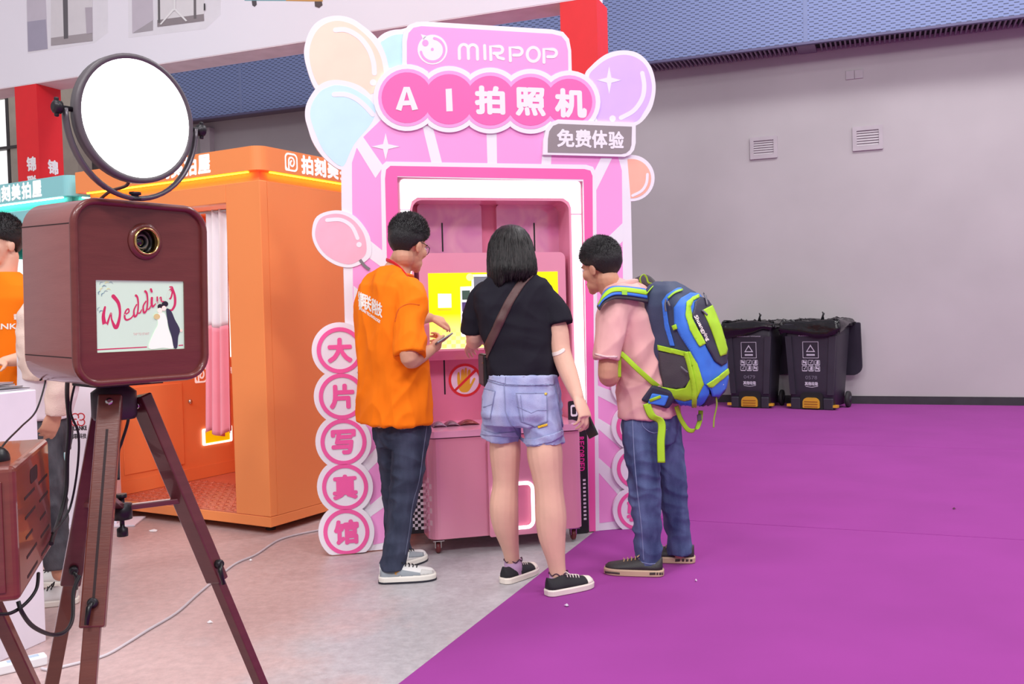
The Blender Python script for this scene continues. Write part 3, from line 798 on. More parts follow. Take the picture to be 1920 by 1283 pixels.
        def cpt(s, k):            # s across 0..1, k down 0..1
            u = (ut0 + (ut1 - ut0) * s) * (1 - k) + (ub0 + (ub1 - ub0) * s) * k
            return F.pt(u - 0.01, vt + (vb - vt) * k + 0.02 * math.sin(s * 9) * k, -0.085 + (0.012 + 0.014 * k) * math.sin(s * 2 * PI * 3.2 + 0.7 * k) + 0.008 * math.sin(s * 15 + 3))
        def sheet(name, k0, k1, m, n, s0=lambda k: 0.0, s1=lambda k: 1.0, off=0.0, ns=42):
            loops = []
            for j in range(n + 1):
                kk = k0 + (k1 - k0) * j / n
                loops.append([cpt(s0(kk) + (s1(kk) - s0(kk)) * i / ns, kk) + F.n * off for i in range(ns + 1)])
            mb = MB(); mb.rings(loops, cap=False, closed=False)
            me = mb.mesh(name); o = link_mesh(name, me, m, cw)
            md = o.modifiers.new('solid', 'SOLIDIFY'); md.thickness = 0.0018; md.offset = -1
            return o
        sheet('upper_cloth', 0.0, 0.52, mat('curtain_white', (252, 246, 250), 0.75, var=.01, trans=0.0), 24)
        sheet('lower_cloth', 0.52, 1.0, mat('curtain_pink', (252, 162, 178), 0.75, var=.02), 24)
        MS = mat('curtain_stripe', (253, 214, 222), .75)
        for ka, dk, sl in ((0.60, 0.035, -0.10), (0.74, 0.03, 0.12)):
            loops = []
            for i in range(43):
                s = i / 42
                loops.append([cpt(s, ka + sl * (s - 0.5) + dk * q) + F.n * 0.0012 for q in (0, .5, 1)])
            mb = MB(); mb.rings(loops, cap=False, closed=False); link_mesh('stripe', mb.mesh('stripe'), MS, cw)
    return F, S, I
STUDS = {}
OC = fl(508, 990, 0.045); OC.z = 0
OF, OS, OI = booth(OC, 1.62, 1.5, (255, 154, 88), (255, 150, 92), (255, 176, 30), 'orange photo booth with rounded head band behind the wooden camera', True, 'orange', (214, 128, 104))
TC_ = OF.pt(-1.62 - 0.12, 0, -0.02)
TF, TS, TI = booth(TC_, 1.62, 1.5, (146, 216, 220), (70, 164, 152), (190, 255, 245), 'teal photo booth with white head band letters at the far left', False, 'teal', (96, 176, 160))  # main teal is paled: the LED glow is put into its colour
# ================================================================== pink vending photo machine in the doorway
M_mp = mat('machine_pink', (232, 150, 178), 0.3, var=0.02, scale=1.0, coat=0.5)
M_mp2 = mat('machine_pink_deep', (222, 124, 158), 0.35, var=0.02, coat=0.3)
M_white_lit = mat('machine_light_panel', (255, 255, 255), 0.5, emit=1.5)
M_blk = mat('black_gloss', (18, 16, 20), 0.35)
M_holo = bpy.data.materials.new('iridescent_pink_film'); M_holo.use_nodes = True
def _holo():
    nt = M_holo.node_tree; b = nt.nodes['Principled BSDF']
    tc = nt.nodes.new('ShaderNodeTexCoord'); n1 = nt.nodes.new('ShaderNodeTexNoise'); n1.inputs['Scale'].default_value = 5; n1.inputs['Distortion'].default_value = 1.2
    nt.links.new(tc.outputs['Object'], n1.inputs['Vector'])
    r = nt.nodes.new('ShaderNodeValToRGB'); r.color_ramp.elements[0].position = .3; r.color_ramp.elements[0].color = rgb(222, 140, 190); r.color_ramp.elements[1].position = .72; r.color_ramp.elements[1].color = rgb(248, 186, 204)
    nt.links.new(n1.outputs['Fac'], r.inputs[0]); nt.links.new(r.outputs[0], b.inputs['Base Color'])
    b.inputs['Metallic'].default_value = 0.25; b.inputs['Roughness'].default_value = 0.16; b.inputs['Coat Weight'].default_value = 0.8
    bp = nt.nodes.new('ShaderNodeBump'); bp.inputs['Strength'].default_value = .12; bp.inputs['Distance'].default_value = .02
    nt.links.new(n1.outputs['Fac'], bp.inputs['Height']); nt.links.new(bp.outputs[0], b.inputs['Normal'])
_holo()
NF = -0.035                                # front of the upper frame, just behind the sign
NB = -0.27                                 # back of the niche
NC = 0.20                                  # front of the lower cabinet
mach = thing('photo_machine', 'pink self-service photo machine with lit white surround and yellow screen', 'machine', SIGN.pt(1.0, 0, -0.1))
def mu(px, py, n): return SIGN.uv(px, py, n)[0]
def mv(px, py, n): return SIGN.uv(px, py, n)[1]
UL = mu(741, 600, NF) - 0.0; UR = mu(1099, 600, NF)
VT = mv(920, 326, NF)
iu0, iu1 = mu(776, 500, NF), mu(1069, 500, NF); ivt = mv(920, 376, NF); ivb = mv(930, 806, NF)
MB().prism(SIGN, rrect(UL, 0.62, UR, VT, (0, 0, .03, .03)), NB, NF, [rrect(iu0, ivb, iu1, ivt, (0, 0, .055, .055))]).build('surround', M_mp, mach)
MB().pbox(SIGN, UL, UR, 0.62, VT, -0.66, NB).build('rear_case', M_mp2, mach)
MB().pbox(SIGN, UL + 0.03, UR - 0.03, 0.07, 0.62, -0.66, NB).build('rear_base', M_mp2, mach)
# luminous panels of the surround
lu0, lu1, lvt = mu(751, 400, NF), mu(1089, 400, NF), mv(920, 338, NF)
e = 0.014
lp = rrect(lu0, ivb, lu1, lvt, (0, 0, .022, .022))
sv = mv(1080, 402, NF)
MB().prism(SIGN, [(lu0, sv + .004)] + [(p[0], p[1]) for p in rrect(lu0, sv, lu1, lvt, (0, 0, .022, .022))][2:-1] + [(lu0, sv + .005)], NF, NF + 0.004, []).build('light_panel', M_white_lit, mach) if False else None
ring_o = [(lu0, ivt - .05), (lu0, lvt - .02), (lu0 + .006, lvt - .006), (lu0 + .02, lvt), (lu1 - .02, lvt), (lu1 - .006, lvt - .006), (lu1, lvt - .02), (lu1, sv + .004)]
ring_i = [(iu1 + e, sv + .004), (iu1 + e, ivt - .04), (iu1 + e - .012, ivt - .008), (iu1 - .03, ivt + e), (iu0 + .03, ivt + e), (iu0 - e + .012, ivt - .008), (iu0 - e, ivt - .05)]
MB().prism(SIGN, ring_o + ring_i, NF + .0005, NF + 0.005).build('light_panel', M_white_lit, mach)
MB().pbox(SIGN, iu1 + e, lu1, ivb + .01, sv - .004, NF + .0005, NF + 0.005).build('light_panel', M_white_lit, mach)
MB().pbox(SIGN, lu0, iu0 - e, ivb + .01, ivt - .055, NF + .0005, NF + 0.005).build('light_panel', M_white_lit, mach)
# niche lining
MB().pbox(SIGN, iu0, iu1, ivb, ivt, NB + .0005, NB + .006).build('niche_back', M_mp2, mach)
for x0, x1 in ((783, 903), (931, 1062)):
    a, b = mu(x0, 430, NB + .03), mu(x1, 430, NB + .03)
    v0, v1 = mv(900, 474, NB + .03) - .1, mv(900, 384, NB + .03)
    MB().prism(SIGN, rrect(a, v0, b, v1, .02), NB + .006, NB + .035).build('film_panel', M_holo, mach)
for x, y0, y1, n in ((829.5, 418, 472, NB + .036), (1002, 418, 471, NB + .036), (833.5, 673, 740, NB + .013)):
    a, b = mu(x - 1.4, (y0 + y1) / 2, n), mu(x + 1.4, (y0 + y1) / 2, n)
    MB().pbox(SIGN, a, b, mv(x, y1, n), mv(x, y0, n), n - .001, n).build('slot', M_blk, mach)
# lower niche panel with the no-touch sticker
n = NB + .012
MB().pbox(SIGN, iu0 + .02, iu1 - .06, ivb, mv(900, 660, n), NB + .006, n).build('lower_panel', M_mp2, mach)
st = MB().prism(SIGN, px2uv(SIGN, circ(872, 713, 31), n), n, n + .001).build('sticker', mat('sticker_white', (236, 214, 236), .4), mach)
st['label'] = 'round no-touch hand sticker'
M_sr = mat('sticker_red', (220, 40, 44), .4); M_sy = mat('sticker_yellow', (226, 176, 40), .4)
def stp(name, pts, m, k, holes=()): MB().prism(SIGN, px2uv(SIGN, pts, n), n + .0008 + .0008 * k, n + .0016 + .0008 * k, [px2uv(SIGN, h, n) for h in holes]).build(name, m, st)
s3 = lambda pts: [(760 + x / 5.333, 640 + y / 5.333) for x, y in pts]
stp('hand_print', cr(s3([(520, 330), (540, 310), (552, 400), (558, 300), (574, 278), (588, 300), (590, 380), (592, 285), (604, 265), (616, 285), (618, 380), (624, 300), (640, 282), (652, 300), (646, 430), (680, 370), (700, 372), (690, 400), (640, 490), (600, 512), (550, 500), (522, 430)]), 3), M_sy, 0)
stp('ban_ring', circ(872, 713, 31, 48), M_sr, 1, [circ(872, 713, 26.3, 48)])
stp('ban_bar', s3([(482, 490), (500, 505), (712, 300), (692, 282)]), M_sr, 1)
# screen housing with sloping chin
ns = -0.05
hu0, hu1 = mu(787, 560, ns), mu(1061.5, 560, ns); hv0, hv1 = mv(900, 656, ns), mv(900, 474, ns)
hb = mv(900, 673, -0.15)
mb = MB().prism(SIGN, rrect(hu0, hv0, hu1, hv1, (0, 0, .035, .035)), NB + .012, ns)
pp = [(hv0, ns), (hv0, NB + .012), (hb, NB + .012), (hb, -0.15)]
mb.rings([[SIGN.pt(hu0, a, b) for a, b in pp], [SIGN.pt(hu1, a, b) for a, b in pp]], smooth=False)
hs_ = mb.build('screen_housing', M_mp, mach, fix=True)
# the screen and what it shows
def emi(name, c, e): return mat('screen_' + name, c, 0.35, var=0.0, emit=e)
nn = ns + .002
sq = [SIGN.uv(802.5, 513, nn), SIGN.uv(1045.5, 509, nn), SIGN.uv(1045.5, 648, nn), SIGN.uv(803.5, 655.5, nn)]
su0, su1, sv0, sv1 = sq[0][0], sq[1][0], (sq[2][1] + sq[3][1]) / 2, (sq[0][1] + sq[1][1]) / 2
M_sy2 = bpy.data.materials.new('screen_yellow_gradient'); M_sy2.use_nodes = True
def _scr():
    nt = M_sy2.node_tree; b = nt.nodes['Principled BSDF']; tc = nt.nodes.new('ShaderNodeTexCoord'); sp = nt.nodes.new('ShaderNodeSeparateXYZ')
    nt.links.new(tc.outputs['Object'], sp.inputs[0]); mr = nt.nodes.new('ShaderNodeMapRange'); mr.inputs['From Min'].default_value = 0.0; mr.inputs['From Max'].default_value = 0.24
    nt.links.new(sp.outputs['Z'], mr.inputs['Value']); r = nt.nodes.new('ShaderNodeValToRGB'); r.color_ramp.elements[0].color = rgb(255, 255, 190); r.color_ramp.elements[1].color = rgb(255, 242, 0); r.color_ramp.elements[1].position = .8
    nt.links.new(mr.outputs[0], r.inputs[0]); nt.links.new(r.outputs[0], b.inputs['Base Color']); nt.links.new(r.outputs[0], b.inputs['Emission Color']); b.inputs['Emission Strength'].default_value = .55; b.inputs['Roughness'].default_value = .3
_scr()
scr = MB().pbox(SIGN, su0, su1, sv0, sv1, ns, nn).build('screen', M_sy2, hs_)
def sc(name, pts, m, k=0): return MB().prism(SIGN, px2uv(SIGN, pts, nn), nn + .0002 + .0006 * k, nn + .0006 + .0006 * k).build(name, m, scr)
W_ = emi('white', (255, 255, 255), .6)
sc('printed_block', [(821, 551), (846, 551), (846.5, 577), (821.5, 577.5)], W_)
sc('printed_line', [(820, 580), (847, 579.5), (847, 582), (820, 582.5)], emi('olive', (214, 196, 40), .4))
sc('picture_strip', [(863, 538), (884, 537), (886, 630), (865, 632)], W_)
for k, y in enumerate((545, 567, 590, 609)):
    sc('picture_tile', [(866, y), (881, y - .5), (881.5, y + 17), (866.5, y + 17.5)], emi('picture_%d' % k, ((70, 96, 84), (92, 78, 128), (150, 120, 140), (84, 74, 120))[k], .15), 1)
sc('picture_strip', [(884, 515), (936, 514), (938, 640), (886, 642)], W_)
sc('picture_tile', [(888, 519), (932, 518), (932, 560), (889, 561)], emi('portrait', (120, 126, 136), .2), 1)
sc('round_badge', circ(881, 520, 7, 24), emi('badge', (255, 236, 150), .6), 1)
for i in range(26):
    for j in range(5):
        if (i + j) % 2 == 0:
            x = 812 + i * 8.6; y = 617 + j * 7.4 - i * .25
            if x < 1036 and y < 650 - i * .2: sc('check', [(x, y), (x + 8.2, y - .3), (x + 8.2, y + 6.6), (x, y + 6.9)], emi('check', (255, 250, 120) if j < 3 else (255, 255, 236), .6))
# lower cabinet
cu0, cu1 = mu(803, 900, NC), mu(1094, 900, NC)
cvt = mv(950, 812, NC)
cv0 = 0.075
def plan(o, r, n0, n1, seg=6):
    """rounded plan outline of the cabinet, round at the two front corners"""
    pts = [(cu0 - o, n0), (cu0 - o, n1 + o - r)]
    pts += [(cu0 - o + r - r * math.cos(k * PI / 2 / seg), n1 + o - r + r * math.sin(k * PI / 2 / seg)) for k in range(1, seg + 1)]
    pts += [(cu1 + o - r + r * math.sin(k * PI / 2 / seg), n1 + o - r + r * math.cos(k * PI / 2 / seg)) for k in range(0, seg + 1)]
    pts += [(cu1 + o, n0)]
    return pts
def slab(o, r, v0, v1, n0=NB + .012): return MB().rings([[SIGN.pt(a, v0, b) for a, b in plan(o, r, n0, NC)], [SIGN.pt(a, v1, b) for a, b in plan(o, r, n0, NC)]], smooth=False)
cab = slab(0.0, 0.06, cv0, cvt - 0.012, -0.2).build('cabinet', M_mp, mach, fix=True)
lip = slab(0.008, 0.06, cvt - 0.006, cvt + 0.028).build('worktop', mat('machine_top', (246, 176, 212), .22, var=.02, coat=.6), mach, fix=True)
slab(-0.004, 0.06, cvt - 0.012, cvt - 0.006, -0.2).build('shadow_gap', mat('gap_dark', (120, 60, 84), .6), mach, fix=True)
# raised middle with the lit collection slot
pu0, pu1 = mu(914, 900, NC), mu(1006, 900, NC)
fu0, fu1, fv0, fv1 = mu(921, 950, NC), mu(1000, 950, NC), mv(960, 992, NC), mv(960, 903, NC)
mid = MB().prism(SIGN, rrect(pu0, cv0 - .005, pu1, cvt - .03, .012), NC - .02, NC + .022, [rrect(fu0 + .012, fv0 + .012, fu1 - .012, fv1 - .012, .03)]).build('front_bulge', M_mp, mach)
MB().prism(SIGN, rrect(fu0, fv0, fu1, fv1, .042), NC + .0222, NC + .028, [rrect(fu0 + .018, fv0 + .018, fu1 - .018, fv1 - .018, .026)]).build('slot_light', mat('slot_led', (255, 255, 255), .5, emit=2.2), mid)
MB().pbox(SIGN, fu0 + .012, fu1 - .012, fv0 + .012, fv1 - .012, NC + .0006, NC + .002).build('slot_flap', M_mp2, mid)
# pale checks down the rounded corner
for j in range(9):
    for s_ in (0, 1):
        if (j + s_) % 2 == 0:
            v0 = mv(800, 1000 - j * 11.5, NC)
            a = cu0 + 0.06 - 0.0605 * math.cos(0.25 + s_ * .28); b = NC - .06 + .0605 * math.sin(0.25 + s_ * .28)
            a2 = cu0 + 0.06 - 0.0605 * math.cos(0.53 + s_ * .28); b2 = NC - .06 + .0605 * math.sin(0.53 + s_ * .28)
            MB().rings([[SIGN.pt(a, v0, b), SIGN.pt(a2, v0, b2), SIGN.pt(a2 + .003, v0, b2 - .003), SIGN.pt(a + .003, v0, b - .003)], [SIGN.pt(a, v0 + .027, b), SIGN.pt(a2, v0 + .027, b2), SIGN.pt(a2 + .003, v0 + .027, b2 - .003), SIGN.pt(a + .003, v0 + .027, b - .003)]], smooth=False).build('check', mat('pale_pink_check', (244, 198, 212), .4), cab)
# black flank boards: chequered left, lettered right
M_bb = mat('flank_black', (30, 28, 34), .5)
nb_ = 0.012
bl0, bl1 = mu(764, 990, nb_), mu(812, 990, nb_)
lb_ = MB().prism(SIGN, rrect(bl0, mv(780, 1001, nb_), bl1, mv(780, 752, nb_), .015), nb_ - .012, nb_).build('flank_board', M_bb, mach)
M_chk = mat('check_white', (236, 232, 240), .5)
for i in range(5):
    for j in range(16):
        if (i + j) % 2 == 0:
            x = bl0 + .008 + i * .0165; v = mv(780, 994, nb_) + j * .0165
            MB().pbox(SIGN, x, x + .0162, v, v + .0162, nb_, nb_ + .0008).build('check', M_chk, lb_)
br0, br1 = mu(1068, 850, nb_), mu(1103.5, 950, nb_)
rb_ = MB().prism(SIGN, rrect(br0, mv(1100, 1000, nb_), br1, mv(1080, 752, nb_), .012), nb_ - .012, nb_).build('flank_board', M_bb, mach)
M_mag = mat('magenta_print', (240, 50, 160), .5)
MB().prism(SIGN, rrect(br0 + .012, mv(1080, 781, nb_), br0 + .052, mv(1080, 759, nb_), .012), nb_, nb_ + .0008, [rrect(br0 + .02, mv(1080, 777, nb_), br0 + .044, mv(1080, 763, nb_), .006)]).build('lettering', M_chk, rb_)
v = mv(1098, 786, nb_)
for ch in 'FOR RECORDED':
    if ch != ' ':
        mb = MB(); text_uv(mb, Plane(SIGN.pt(br1 - .052, v, 0), -ZV, SIGN.u), ch, 0, 0, .022, .034, nb_ + .0008, .0012); mb.build('lettering', M_mag, rb_)
    v -= .0245
for j in range(11):
    MB().pbox(SIGN, br1 - .03, br1 - .014, mv(1098, 975, nb_) + j * .022, mv(1098, 975, nb_) + j * .022 + .011, nb_, nb_ + .0008).build('check', M_chk, rb_)
# castors
M_rubber = mat('castor_wheel_red', (112, 44, 48), .4); M_chrome = mat('chrome', (200, 198, 200), .22, metal=1.0)
for a, b in ((cu0 + .05, NC - .05), (cu1 - .05, NC - .05), (cu0 + .05, -.55), (cu1 - .05, -.55)):
    c = SIGN.pt(a, -.006 if a < 1.2 else 0.0, b)
    cs = MB().lathe(c + ZV * .03 - SIGN.u * .011, SIGN.u, [(0.0, 0), (.024, 0), (.03, .004), (.03, .018), (.024, .022), (0, .022)], 20).build('castor', M_rubber, mach)
    MB().frame_box(c + ZV * .028 - SIGN.u * .017 - SIGN.n * .012, SIGN.u * .004, SIGN.n * .024, ZV * .04).frame_box(c + ZV * .028 + SIGN.u * .013 - SIGN.n * .012, SIGN.u * .004, SIGN.n * .024, ZV * .04).frame_box(c + ZV * .066 - SIGN.u * .03 - SIGN.n * .03, SIGN.u * .06, SIGN.n * .06, ZV * .004).build('fork', M_chrome, cs)
# packets on the worktop
tv = cvt + 0.028
for i, (x, w, c, lab) in enumerate(((822, .075, (172, 150, 176), 'silvery photo packet at the left end of the pink tray'), (846, .08, (150, 120, 140), 'mauve photo packet in the middle of the pink tray'), (878, .11, (146, 74, 74), 'brown glossy packet nearest the woman on the pink tray'))):
    nk = -.02 - .01 * i
    u_ = mu(x, 797, nk)
    loops = []
    for j in range(9):
        t = -1 + 2 * j / 8
        hh = .012 * (1 - t * t) + .0015
        loops.append([SIGN.pt(u_ + t * w / 2, tv + .001 + hh + hh * math.sin(q) , nk + .05 * math.cos(q)) for q in [2 * PI * k / 12 for k in range(12)]])
    MB().rings(loops).build('snack_packet', mat('packet_%d' % i, c, .18, metal=.3, var=.25, scale=30, bump=.4, bscale=40), None, label=lab, cat='packet', group='packets on the machine tray')
# ================================================================== wheeled bins by the wall
M_bin = mat('bin_plastic', (48, 46, 58), 0.5, var=0.08, scale=5, bump=.06, bscale=120)
M_bag = mat('black_bin_liner', (26, 25, 29), 0.22, var=.1, bump=.5, bscale=14)
M_yel = mat('bin_yellow', (214, 158, 40), .5)
M_bprint = mat('bin_print', (206, 204, 216), .6, var=.05)
M_tyre = mat('tyre_rubber', (44, 42, 46), .7)
def wheelie(px_l, px_r, base_y, label, num, seed, draped, rot):
    rnd = random.Random(seed)
    a, b = fl(px_l, base_y), fl(px_r, base_y)
    c = (a + b) / 2
    BU = Matrix.Rotation(R(rot), 3, 'Z') @ HU
    P = Plane((c.x, c.y, 0.006), BU, ZV)
    HN = P.n
    w0 = (b - a).dot(HU) / 2 + 0.002
    t = thing('wheeled_bin', label, 'bin', (c.x, c.y, 0), 'wheeled rubbish bins')
    H = 1.03; w1 = w0 * 1.2; d0, d1 = .46, .62
    def ring(k, grow=0.0, r=.05):
        w = w0 + (w1 - w0) * k + grow; n1 = .0 + .04 * k + grow; n0 = -(d0 + (d1 - d0) * k) + .04 * k - grow
        return [(x, y) for x, y in rrect(-w, n0, w, n1, r, 4)]
    body = MB()
    body.rings([[P.pt(x, H * k + .04, y) for x, y in ring(k)] for k in (0, .2, .5, .8, .97)])
    bo = body.build('body', M_bin, t)
    # recessed foot opening with pedal
    MB().prism(P, rrect(-.135, .0, .135, .205, (0, 0, .05, .05)), -.05, .022).build('foot_recess', mat('recess_black', (20, 19, 24), .7), bo)
    MB().pbox(P, -w0 + .01, -.135, .0, .14, -.12, .02).build('foot', M_bin, bo, bevel=.012)
    MB().pbox(P, .135, w0 - .01, .0, .14, -.12, .02).build('foot', M_bin, bo, bevel=.012)
    pd = MB().prism(P, rrect(-.10, .02, .10, .145, (.01, .01, .06, .06)), .0225, .045).build('pedal', M_yel, t)
    for i in range(3):
        MB().pbox(P, -.08, .08, .035 + i * .03, .042 + i * .03, .045, .05).build('tread', mat('pedal_dark', (150, 92, 30), .6), pd)
    for s_ in (-1, 1):
        MB().frame_box(P.pt(s_ * (w0 + .01) - .03, .03, -.06), P.u * .06, P.v * .03, P.n * .075).build('pedal_rail', M_yel, t)
        wx = P.pt(s_ * (w0 + .055), .1, -d0 + .06)
        wh = MB().lathe(wx - P.u * .025, P.u, [(0, 0), (.07, 0), (.095, .006), (.1, .02), (.1, .03), (.095, .044), (.07, .05), (0, .05)], 24).build('wheel', M_tyre, t)
        MB().lathe(wx - P.u * .03, P.u, [(0, 0), (.04, 0), (.04, .06), (0, .06)], 16).build('hub', M_bin, wh)
        # raised ribs of the front corners
        MB().rings([[P.pt(s_ * (w0 - .075), .18, .03), P.pt(s_ * (w0 - .005), .18, .022), P.pt(s_ * (w0 - .005), .18, -.02), P.pt(s_ * (w0 - .075), .18, -.02)], [P.pt(s_ * (w1 - .09), H * .86, .05), P.pt(s_ * (w1 - .012), H * .86, .042), P.pt(s_ * (w1 - .012), H * .86, -.0), P.pt(s_ * (w1 - .09), H * .86, -.0)]], smooth=False).build('corner_rib', M_bin, bo)
    rim = MB()
    rim.rings([[P.pt(x, v, y) for x, y in ring(.98, g)] for v, g in ((H * .965, .0), (H * .968, .028), (H * 1.0, .03), (H * 1.01, .02))])
    rim.build('rim', M_bin, t)
    # lid folded back, hanging behind
    L = Plane(P.pt(.06, H * 1.0, -d1 - .02), BU, (ZV * -1 - HN * .12).normalized())
    MB().prism(L, rrect(-w1, 0, w1 + .04, .66, (.02, .02, .12, .12)), -.03, 0.0).build('lid', M_bin, t, fix=True)
    # liner folded over the rim
    N = 84
    base = ring(.98, .03)
    P2 = catmull([Vector((x, y, 0)) for x, y in base], 5, True); P2 = [P2[int(i * len(P2) / N)] for i in range(N)]
    cx = sum(p.x for p in P2) / N; cy = sum(p.y for p in P2) / N
    def crease(i, k, amp): return amp * noise.noise(Vector((i * .55, k * .9, seed * 7.3)))
    loops = []
    KN = 12
    for k in range(KN):
        lp = []
        for i, p in enumerate(P2):
            dx, dy = p.x - cx, p.y - cy; ln = math.hypot(dx, dy)
            front = max(0, dy / ln)
            left = max(0, min(1, 0.5 - dx / .45))
            hang = .03 + .155 * front * (.8 if draped else (.15 + .95 * left)) + (0 if draped else .12 * left * (1 - front)) + crease(i, 0, .05)
            hang = max(.02, hang)
            if k <= 5:
                q_ = k / 5.0; v = H + .01 - hang * (1 - q_); g = .006 + .018 * math.sin(q_ * PI) + crease(i, k * .6, .03) * (1 if draped else 1.5)
            elif k == 6: g, v = .0, H + .03 + crease(i, k, .025)
            elif k == 7: g, v = -.03, H + .045 + crease(i, k, .04)
            elif k <= 10: g, v = -.06 * (k - 6), H + .03 + crease(i, k, .07)
            else: g, v = -.26, H + .03
            g = max(g, -ln * .95)
            lp.append(P.pt(p.x + dx / ln * g, v, p.y + dy / ln * g))
        loops.append(lp)
    lm = MB(); lm.rings(loops, cap=False)
    lm.f.append(tuple((KN - 1) * N + j for j in range(N))); lm.sm.append(True)
    lm.build('liner', M_bag, t)
    MB().tube([P.pt(.08, H + .02, -.2), P.pt(.085, H + .09, -.2), P.pt(.1, H + .12, -.19), P.pt(.08, H + .14, -.2)], [.03, .012, .014, .006], 8).build('bag_knot', M_bag, t)
    # prints on the leaning front
    lean = Plane(P.pt(0, .04, .0), BU, (ZV * H + HN * .04).normalized())
    nq = .0015
    def q(name, poly, holes=()): MB().prism(lean, poly, nq - .001, nq, holes).build(name, M_bprint, bo)
    cv = .58
    q('print_square', rrect(-.095, cv, .095, cv + .2, .004), [rrect(-.089, cv + .006, .089, cv + .194, .002)])
    tri = [(0, cv + .165), (-.055, cv + .075), (.055, cv + .075)]; tri2 = [(0, cv + .143), (-.038, cv + .086), (.038, cv + .086)]
    q('print_triangle', tri, [tri2]); q('print_line', [(-.05, cv + .03), (.05, cv + .03), (.05, cv + .05), (-.05, cv + .05)])
    for i in range(3):
        for j in range(2):
            x = -.076 + i * .076; y = cv - .055 - j * .072
            pt = bo
            MB().prism(lean, rrect(x - .032, y - .032, x + .032, y + .032, .01, 3), nq - .001, nq, [rrect(x - .027, y - .02, x + .027, y + .027, .006, 3)]).build('print_icon', M_bprint, bo)
            sh = ([(x - .02, y - .01), (x - .02, y + .025), (x - .008, y + .025), (x, y + .012), (x + .02, y + .02), (x + .02, y - .015), (x + .01, y - .015), (x, y)], [(x - .015, y + .005), (x, y - .012), (x + .018, y + .025), (x + .012, y + .028), (x, y)], [(x - .014, y - .015), (x + .018, y - .015), (x + .018, y + .026), (x - .005, y + .026)])[(i + j) % 3]
            q('print_shape', sh)
    mb = MB(); text_uv(mb, lean, num, -.07, .325, .07, .368, nq, .0); mb.build('lettering', mat('bin_number', (122, 120, 134), .6), bo)
    mb = MB(); text_uv(mb, lean, '其他垃圾', -.08, .25, .08, .295, nq, .002); mb.build('lettering', M_bprint, bo)
    q('print_line', strip([(-.07, .24), (0, .23), (.075, .243)], .006))
    mb = MB(); text_uv(mb, lean, 'Residual-Waste', -.14, .845, .15, .858, nq, .0004); mb.build('lettering', M_bprint, bo)
wheelie(1369, 1445, 766, 'dark wheeled bin with sagging black liner, nearer the backpack', '0479', 3, 0, -7)
wheelie(1480, 1566, 769, 'dark wheeled bin with lid hanging open behind, right of the pair', '0578', 8, 1, -13)
# ================================================================== wooden photo-booth camera on its tripod
def wood(name, c, c2, coat=0.35):
    if name in MATS: return MATS[name]
    m = mat(name, c, 0.32, c2=c2, scale=5.0, stretch=(1.2, 1.2, 9.0), coat=coat, bump=.04, bscale=30)
    return m
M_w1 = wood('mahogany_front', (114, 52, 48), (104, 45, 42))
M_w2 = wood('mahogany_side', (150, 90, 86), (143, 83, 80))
M_w3 = wood('mahogany_leg', (112, 58, 46), (98, 48, 40))
M_w4 = wood('mahogany_leg_red', (100, 45, 50), (90, 38, 44))
M_met = mat('black_metal', (52, 50, 54), .4, metal=.6)
M_gold = mat('brass_ring', (220, 190, 120), .22, metal=1.0)
M_gap = mat('wood_groove', (44, 22, 24), .7)
d1 = ray(2300, 560).normalized(); d2 = ray(-1350, 560)
d2 = (d2 - d1 * d2.dot(d1)).normalized()
CN = -d2                                       # front normal
CV = CN.cross(d1)
if CV.z < 0: CV = -CV
CP = Plane(at(150, 547, 2.2), d1, CV)
if CP.n.dot(CN) < 0: CP.n = CN
cu0, _ = CP.uv(137.5, 547); cu1, _ = CP.uv(388, 547)
_, cvt = CP.uv(262, 380); _, cvb = CP.uv(262, 718)
# depth from where the far left edge appears
dep = 0.0
for k in range(400):
    p = CP.pt(cu0, (cvt + cvb) / 2, -k * .002); q = p - CAM
    if 960 + FPX * q.dot(CR) / q.dot(CF) <= 40: dep = k * .002; break
wc = thing('photo_camera', 'dark mahogany box camera with brass-ringed lens and wedding screen on a tripod', 'photo booth camera', CP.pt((cu0 + cu1) / 2, cvb, -dep / 2))
RR = .062
def crect(o, r): return rrect(cu0 - o, cvb - o, cu1 + o, cvt + o, r, 8)
loops = [[CP.pt(a, b, n) for a, b in crect(o, r)] for n, o, r in ((-dep, -.012, RR - .012), (-dep + .006, -.003, RR), (-dep + .014, 0, RR), (-.012, 0, RR))]
cs_ = MB(); cs_.rings(loops, cap=False); cs_.f.append(tuple(reversed(range(len(loops[0]))))); cs_.sm.append(False)
cs_.build('case', M_w2, wc)
lo = crect(0.0, RR); 
rim = MB()
rim.rings([[CP.pt(a, b, n) for a, b in crect(o, RR + o)] for n, o in ((-.012, .001), (-.004, .003), (.004, .0), (.007, -.006), (.004, -.012), (-.006, -.014), (-.0125, -.014))], cap=False)
rim.build('front_rim', M_w1, wc)
SU_ = (CP.uv(181, 593, -.006)[0], CP.uv(346, 590, -.006)[0]); SV_ = (CP.uv(262, 658, -.006)[1], CP.uv(262, 526.5, -.006)[1])
LC = CP.uv(271.5, 453, -.006)
hole = circ(LC[0], LC[1], .033, 40)
fpn = MB().prism(CP, crect(-.0135, RR - .0135), -.0125, -.006, [rrect(SU_[0], SV_[0], SU_[1], SV_[1], .001, 1), hole]).build('front_panel', M_w1, wc)
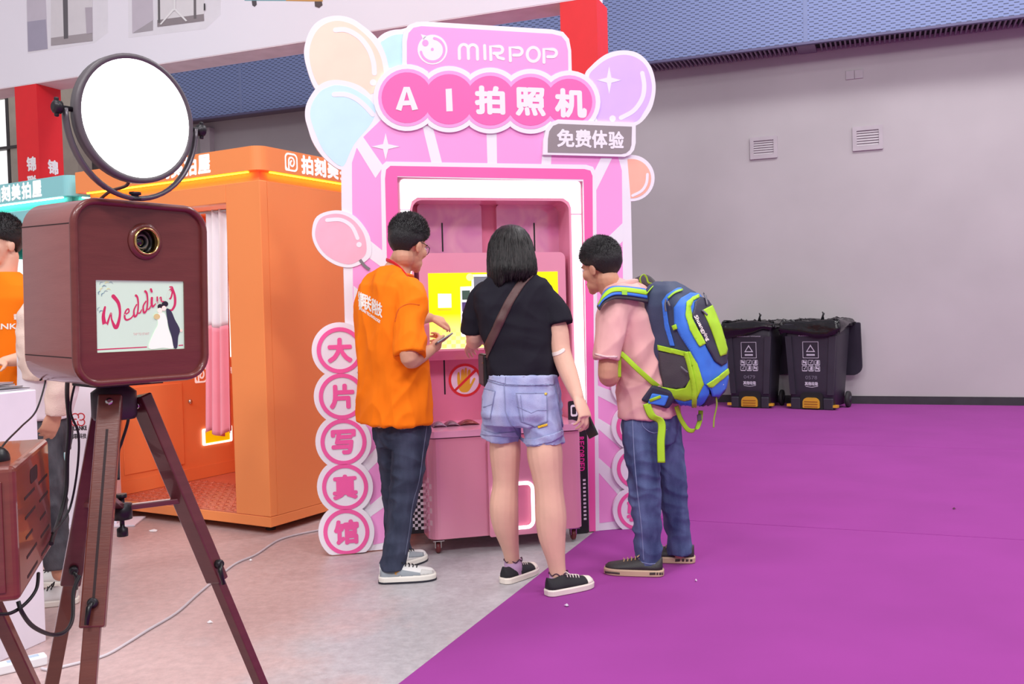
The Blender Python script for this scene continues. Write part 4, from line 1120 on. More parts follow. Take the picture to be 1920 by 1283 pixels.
# lens: turned wooden collar, brass ring, dark barrel, glass
LO = CP.pt(LC[0], LC[1], -.006)
ln = MB().lathe(LO, CP.n, [(.033, -.002), (.046, 0), (.045, .003), (.041, .007), (.036, .009), (.033, .007), (.033, -.002)], 40, cap=False).build('lens_collar', M_w1, wc)
MB().lathe(LO, CP.n, [(.0335, .002), (.0345, .009), (.033, .013), (.030, .013), (.029, .006), (.029, -.03)], 40, cap=False).build('brass_ring', M_gold, ln)
MB().lathe(LO - CP.n * .036, CP.n, [(.034, 0), (.034, .034), (.0295, .036), (.0285, .006), (.018, .006), (.018, .02), (.0165, .021), (.016, .006), (0, .006)], 36).build('lens_barrel', M_blk, ln)
MB().lathe(LO - CP.n * .024, CP.n, [(.0158, 0), (.013, .004), (.007, .0065), (0, .0072)], 30).build('lens_glass', mat('lens_glass', (20, 22, 30), .04, coat=1.0), ln)
MB().lathe(LO - CP.n * .0155, CP.n, [(.0145, -.0005), (.0185, 0), (.0185, .002), (.0145, .002)], 36, cap=False).build('lens_mark_ring', mat('lens_mark', (120, 122, 128), .3), ln)
# grooves where side boards meet the rounded caps
for s_, uu in ((-1, cu0), (1, cu1)):
    for vv in (CP.uv(138, 418)[1] - 0.0, CP.uv(138, 672)[1]):
        MB().pbox(CP, uu - .0006 if s_ < 0 else uu - .002, uu + .002 if s_ < 0 else uu + .0006, vv - .0012, vv + .0012, -dep + .014, -.014).build('groove', M_gap, wc)
# wedding screen
scw = MB().pbox(CP, SU_[0], SU_[1], SV_[0], SV_[1], -.0122, -.010).build('screen', mat('wedding_screen', (204, 230, 208), .3, var=.015, scale=3, emit=.24), wc)
def q2(pts): return [(0 + x / 3.208, 350 + y / 3.208) for x, y in pts]
_k = [0]
def wp(name, pts, c, e=.25, lv=0):
    n = -.0095 + .0003 * lv
    _k[0] += 1
    return MB().prism(CP, px2uv(CP, q2(pts), n), n - .0002, n).build(name, mat('wedding_print_%d_%d_%d' % c, c, .4, var=.0, emit=e), scw)
CRIM = (196, 46, 92)
for s_, w in (([(632, 725), (622, 780), (632, 835), (645, 825), (668, 760), (672, 800), (695, 848), (712, 820), (722, 760), (712, 700), (682, 660)], (12, 20, 26, 14, 8, 10, 22, 18, 14, 20, 24)),
              ([(752, 770), (775, 755), (772, 735), (756, 750), (750, 785), (762, 802), (790, 790), (806, 765)], (7, 8, 8, 9, 11, 11, 8, 5)),
              ([(822, 710), (806, 745), (810, 782), (826, 765), (832, 715), (828, 670), (818, 655)], (8, 9, 12, 9, 9, 11, 14)), ([(826, 760), (842, 760), (852, 740)], (7, 8, 5)),
              ([(878, 690), (862, 720), (866, 758), (882, 742), (888, 690), (884, 645), (874, 630)], (8, 9, 12, 9, 9, 11, 14)), ([(884, 738), (898, 735), (908, 715)], (7, 8, 5)),
              ([(914, 670), (913, 705), (920, 722), (936, 705)], (14, 13, 11, 6)), ([(908, 618), (913, 632)], (13, 12)),
              ([(946, 665), (948, 705), (958, 680), (968, 665), (972, 690), (984, 690)], (9, 8, 7, 8, 8, 6)),
              ([(1030, 615), (1012, 640), (1012, 680), (1030, 665), (1038, 610), (1022, 604)], (10, 11, 12, 10, 10, 8)), ([(1038, 612), (1052, 660), (1052, 710), (1035, 742), (1022, 740)], (10, 14, 14, 12, 6))):
    wp('lettering', strip(s_, list(w)), CRIM, lv=_k[0] % 9)
wp('underline', [(584, 978), (884, 962), (884, 968), (584, 985)], CRIM); wp('underline', [(1074, 953), (1102, 951), (1102, 957), (1074, 959)], CRIM)
mbt = MB(); text_px(mbt, CP, 'TAP TO START', 250, 624, 280, 628.5, -.0094); mbt.build('lettering', mat('tap_print', (206, 160, 160), .4, emit=.3), scw)
# bride and groom
wp('gown', cr([(945, 770), (985, 760), (1005, 800), (1012, 850), (1046, 966), (980, 970), (895, 972), (925, 880), (950, 830)], 4), (226, 232, 220), .4, 3)
wp('suit', cr([(1000, 738), (1030, 750), (1052, 800), (1082, 860), (1072, 905), (1066, 968), (1046, 968), (1032, 900), (1014, 840)], 4), (58, 58, 78), .1, 5)
wp('hair_print', circ(965, 722, 17, 18, 16), (44, 38, 46), .1, 4); wp('hair_print', circ(993, 706, 19, 18, 17), (40, 36, 46), .1, 6)
wp('face_print', circ(962, 745, 14, 16, 16), (246, 222, 208), .4, 5); wp('face_print', circ(986, 732, 13, 16, 15), (246, 218, 204), .4, 7)
wp('bouquet', circ(944, 782, 19, 16, 17), (206, 186, 130), .3, 6); wp('hand_print', circ(1090, 866, 8, 12), (240, 208, 190), .3, 6)
for i, (x, y, a) in enumerate(((600, 590, .6), (615, 605, .2), (605, 630, 1.0), (625, 640, .4), (596, 650, 1.2), (640, 622, .1), (590, 748, 1.1), (598, 760, .5), (632, 585, .3), (655, 580, -.2), (612, 660, .9))):
    wp('leaf', strip([(x, y), (x + 14 * math.cos(a + .6), y - 14 * math.sin(a + .6)), (x + 26 * math.cos(a), y - 26 * math.sin(a))], [2, 7, 1.5]), ((148, 170, 168), (120, 146, 156), (206, 206, 160))[i % 3], .3, i % 3)

# tripod
base = CP.pt((cu0 + cu1) / 2 - .012, cvb, -dep / 2)
HT = base.z - .006
tp = thing('tripod', 'mahogany tripod with telescoping legs under the wooden box camera', 'tripod', (base.x, base.y, 0))
cxy = at(214, 760, 2.40); cx, cy = cxy.x, cxy.y
HT = CP.pt((cu0 + cu1) / 2, cvb, -dep / 2).z
MB().frame_box(CP.pt((cu0 + cu1) / 2 - .09, cvb - .012, -dep / 2 - .06), CP.u * .18, CP.n * .12, CP.v * .011).build('mount_plate', M_met, tp)
MB().lathe((cx, cy, HT - .10), ZV, [(.05, 0), (.055, .01), (.055, .07), (.035, .085), (.035, .115)], 20).build('head_block', mat('head_block_violet', (64, 48, 58), .45, metal=.3), tp)
def leg(top, foot, side, m_up, m_lo, split, w_up=.052, t_up=.03, w_lo=.037, t_lo=.024, slot=True, knob_side=1):
    top, foot = Vector(top), Vector(foot)
    ax = (foot - top).normalized(); L = (foot - top).length
    sx = Vector(side); sx = (sx - ax * sx.dot(ax)).normalized(); nx = sx.cross(ax)
    if nx.dot(CAM - top) < 0: nx = -nx
    g = MB().frame_box(top - sx * w_up / 2 - nx * t_up / 2, sx * w_up, nx * t_up, ax * split).build('upper_leg', m_up, tp, bevel=.004)
    MB().frame_box(top + ax * (split - .12) - sx * w_lo / 2 - nx * t_lo / 2, sx * w_lo, nx * t_lo, ax * (L - split + .12)).build('lower_leg', m_lo, tp, bevel=.003)
    MB().lathe(foot - ax * .03, ax, [(.012, 0), (.016, .005), (.016, .03), (.01, .036)], 12).build('rubber_foot', M_tyre, tp)
    if slot: MB().frame_box(top + ax * .09 - sx * .003 + nx * (t_up / 2 - .001), sx * .006, nx * .0016, ax * (split - .15)).build('groove', M_gap, g)
    kb = top + ax * (split - .055) + nx * (t_up / 2)
    if knob_side > 1: kb = top + ax * (split - .05) + sx * (w_up / 2); nx, sx = sx, nx
    kn = MB().lathe(kb, nx, [(.012, 0), (.012, .012), (.008, .018)], 14).build('clamp', M_met, g)
    MB().tube([kb + nx * .014, kb + nx * .02 + ax * .012 + sx * .01 * knob_side, kb + nx * .02 + ax * .05 + sx * .014 * knob_side], [.006, .0065, .005], 8).build('lever', M_blk, kn)
    if knob_side > 1: nx, sx = sx, nx
    MB().lathe(top + ax * .02 + nx * (t_up / 2), nx, [(.009, 0), (.009, .004), (.004, .005)], 12).build('hinge_bolt', M_chrome, g)
    return top, ax, sx, nx
zt = HT - .045
t1 = at(208, 742, 2.355); f1 = at(165, 1283, 2.12)
e1 = t1 + (f1 - t1) * (t1.z / (t1.z - f1.z))
leg(t1, e1, (1, .25, 0), M_w3, M_w3, .56, w_up=.056, knob_side=-.5)
t2 = at(262, 742, 2.45); f2 = at(489, 1283, 2.60); e2 = t2 + (f2 - t2) * (t2.z / (t2.z - f2.z))
leg(t2, e2, (.9, -.5, 0), M_w4, M_w4, .55, slot=False, w_up=.056, t_up=.034, w_lo=.034, knob_side=1.5)
t3 = at(198, 742, 2.50); f3 = at(97, 1283, 2.64); e3 = t3 + (f3 - t3) * (t3.z / (t3.z - f3.z))
leg(t3, e3, (.9, .4, 0), M_w4, M_w3, .56, slot=False)
# spreader
hub = at(228, 952, 2.44)
sp2 = MB().lathe(hub - ZV * .03, ZV, [(.006, -.045), (.014, -.045), (.014, -.025), (.006, -.02), (.006, 0), (.026, 0), (.026, .04), (.008, .042), (.008, .055), (.014, .056), (.014, .066)], 14).build('spreader_hub', M_met, tp)
for tt, ff, k in ((t1, f1, .36), (t2, f2, .345), (t3, f3, .36)):
    q = tt + (ff - tt) * k
    dv = (q - hub).normalized(); sd = dv.cross(ZV).normalized()
    MB().frame_box(hub - sd * .011 - ZV * .008, dv * (q - hub).length, sd * .022, ZV * .014).build('spreader_bar', M_w4, tp, bevel=.002)

# round LED lamp on a yoke above the box
LN = CP.n; LU = CP.u; LV = CP.v
lc = at(256, 223, 2.26)
lamp = thing('led_lamp', 'round white glowing LED panel lamp on a curved yoke above the wooden camera', 'lamp', CP.pt(CP.uv(262, 372)[0], cvt, -.06))
LR = .152
MB().lathe(lc, LN, [(0, -.03), (LR * .6, -.03), (LR - .01, -.026), (LR, -.02), (LR, .004), (LR - .004, .007), (LR - .012, .007), (LR - .012, .002), (0, .002)], 56).build('housing', mat('lamp_grey', (96, 90, 94), .4), lamp)
MB().lathe(lc, LN, [(LR - .0125, .0025), (LR - .0125, .004), (0, .0045)], 56).build('diffuser', mat('lamp_diffuser', (255, 255, 255), .5, var=0, emit=3.2), lamp)
YR = LR + .016
pts = [lc - LN * .012 + LU * (YR * math.cos(a)) + LV * (LR * 1.24 * math.sin(a)) for a in [PI + PI * k / 28 for k in range(29)]]
mb = MB(); mb.tube(pts, [(.011, .006)] * 29, 8, ref=LN); mb.build('yoke', mat('yoke_metal', (104, 98, 104), .35, metal=.5), lamp)
for s_ in (-1, 1):
    c = lc - LN * .012 + LU * (s_ * LR)
    kn = MB().lathe(c, LU * s_, [(.006, 0), (.006, .024), (.015, .026), (.015, .04), (.009, .044)], 12).build('tilt_knob', M_met, lamp)
    MB().frame_box(c + LU * (s_ * .03) - LV * .022 - LN * .004, LU * s_ * .010, LV * .044, LN * .008).build('wing', M_met, kn, bevel=.003)
yb = lc - LN * .012 - LV * (LR * 1.24)
bt = cvt
ft = yb - LV * ((yb - CP.o).dot(LV) - bt)
MB().lathe(ft, LV, [(.014, 0), (.014, .006), (.008, .008), (.008, max(.012, (yb - ft).dot(LV) + .004)), (.014, max(.014, (yb - ft).dot(LV) + .006)), (.014, max(.02, (yb - ft).dot(LV) + .012))], 14).build('stud', M_met, lamp)
MB().tube(catmull([lc - LN * .03 - LV * .13, lc - LN * .05 - LV * .155, lc - LN * .07 - LV * .17 - LU * .03, ft - LN * .10 - LU * .04], 6), .004, 8).build('lamp_cable', mat('cable_brown', (96, 66, 56), .5), lamp)

# second mahogany case, low at the left edge
fe = at(33, 1000, 1.90); be = at(95, 940, 2.36)
su_ = be - fe; su_.z = 0; bl_ = su_.length; su_.normalize()
BX = Plane((fe.x, fe.y, 0), su_, ZV)
bz1 = BX.uv(33, 870)[1]; bz0 = BX.uv(38, 1128)[1]
pc = thing('printer_case', 'mahogany printer case with slotted side, low at the left edge', 'case', BX.pt(bl_ / 2, bz0, -.2))
cb_ = MB().pbox(BX, 0, bl_, bz0, bz1, -.36, 0).build('case', wood('mahogany_case', (122, 56, 46), (108, 48, 40)), pc, bevel=.012, bseg=3)
FX = Plane(BX.pt(0, 0, 0), BX.n, ZV)           # its front, facing the camera side
MB().pbox(FX, -.34, -.025, bz0 + .02, bz1 - .03, 0.0005, .004).build('front_door', M_w1, pc, bevel=.002)
hv_, hu_ = BX.uv(63, 889)[1], BX.uv(63, 889)[0]
hd_ = MB().prism(BX, rrect(hu_ - .052, hv_ - .016, hu_ + .052, hv_ + .016, .012), -.002, .001).build('hand_hole', M_gap, pc)
for i in range(5):
    for j in range(2):
        uu = bl_ * (.20 + .42 * j); vv = bz1 - .085 - .042 * i
        MB().pbox(BX, uu, uu + .14 - (.05 if (i == 2) else 0), vv - .0032, vv + .0032, -.002, .0008).build('vent_slot', M_gap, pc)
MB().ball(at(-4, 862, 1.98), (.022, .03, .028)).build('knob', M_blk, pc)
# its stand
tl = at(2, 1128, 2.05); fl_ = at(24, 1283, 1.98)
st2 = thing('case_stand', 'mahogany tripod stand under the printer case at the left edge', 'stand', (BX.pt(bl_ / 2, 0, -.18)))
MB().pbox(BX, .1, .35, bz0 - .03, bz0 - .001, -.28, -.06).build('mount_plate', M_met, st2)
for k, (aa, bb) in enumerate((((.3, -.12), (.5, .06)), ((.12, -.2), (-.05, -.5)), ((.3, -.25), (.65, -.5)))):
    a_, b_ = BX.pt(aa[0], bz0 - .03, aa[1]), BX.pt(bb[0], 0, bb[1])
    ax = (b_ - a_).normalized(); sd, nn_ = ortho(ax, BX.u)
    MB().frame_box(a_ - sd * .02 - nn_ * .014, sd * .04, nn_ * .028, b_ - a_).build('leg', M_w3, st2, bevel=.003)

# cables
M_cable = mat('black_cable', (30, 28, 32), .5)
def cable(name, pts, r, m, label, tube_seg=8):
    return MB().tube(catmull(pts, 8), r, tube_seg).build(name, m, None, label=label, cat='cable')
cable('cable', [CP.pt(cu0 + .08, cvb + .003, -dep * .75), at(126, 745, 2.42), at(130, 800, 2.45), at(126, 860, 2.46), at(124, 920, 2.46), at(112, 970, 2.42), at(100, 1005, 2.30), at(96, 1020, 2.26)], .0055, M_cable, 'thick black cable hanging from the wooden camera down to the case')
cable('cable', [CP.pt(cu0 + .095, cvb + .003, -dep * .7), at(132, 770, 2.38), at(147, 815, 2.40), at(145, 880, 2.42), at(132, 950, 2.42), at(112, 985, 2.36), at(98, 1000, 2.30)], .003, M_cable, 'thin black cable looping beside the rear tripod leg')
cable('cable', [CP.pt(cu0 + .03, cvb + .004, -dep * .9), at(85, 715, 2.45), at(68, 770, 2.35), at(40, 800, 2.2), at(12, 828, 2.06), at(-4, 850, 2.0)], .0022, M_cable, 'thin black cable from the wooden camera to the top of the case')
cable('cable', [at(34, 1128, 2.1), at(42, 1150, 2.1), at(62, 1175, 2.16), at(95, 1190, 2.25), at(122, 1185, 2.3), at(136, 1160, 2.36), at(138, 1110, 2.42), at(150, 1080, 2.45)], .005, M_cable, 'black cable looping under the case to the tripod leg')
cable('cable', [at(72, 1075, 2.2), at(68, 1105, 2.16), at(48, 1132, 2.12), at(20, 1150, 2.08), at(-10, 1152, 2.05)], .004, M_cable, 'black cable sagging below the corner of the case')
cable('cable', [at(242, 755, 2.42), at(240, 790, 2.46), at(228, 830, 2.48), at(222, 850, 2.48), at(222, 900, 2.46)], .004, M_cable, 'black cable running down inside the tripod by the orange booth')
# ================================================================== people: tools
def fuse(mb, voxel, it=4, fac=0.5):
    """grow one continuous surface over overlapping solids"""
    me = mb.mesh('solid')
    o = bpy.data.objects.new('solid', me); col.objects.link(o)
    m = o.modifiers.new('r', 'REMESH'); m.mode = 'VOXEL'; m.voxel_size = voxel; m.use_smooth_shade = True
    if it:
        m = o.modifiers.new('s', 'SMOOTH'); m.factor = fac; m.iterations = it
    dg = bpy.context.evaluated_depsgraph_get()
    out = bpy.data.meshes.new_from_object(o.evaluated_get(dg))
    bpy.data.objects.remove(o); bpy.data.meshes.remove(me)
    out.polygons.foreach_set('use_smooth', [True] * len(out.polygons))
    return out
def wrinkle(me, f):
    """displace along the normals by f(co, normal)"""
    nr = [v.normal.copy() for v in me.vertices]
    for v, n in zip(me.vertices, nr): v.co += n * f(v.co, n)
    me.update()
def bvh_of(me):
    return BVHTree.FromPolygons([v.co.copy() for v in me.vertices], [tuple(p.vertices) for p in me.polygons])
def decal(name, pts, bvh, m, parent, off=.002, step=4.0, th=.0015, Y=4.4, holes=()):
    """a thin patch cut to an outline seen from the front and laid on the surface behind it"""
    bm = bmesh.new()
    loops = [list(pts)] + [list(h) for h in holes]
    flat = [p for l in loops for p in l]
    vs = [bm.verts.new((p[0], p[1], 0)) for p in flat]
    for t in tessellate_polygon([[Vector((p[0], p[1], 0)) for p in l] for l in loops]):
        try: bm.faces.new([vs[i] for i in t])
        except ValueError: pass
    for _ in range(7):
        es = [e for e in bm.edges if e.calc_length() > step]
        if not es: break
        bmesh.ops.subdivide_edges(bm, edges=es, cuts=1)
        bmesh.ops.triangulate(bm, faces=[f for f in bm.faces if len(f.verts) > 3])
    hits = {}
    for v in bm.verts:
        d = ray(v.co.x, v.co.y).normalized()
        h = bvh.ray_cast(CAM, d)
        if h[0] is None:
            h = bvh.find_nearest(at(v.co.x, v.co.y, Y))
        n = h[1] if h[1].dot(d) < 0 else -h[1]
        hits[v] = h[0] + n * off
    for v, p in hits.items(): v.co = p
    bmesh.ops.recalc_face_normals(bm, faces=bm.faces)
    c = sum((f.normal * f.calc_area() for f in bm.faces), Vector()) 
    if c.dot(CAM - next(iter(bm.verts)).co) < 0: bmesh.ops.reverse_faces(bm, faces=bm.faces)
    me = bpy.data.meshes.new(name); bm.to_mesh(me); bm.free()
    me.polygons.foreach_set('use_smooth', [True] * len(me.polygons))
    o = link_mesh(name, me, m, parent)
    if th:
        md = o.modifiers.new('solid', 'SOLIDIFY'); md.thickness = th; md.offset = -1
    return o
def text_decal(name, s, quad, bvh, m, parent, off=.002, bold=.5):
    """lettering laid on cloth; quad = four pixel corners: bottom-left, bottom-right, top-right, top-left"""
    vs, fs = glyph_mesh(s)
    mb = MB()
    q = [Vector((p[0], p[1], 0)) for p in quad]
    for k, (a, b) in enumerate([(0, 0)] + [(bold * math.cos(i * PI / 3), bold * math.sin(i * PI / 3)) for i in range(6)] if bold else [(0, 0)]):
        P = []
        for x, y in vs:
            p = q[0] * (1 - x) * (1 - y) + q[1] * x * (1 - y) + q[2] * x * y + q[3] * (1 - x) * y
            d = ray(p.x + a, p.y + b).normalized(); h = bvh.ray_cast(CAM, d)
            if h[0] is None: h = bvh.find_nearest(at(p.x, p.y, 4.4))
            P.append(h[0] - d * (off + k * 2e-5))
        mb.add(P, fs)
    return mb.build(name, m, parent)
def oval(c, lat, fwd, a, b, n=28, p=2.3):
    out = []
    for i in range(n):
        t = 2 * PI * i / n; cs, sn = math.cos(t), math.sin(t)
        out.append(c + lat * (a * math.copysign(abs(cs) ** (2 / p), cs)) + fwd * (b * math.copysign(abs(sn) ** (2 / p), sn)))
    return out
def loft(mb, spec, lat, fwd, p=2.3):
    """spec: (point, half width, half depth)"""
    loops = []
    for i, (c, a, b) in enumerate(spec):
        ax = (spec[min(i + 1, len(spec) - 1)][0] - spec[max(i - 1, 0)][0]).normalized()
        l = (lat - ax * lat.dot(ax)).normalized()
        f = ax.cross(l)
        if f.dot(fwd) < 0: f = -f
        loops.append(oval(c, l, f, a, b, p=p))
    mb.rings(loops)
    return mb
def limb(mb, pts, rad, seg=16, end=True):
    P = catmull(pts, 5)
    Rr = catmull([Vector((r, 0, 0)) if not isinstance(r, tuple) else Vector((r[0], r[1], 0)) for r in rad], 5)
    mb.tube(P, [r.x for r in Rr], seg)
    mb.ball(P[0], rad[0] if not isinstance(rad[0], tuple) else rad[0][0], 12, 8)
    if end: mb.ball(P[-1], rad[-1] if not isinstance(rad[-1], tuple) else rad[-1][0], 12, 8)
    return mb
def frame(f, pitch=0.0, roll=0.0):
    f = Vector((f[0], f[1], 0)).normalized(); r = Vector((f.y, -f.x, 0)); u = Vector((0, 0, 1))
    q = Matrix.Rotation(R(-pitch), 3, r); f = q @ f; u = q @ u           # positive pitch looks down
    q = Matrix.Rotation(R(roll), 3, f); r = q @ r; u = q @ u
    return r, f, u
def head_solid(mb, c, fr, s=1.0):
    r, f, u = fr
    M = Matrix((r, f, u)).transposed()
    def P(x, y, z): return c + (r * x + f * y + u * z) * s
    def B(x, y, z, a, b, d): mb.ball(P(x, y, z), (a * s, b * s, d * s), 18, 12, M)
    B(0, -.012, .035, .074, .094, .084); B(0, .032, -.018, .060, .058, .086); B(0, .048, -.070, .047, .047, .038)
    B(0, .079, -.091, .023, .018, .021); B(0, .076, .026, .047, .018, .014)
    for k in (-1, 1):
        B(k * .036, .058, -.02, .027, .028, .028); B(k * .073, -.004, -.012, .009, .019, .031); B(k * .079, -.010, -.004, .006, .014, .022); B(k * .010, .094, -.028, .008, .010, .007)
    mb.tube([P(0, .086, .018), P(0, .097, -.006), P(0, .106, -.024)], [.008 * s, .0095 * s, .011 * s], 10)
    mb.ball(P(0, .104, -.024), .011 * s, 10, 8)
    B(0, .088, -.053, .021, .010, .006); B(0, .086, -.064, .019, .010, .0065)
    return P
def face_details(P, fr, parent, s=1.0, brow=(30, 24, 24)):
    """eyes, brows and lips set into the face"""
    r, f, u = fr; M = Matrix((r, f, u)).transposed()
    ME = mat('eye_white', (236, 230, 226), .2); MI = mat('iris_dark', (34, 24, 20), .1); ML = mat('lip_tone', (190, 116, 106), .4); MBW = mat('brow_dark', brow, .8)
    for k in (-1, 1):
        e = MB().ball(P(k * .031, .079, .006), (.0125 * s, .009 * s, .0075 * s), 14, 10, M).build('eye', ME, parent)
        MB().ball(P(k * .031, .0865, .006), (.0055 * s, .003 * s, .0055 * s), 12, 8, M).build('iris', MI, e)
        MB().tube([P(k * .014, .0925, .022), P(k * .032, .0905, .027), P(k * .050, .076, .020)], [(.0022 * s, .0034 * s), (.003 * s, .004 * s), (.0016 * s, .002 * s)], 8).build('eyebrow', MBW, parent)
    MB().tube([P(-.022, .0895, -.0585), P(-.010, .0965, -.057), P(0, .0985, -.0585), P(.010, .0965, -.057), P(.022, .0895, -.0585)], [.0012 * s, .0035 * s, .004 * s, .0035 * s, .0012 * s], 8).build('lips', ML, parent)
def hair_cap(c, fr, m, parent, seed=1, s=1.0, top=.022, length=.02, n_spike=1500, fringe=.062, nape=-.072, lean=(0, .25, .5)):
    """cropped hair: a cap with a natural hairline plus short tufts"""
    r, f, u = fr; rnd = random.Random(seed)
    NT, NP = 40, 56
    loops = []; pts = {}
    def surf(th, ph):
        x, y, z = math.sin(th) * math.cos(ph), math.sin(th) * math.sin(ph), math.cos(th)
        ex, ey, ez = .0785, .0985, .089
        p = Vector((x * ex, y * ey - .012, z * ez + .035))
        yy = y
        # hairline height by direction: high on the brow, dips before the ears, low on the nape
        if yy > .15: line = fringe - .012 * (1 - min(1, abs(x) * 1.6)) * 0 - max(0, abs(x) - .55) * .10
        elif yy > -.25: line = fringe - .05 - (0.15 - yy) * .10
        else: line = nape + .02 * (1 + yy) 
        d = (p.z - line) / .018
        k = max(0.0, min(1.0, d * .5 + .5)); k = k * k * (3 - 2 * k)
        grow = (-.016 + (.016 + .004 + top * max(0, z) ** 1.3 + .005) * k)
        grow += .0018 * noise.noise(Vector((x * 4 + seed, y * 5, z * 5))) * k
        nrm = Vector((x / ex, y / ey, z / ez)).normalized()
        return p + nrm * grow, nrm, k
    for i in range(NT + 1):
        th = PI * i / NT; lp = []
        for j in range(NP):
            p, nrm, k = surf(th, 2 * PI * j / NP)
            lp.append(c + (r * p.x + f * p.y + u * p.z) * s)
        loops.append(lp)
    mb = MB(); mb.rings(loops, cap=False)
    for _ in range(n_spike):
        th = math.acos(rnd.uniform(-.8, 1)); ph = rnd.uniform(0, 2 * PI)
        p, nrm, k = surf(th, ph)
        if k < .35: continue
        up = max(0.0, min(1.0, nrm.z * 1.6))
        comb = Vector((0, -.25, -1)); comb = (comb - nrm * comb.dot(nrm)).normalized()
        d = (nrm * (.28 + .45 * up) + comb * (1 - up) * .9 + Vector(lean) * up + Vector((rnd.uniform(-.12, .12), rnd.uniform(-.12, .12), rnd.uniform(-.08, .12)))).normalized()
        L = length * rnd.uniform(.55, 1.1) * (.55 + .5 * up)
        t1, t2 = ortho(d); w = .0015
        w3 = lambda q: c + (r * q.x + f * q.y + u * q.z) * s
        b = p - nrm * .003
        mb.add([w3(b + t1 * w), w3(b - t1 * w * .5 + t2 * w * .9), w3(b - t1 * w * .5 - t2 * w * .9), w3(b + d * L)], [(0, 1, 3), (1, 2, 3), (2, 0, 3)])
    return mb.build('hair', m, parent)
def hand(mb, wrist, d, n, ts, curl, s=1.0, spread=.12, thumb=(.45, .3), tdir=None):
    """palm, four fingers and thumb; n = back of the hand, ts = side of the thumb (+1 along d x n)"""
    d = Vector(d).normalized(); n = Vector(n); n = (n - d * n.dot(d)).normalized(); lat = d.cross(n) * ts
    W = Vector(wrist)
    mb.tube([W - d * .02 * s, W, W + d * .03 * s, W + d * .06 * s, W + d * .092 * s], [(.021 * s, .027 * s), (.020 * s, .027 * s), (.019 * s, .036 * s), (.0165 * s, .041 * s), (.012 * s, .040 * s)], 16, ref=n)
    tips = []
    for i in range(4):
        b = W + d * (.086 - .004 * abs(i - 1)) * s + lat * (.030 - .0205 * i) * s
        L = (.072, .080, .074, .058)[i] * s; r0 = (.0092, .0095, .009, .008)[i] * s
        a = 0.0; p = b.copy(); P = [p - d * .012 * s, p.copy()]; sp = lat * (spread * (1.5 - i) / 1.5)
        for k, fr_ in enumerate((.45, .32, .23)):
            a += curl[i] * (1.0, 1.1, .7)[k]
            dd = (d * math.cos(a) - n * math.sin(a) + sp * math.cos(a)).normalized()
            p = p + dd * L * fr_; P.append(p.copy())
        mb.tube(P, [r0 * 1.05, r0, r0 * .95, r0 * .88, r0 * .7], 10); mb.ball(P[-1], r0 * .72, 8, 6); tips.append(P[-1])
    t0 = W + d * .022 * s + lat * .022 * s
    td = Vector(tdir).normalized() if tdir is not None else (d * .62 + lat * .72 - n * .25).normalized()
    p = t0.copy(); P = [p.copy()]; a = 0
    for k, L in enumerate((.042, .034, .026)):
        dd = (td * math.cos(a) + (d * .75 - lat * .45 - n * .35).normalized() * math.sin(a)).normalized()
        p = p + dd * L * s; P.append(p.copy()); a += thumb[min(k, 1)]
    mb.tube(P, [.0155 * s, .0125 * s, .0105 * s, .008 * s], 10); mb.ball(P[-1], .008 * s, 8, 6)
    return tips
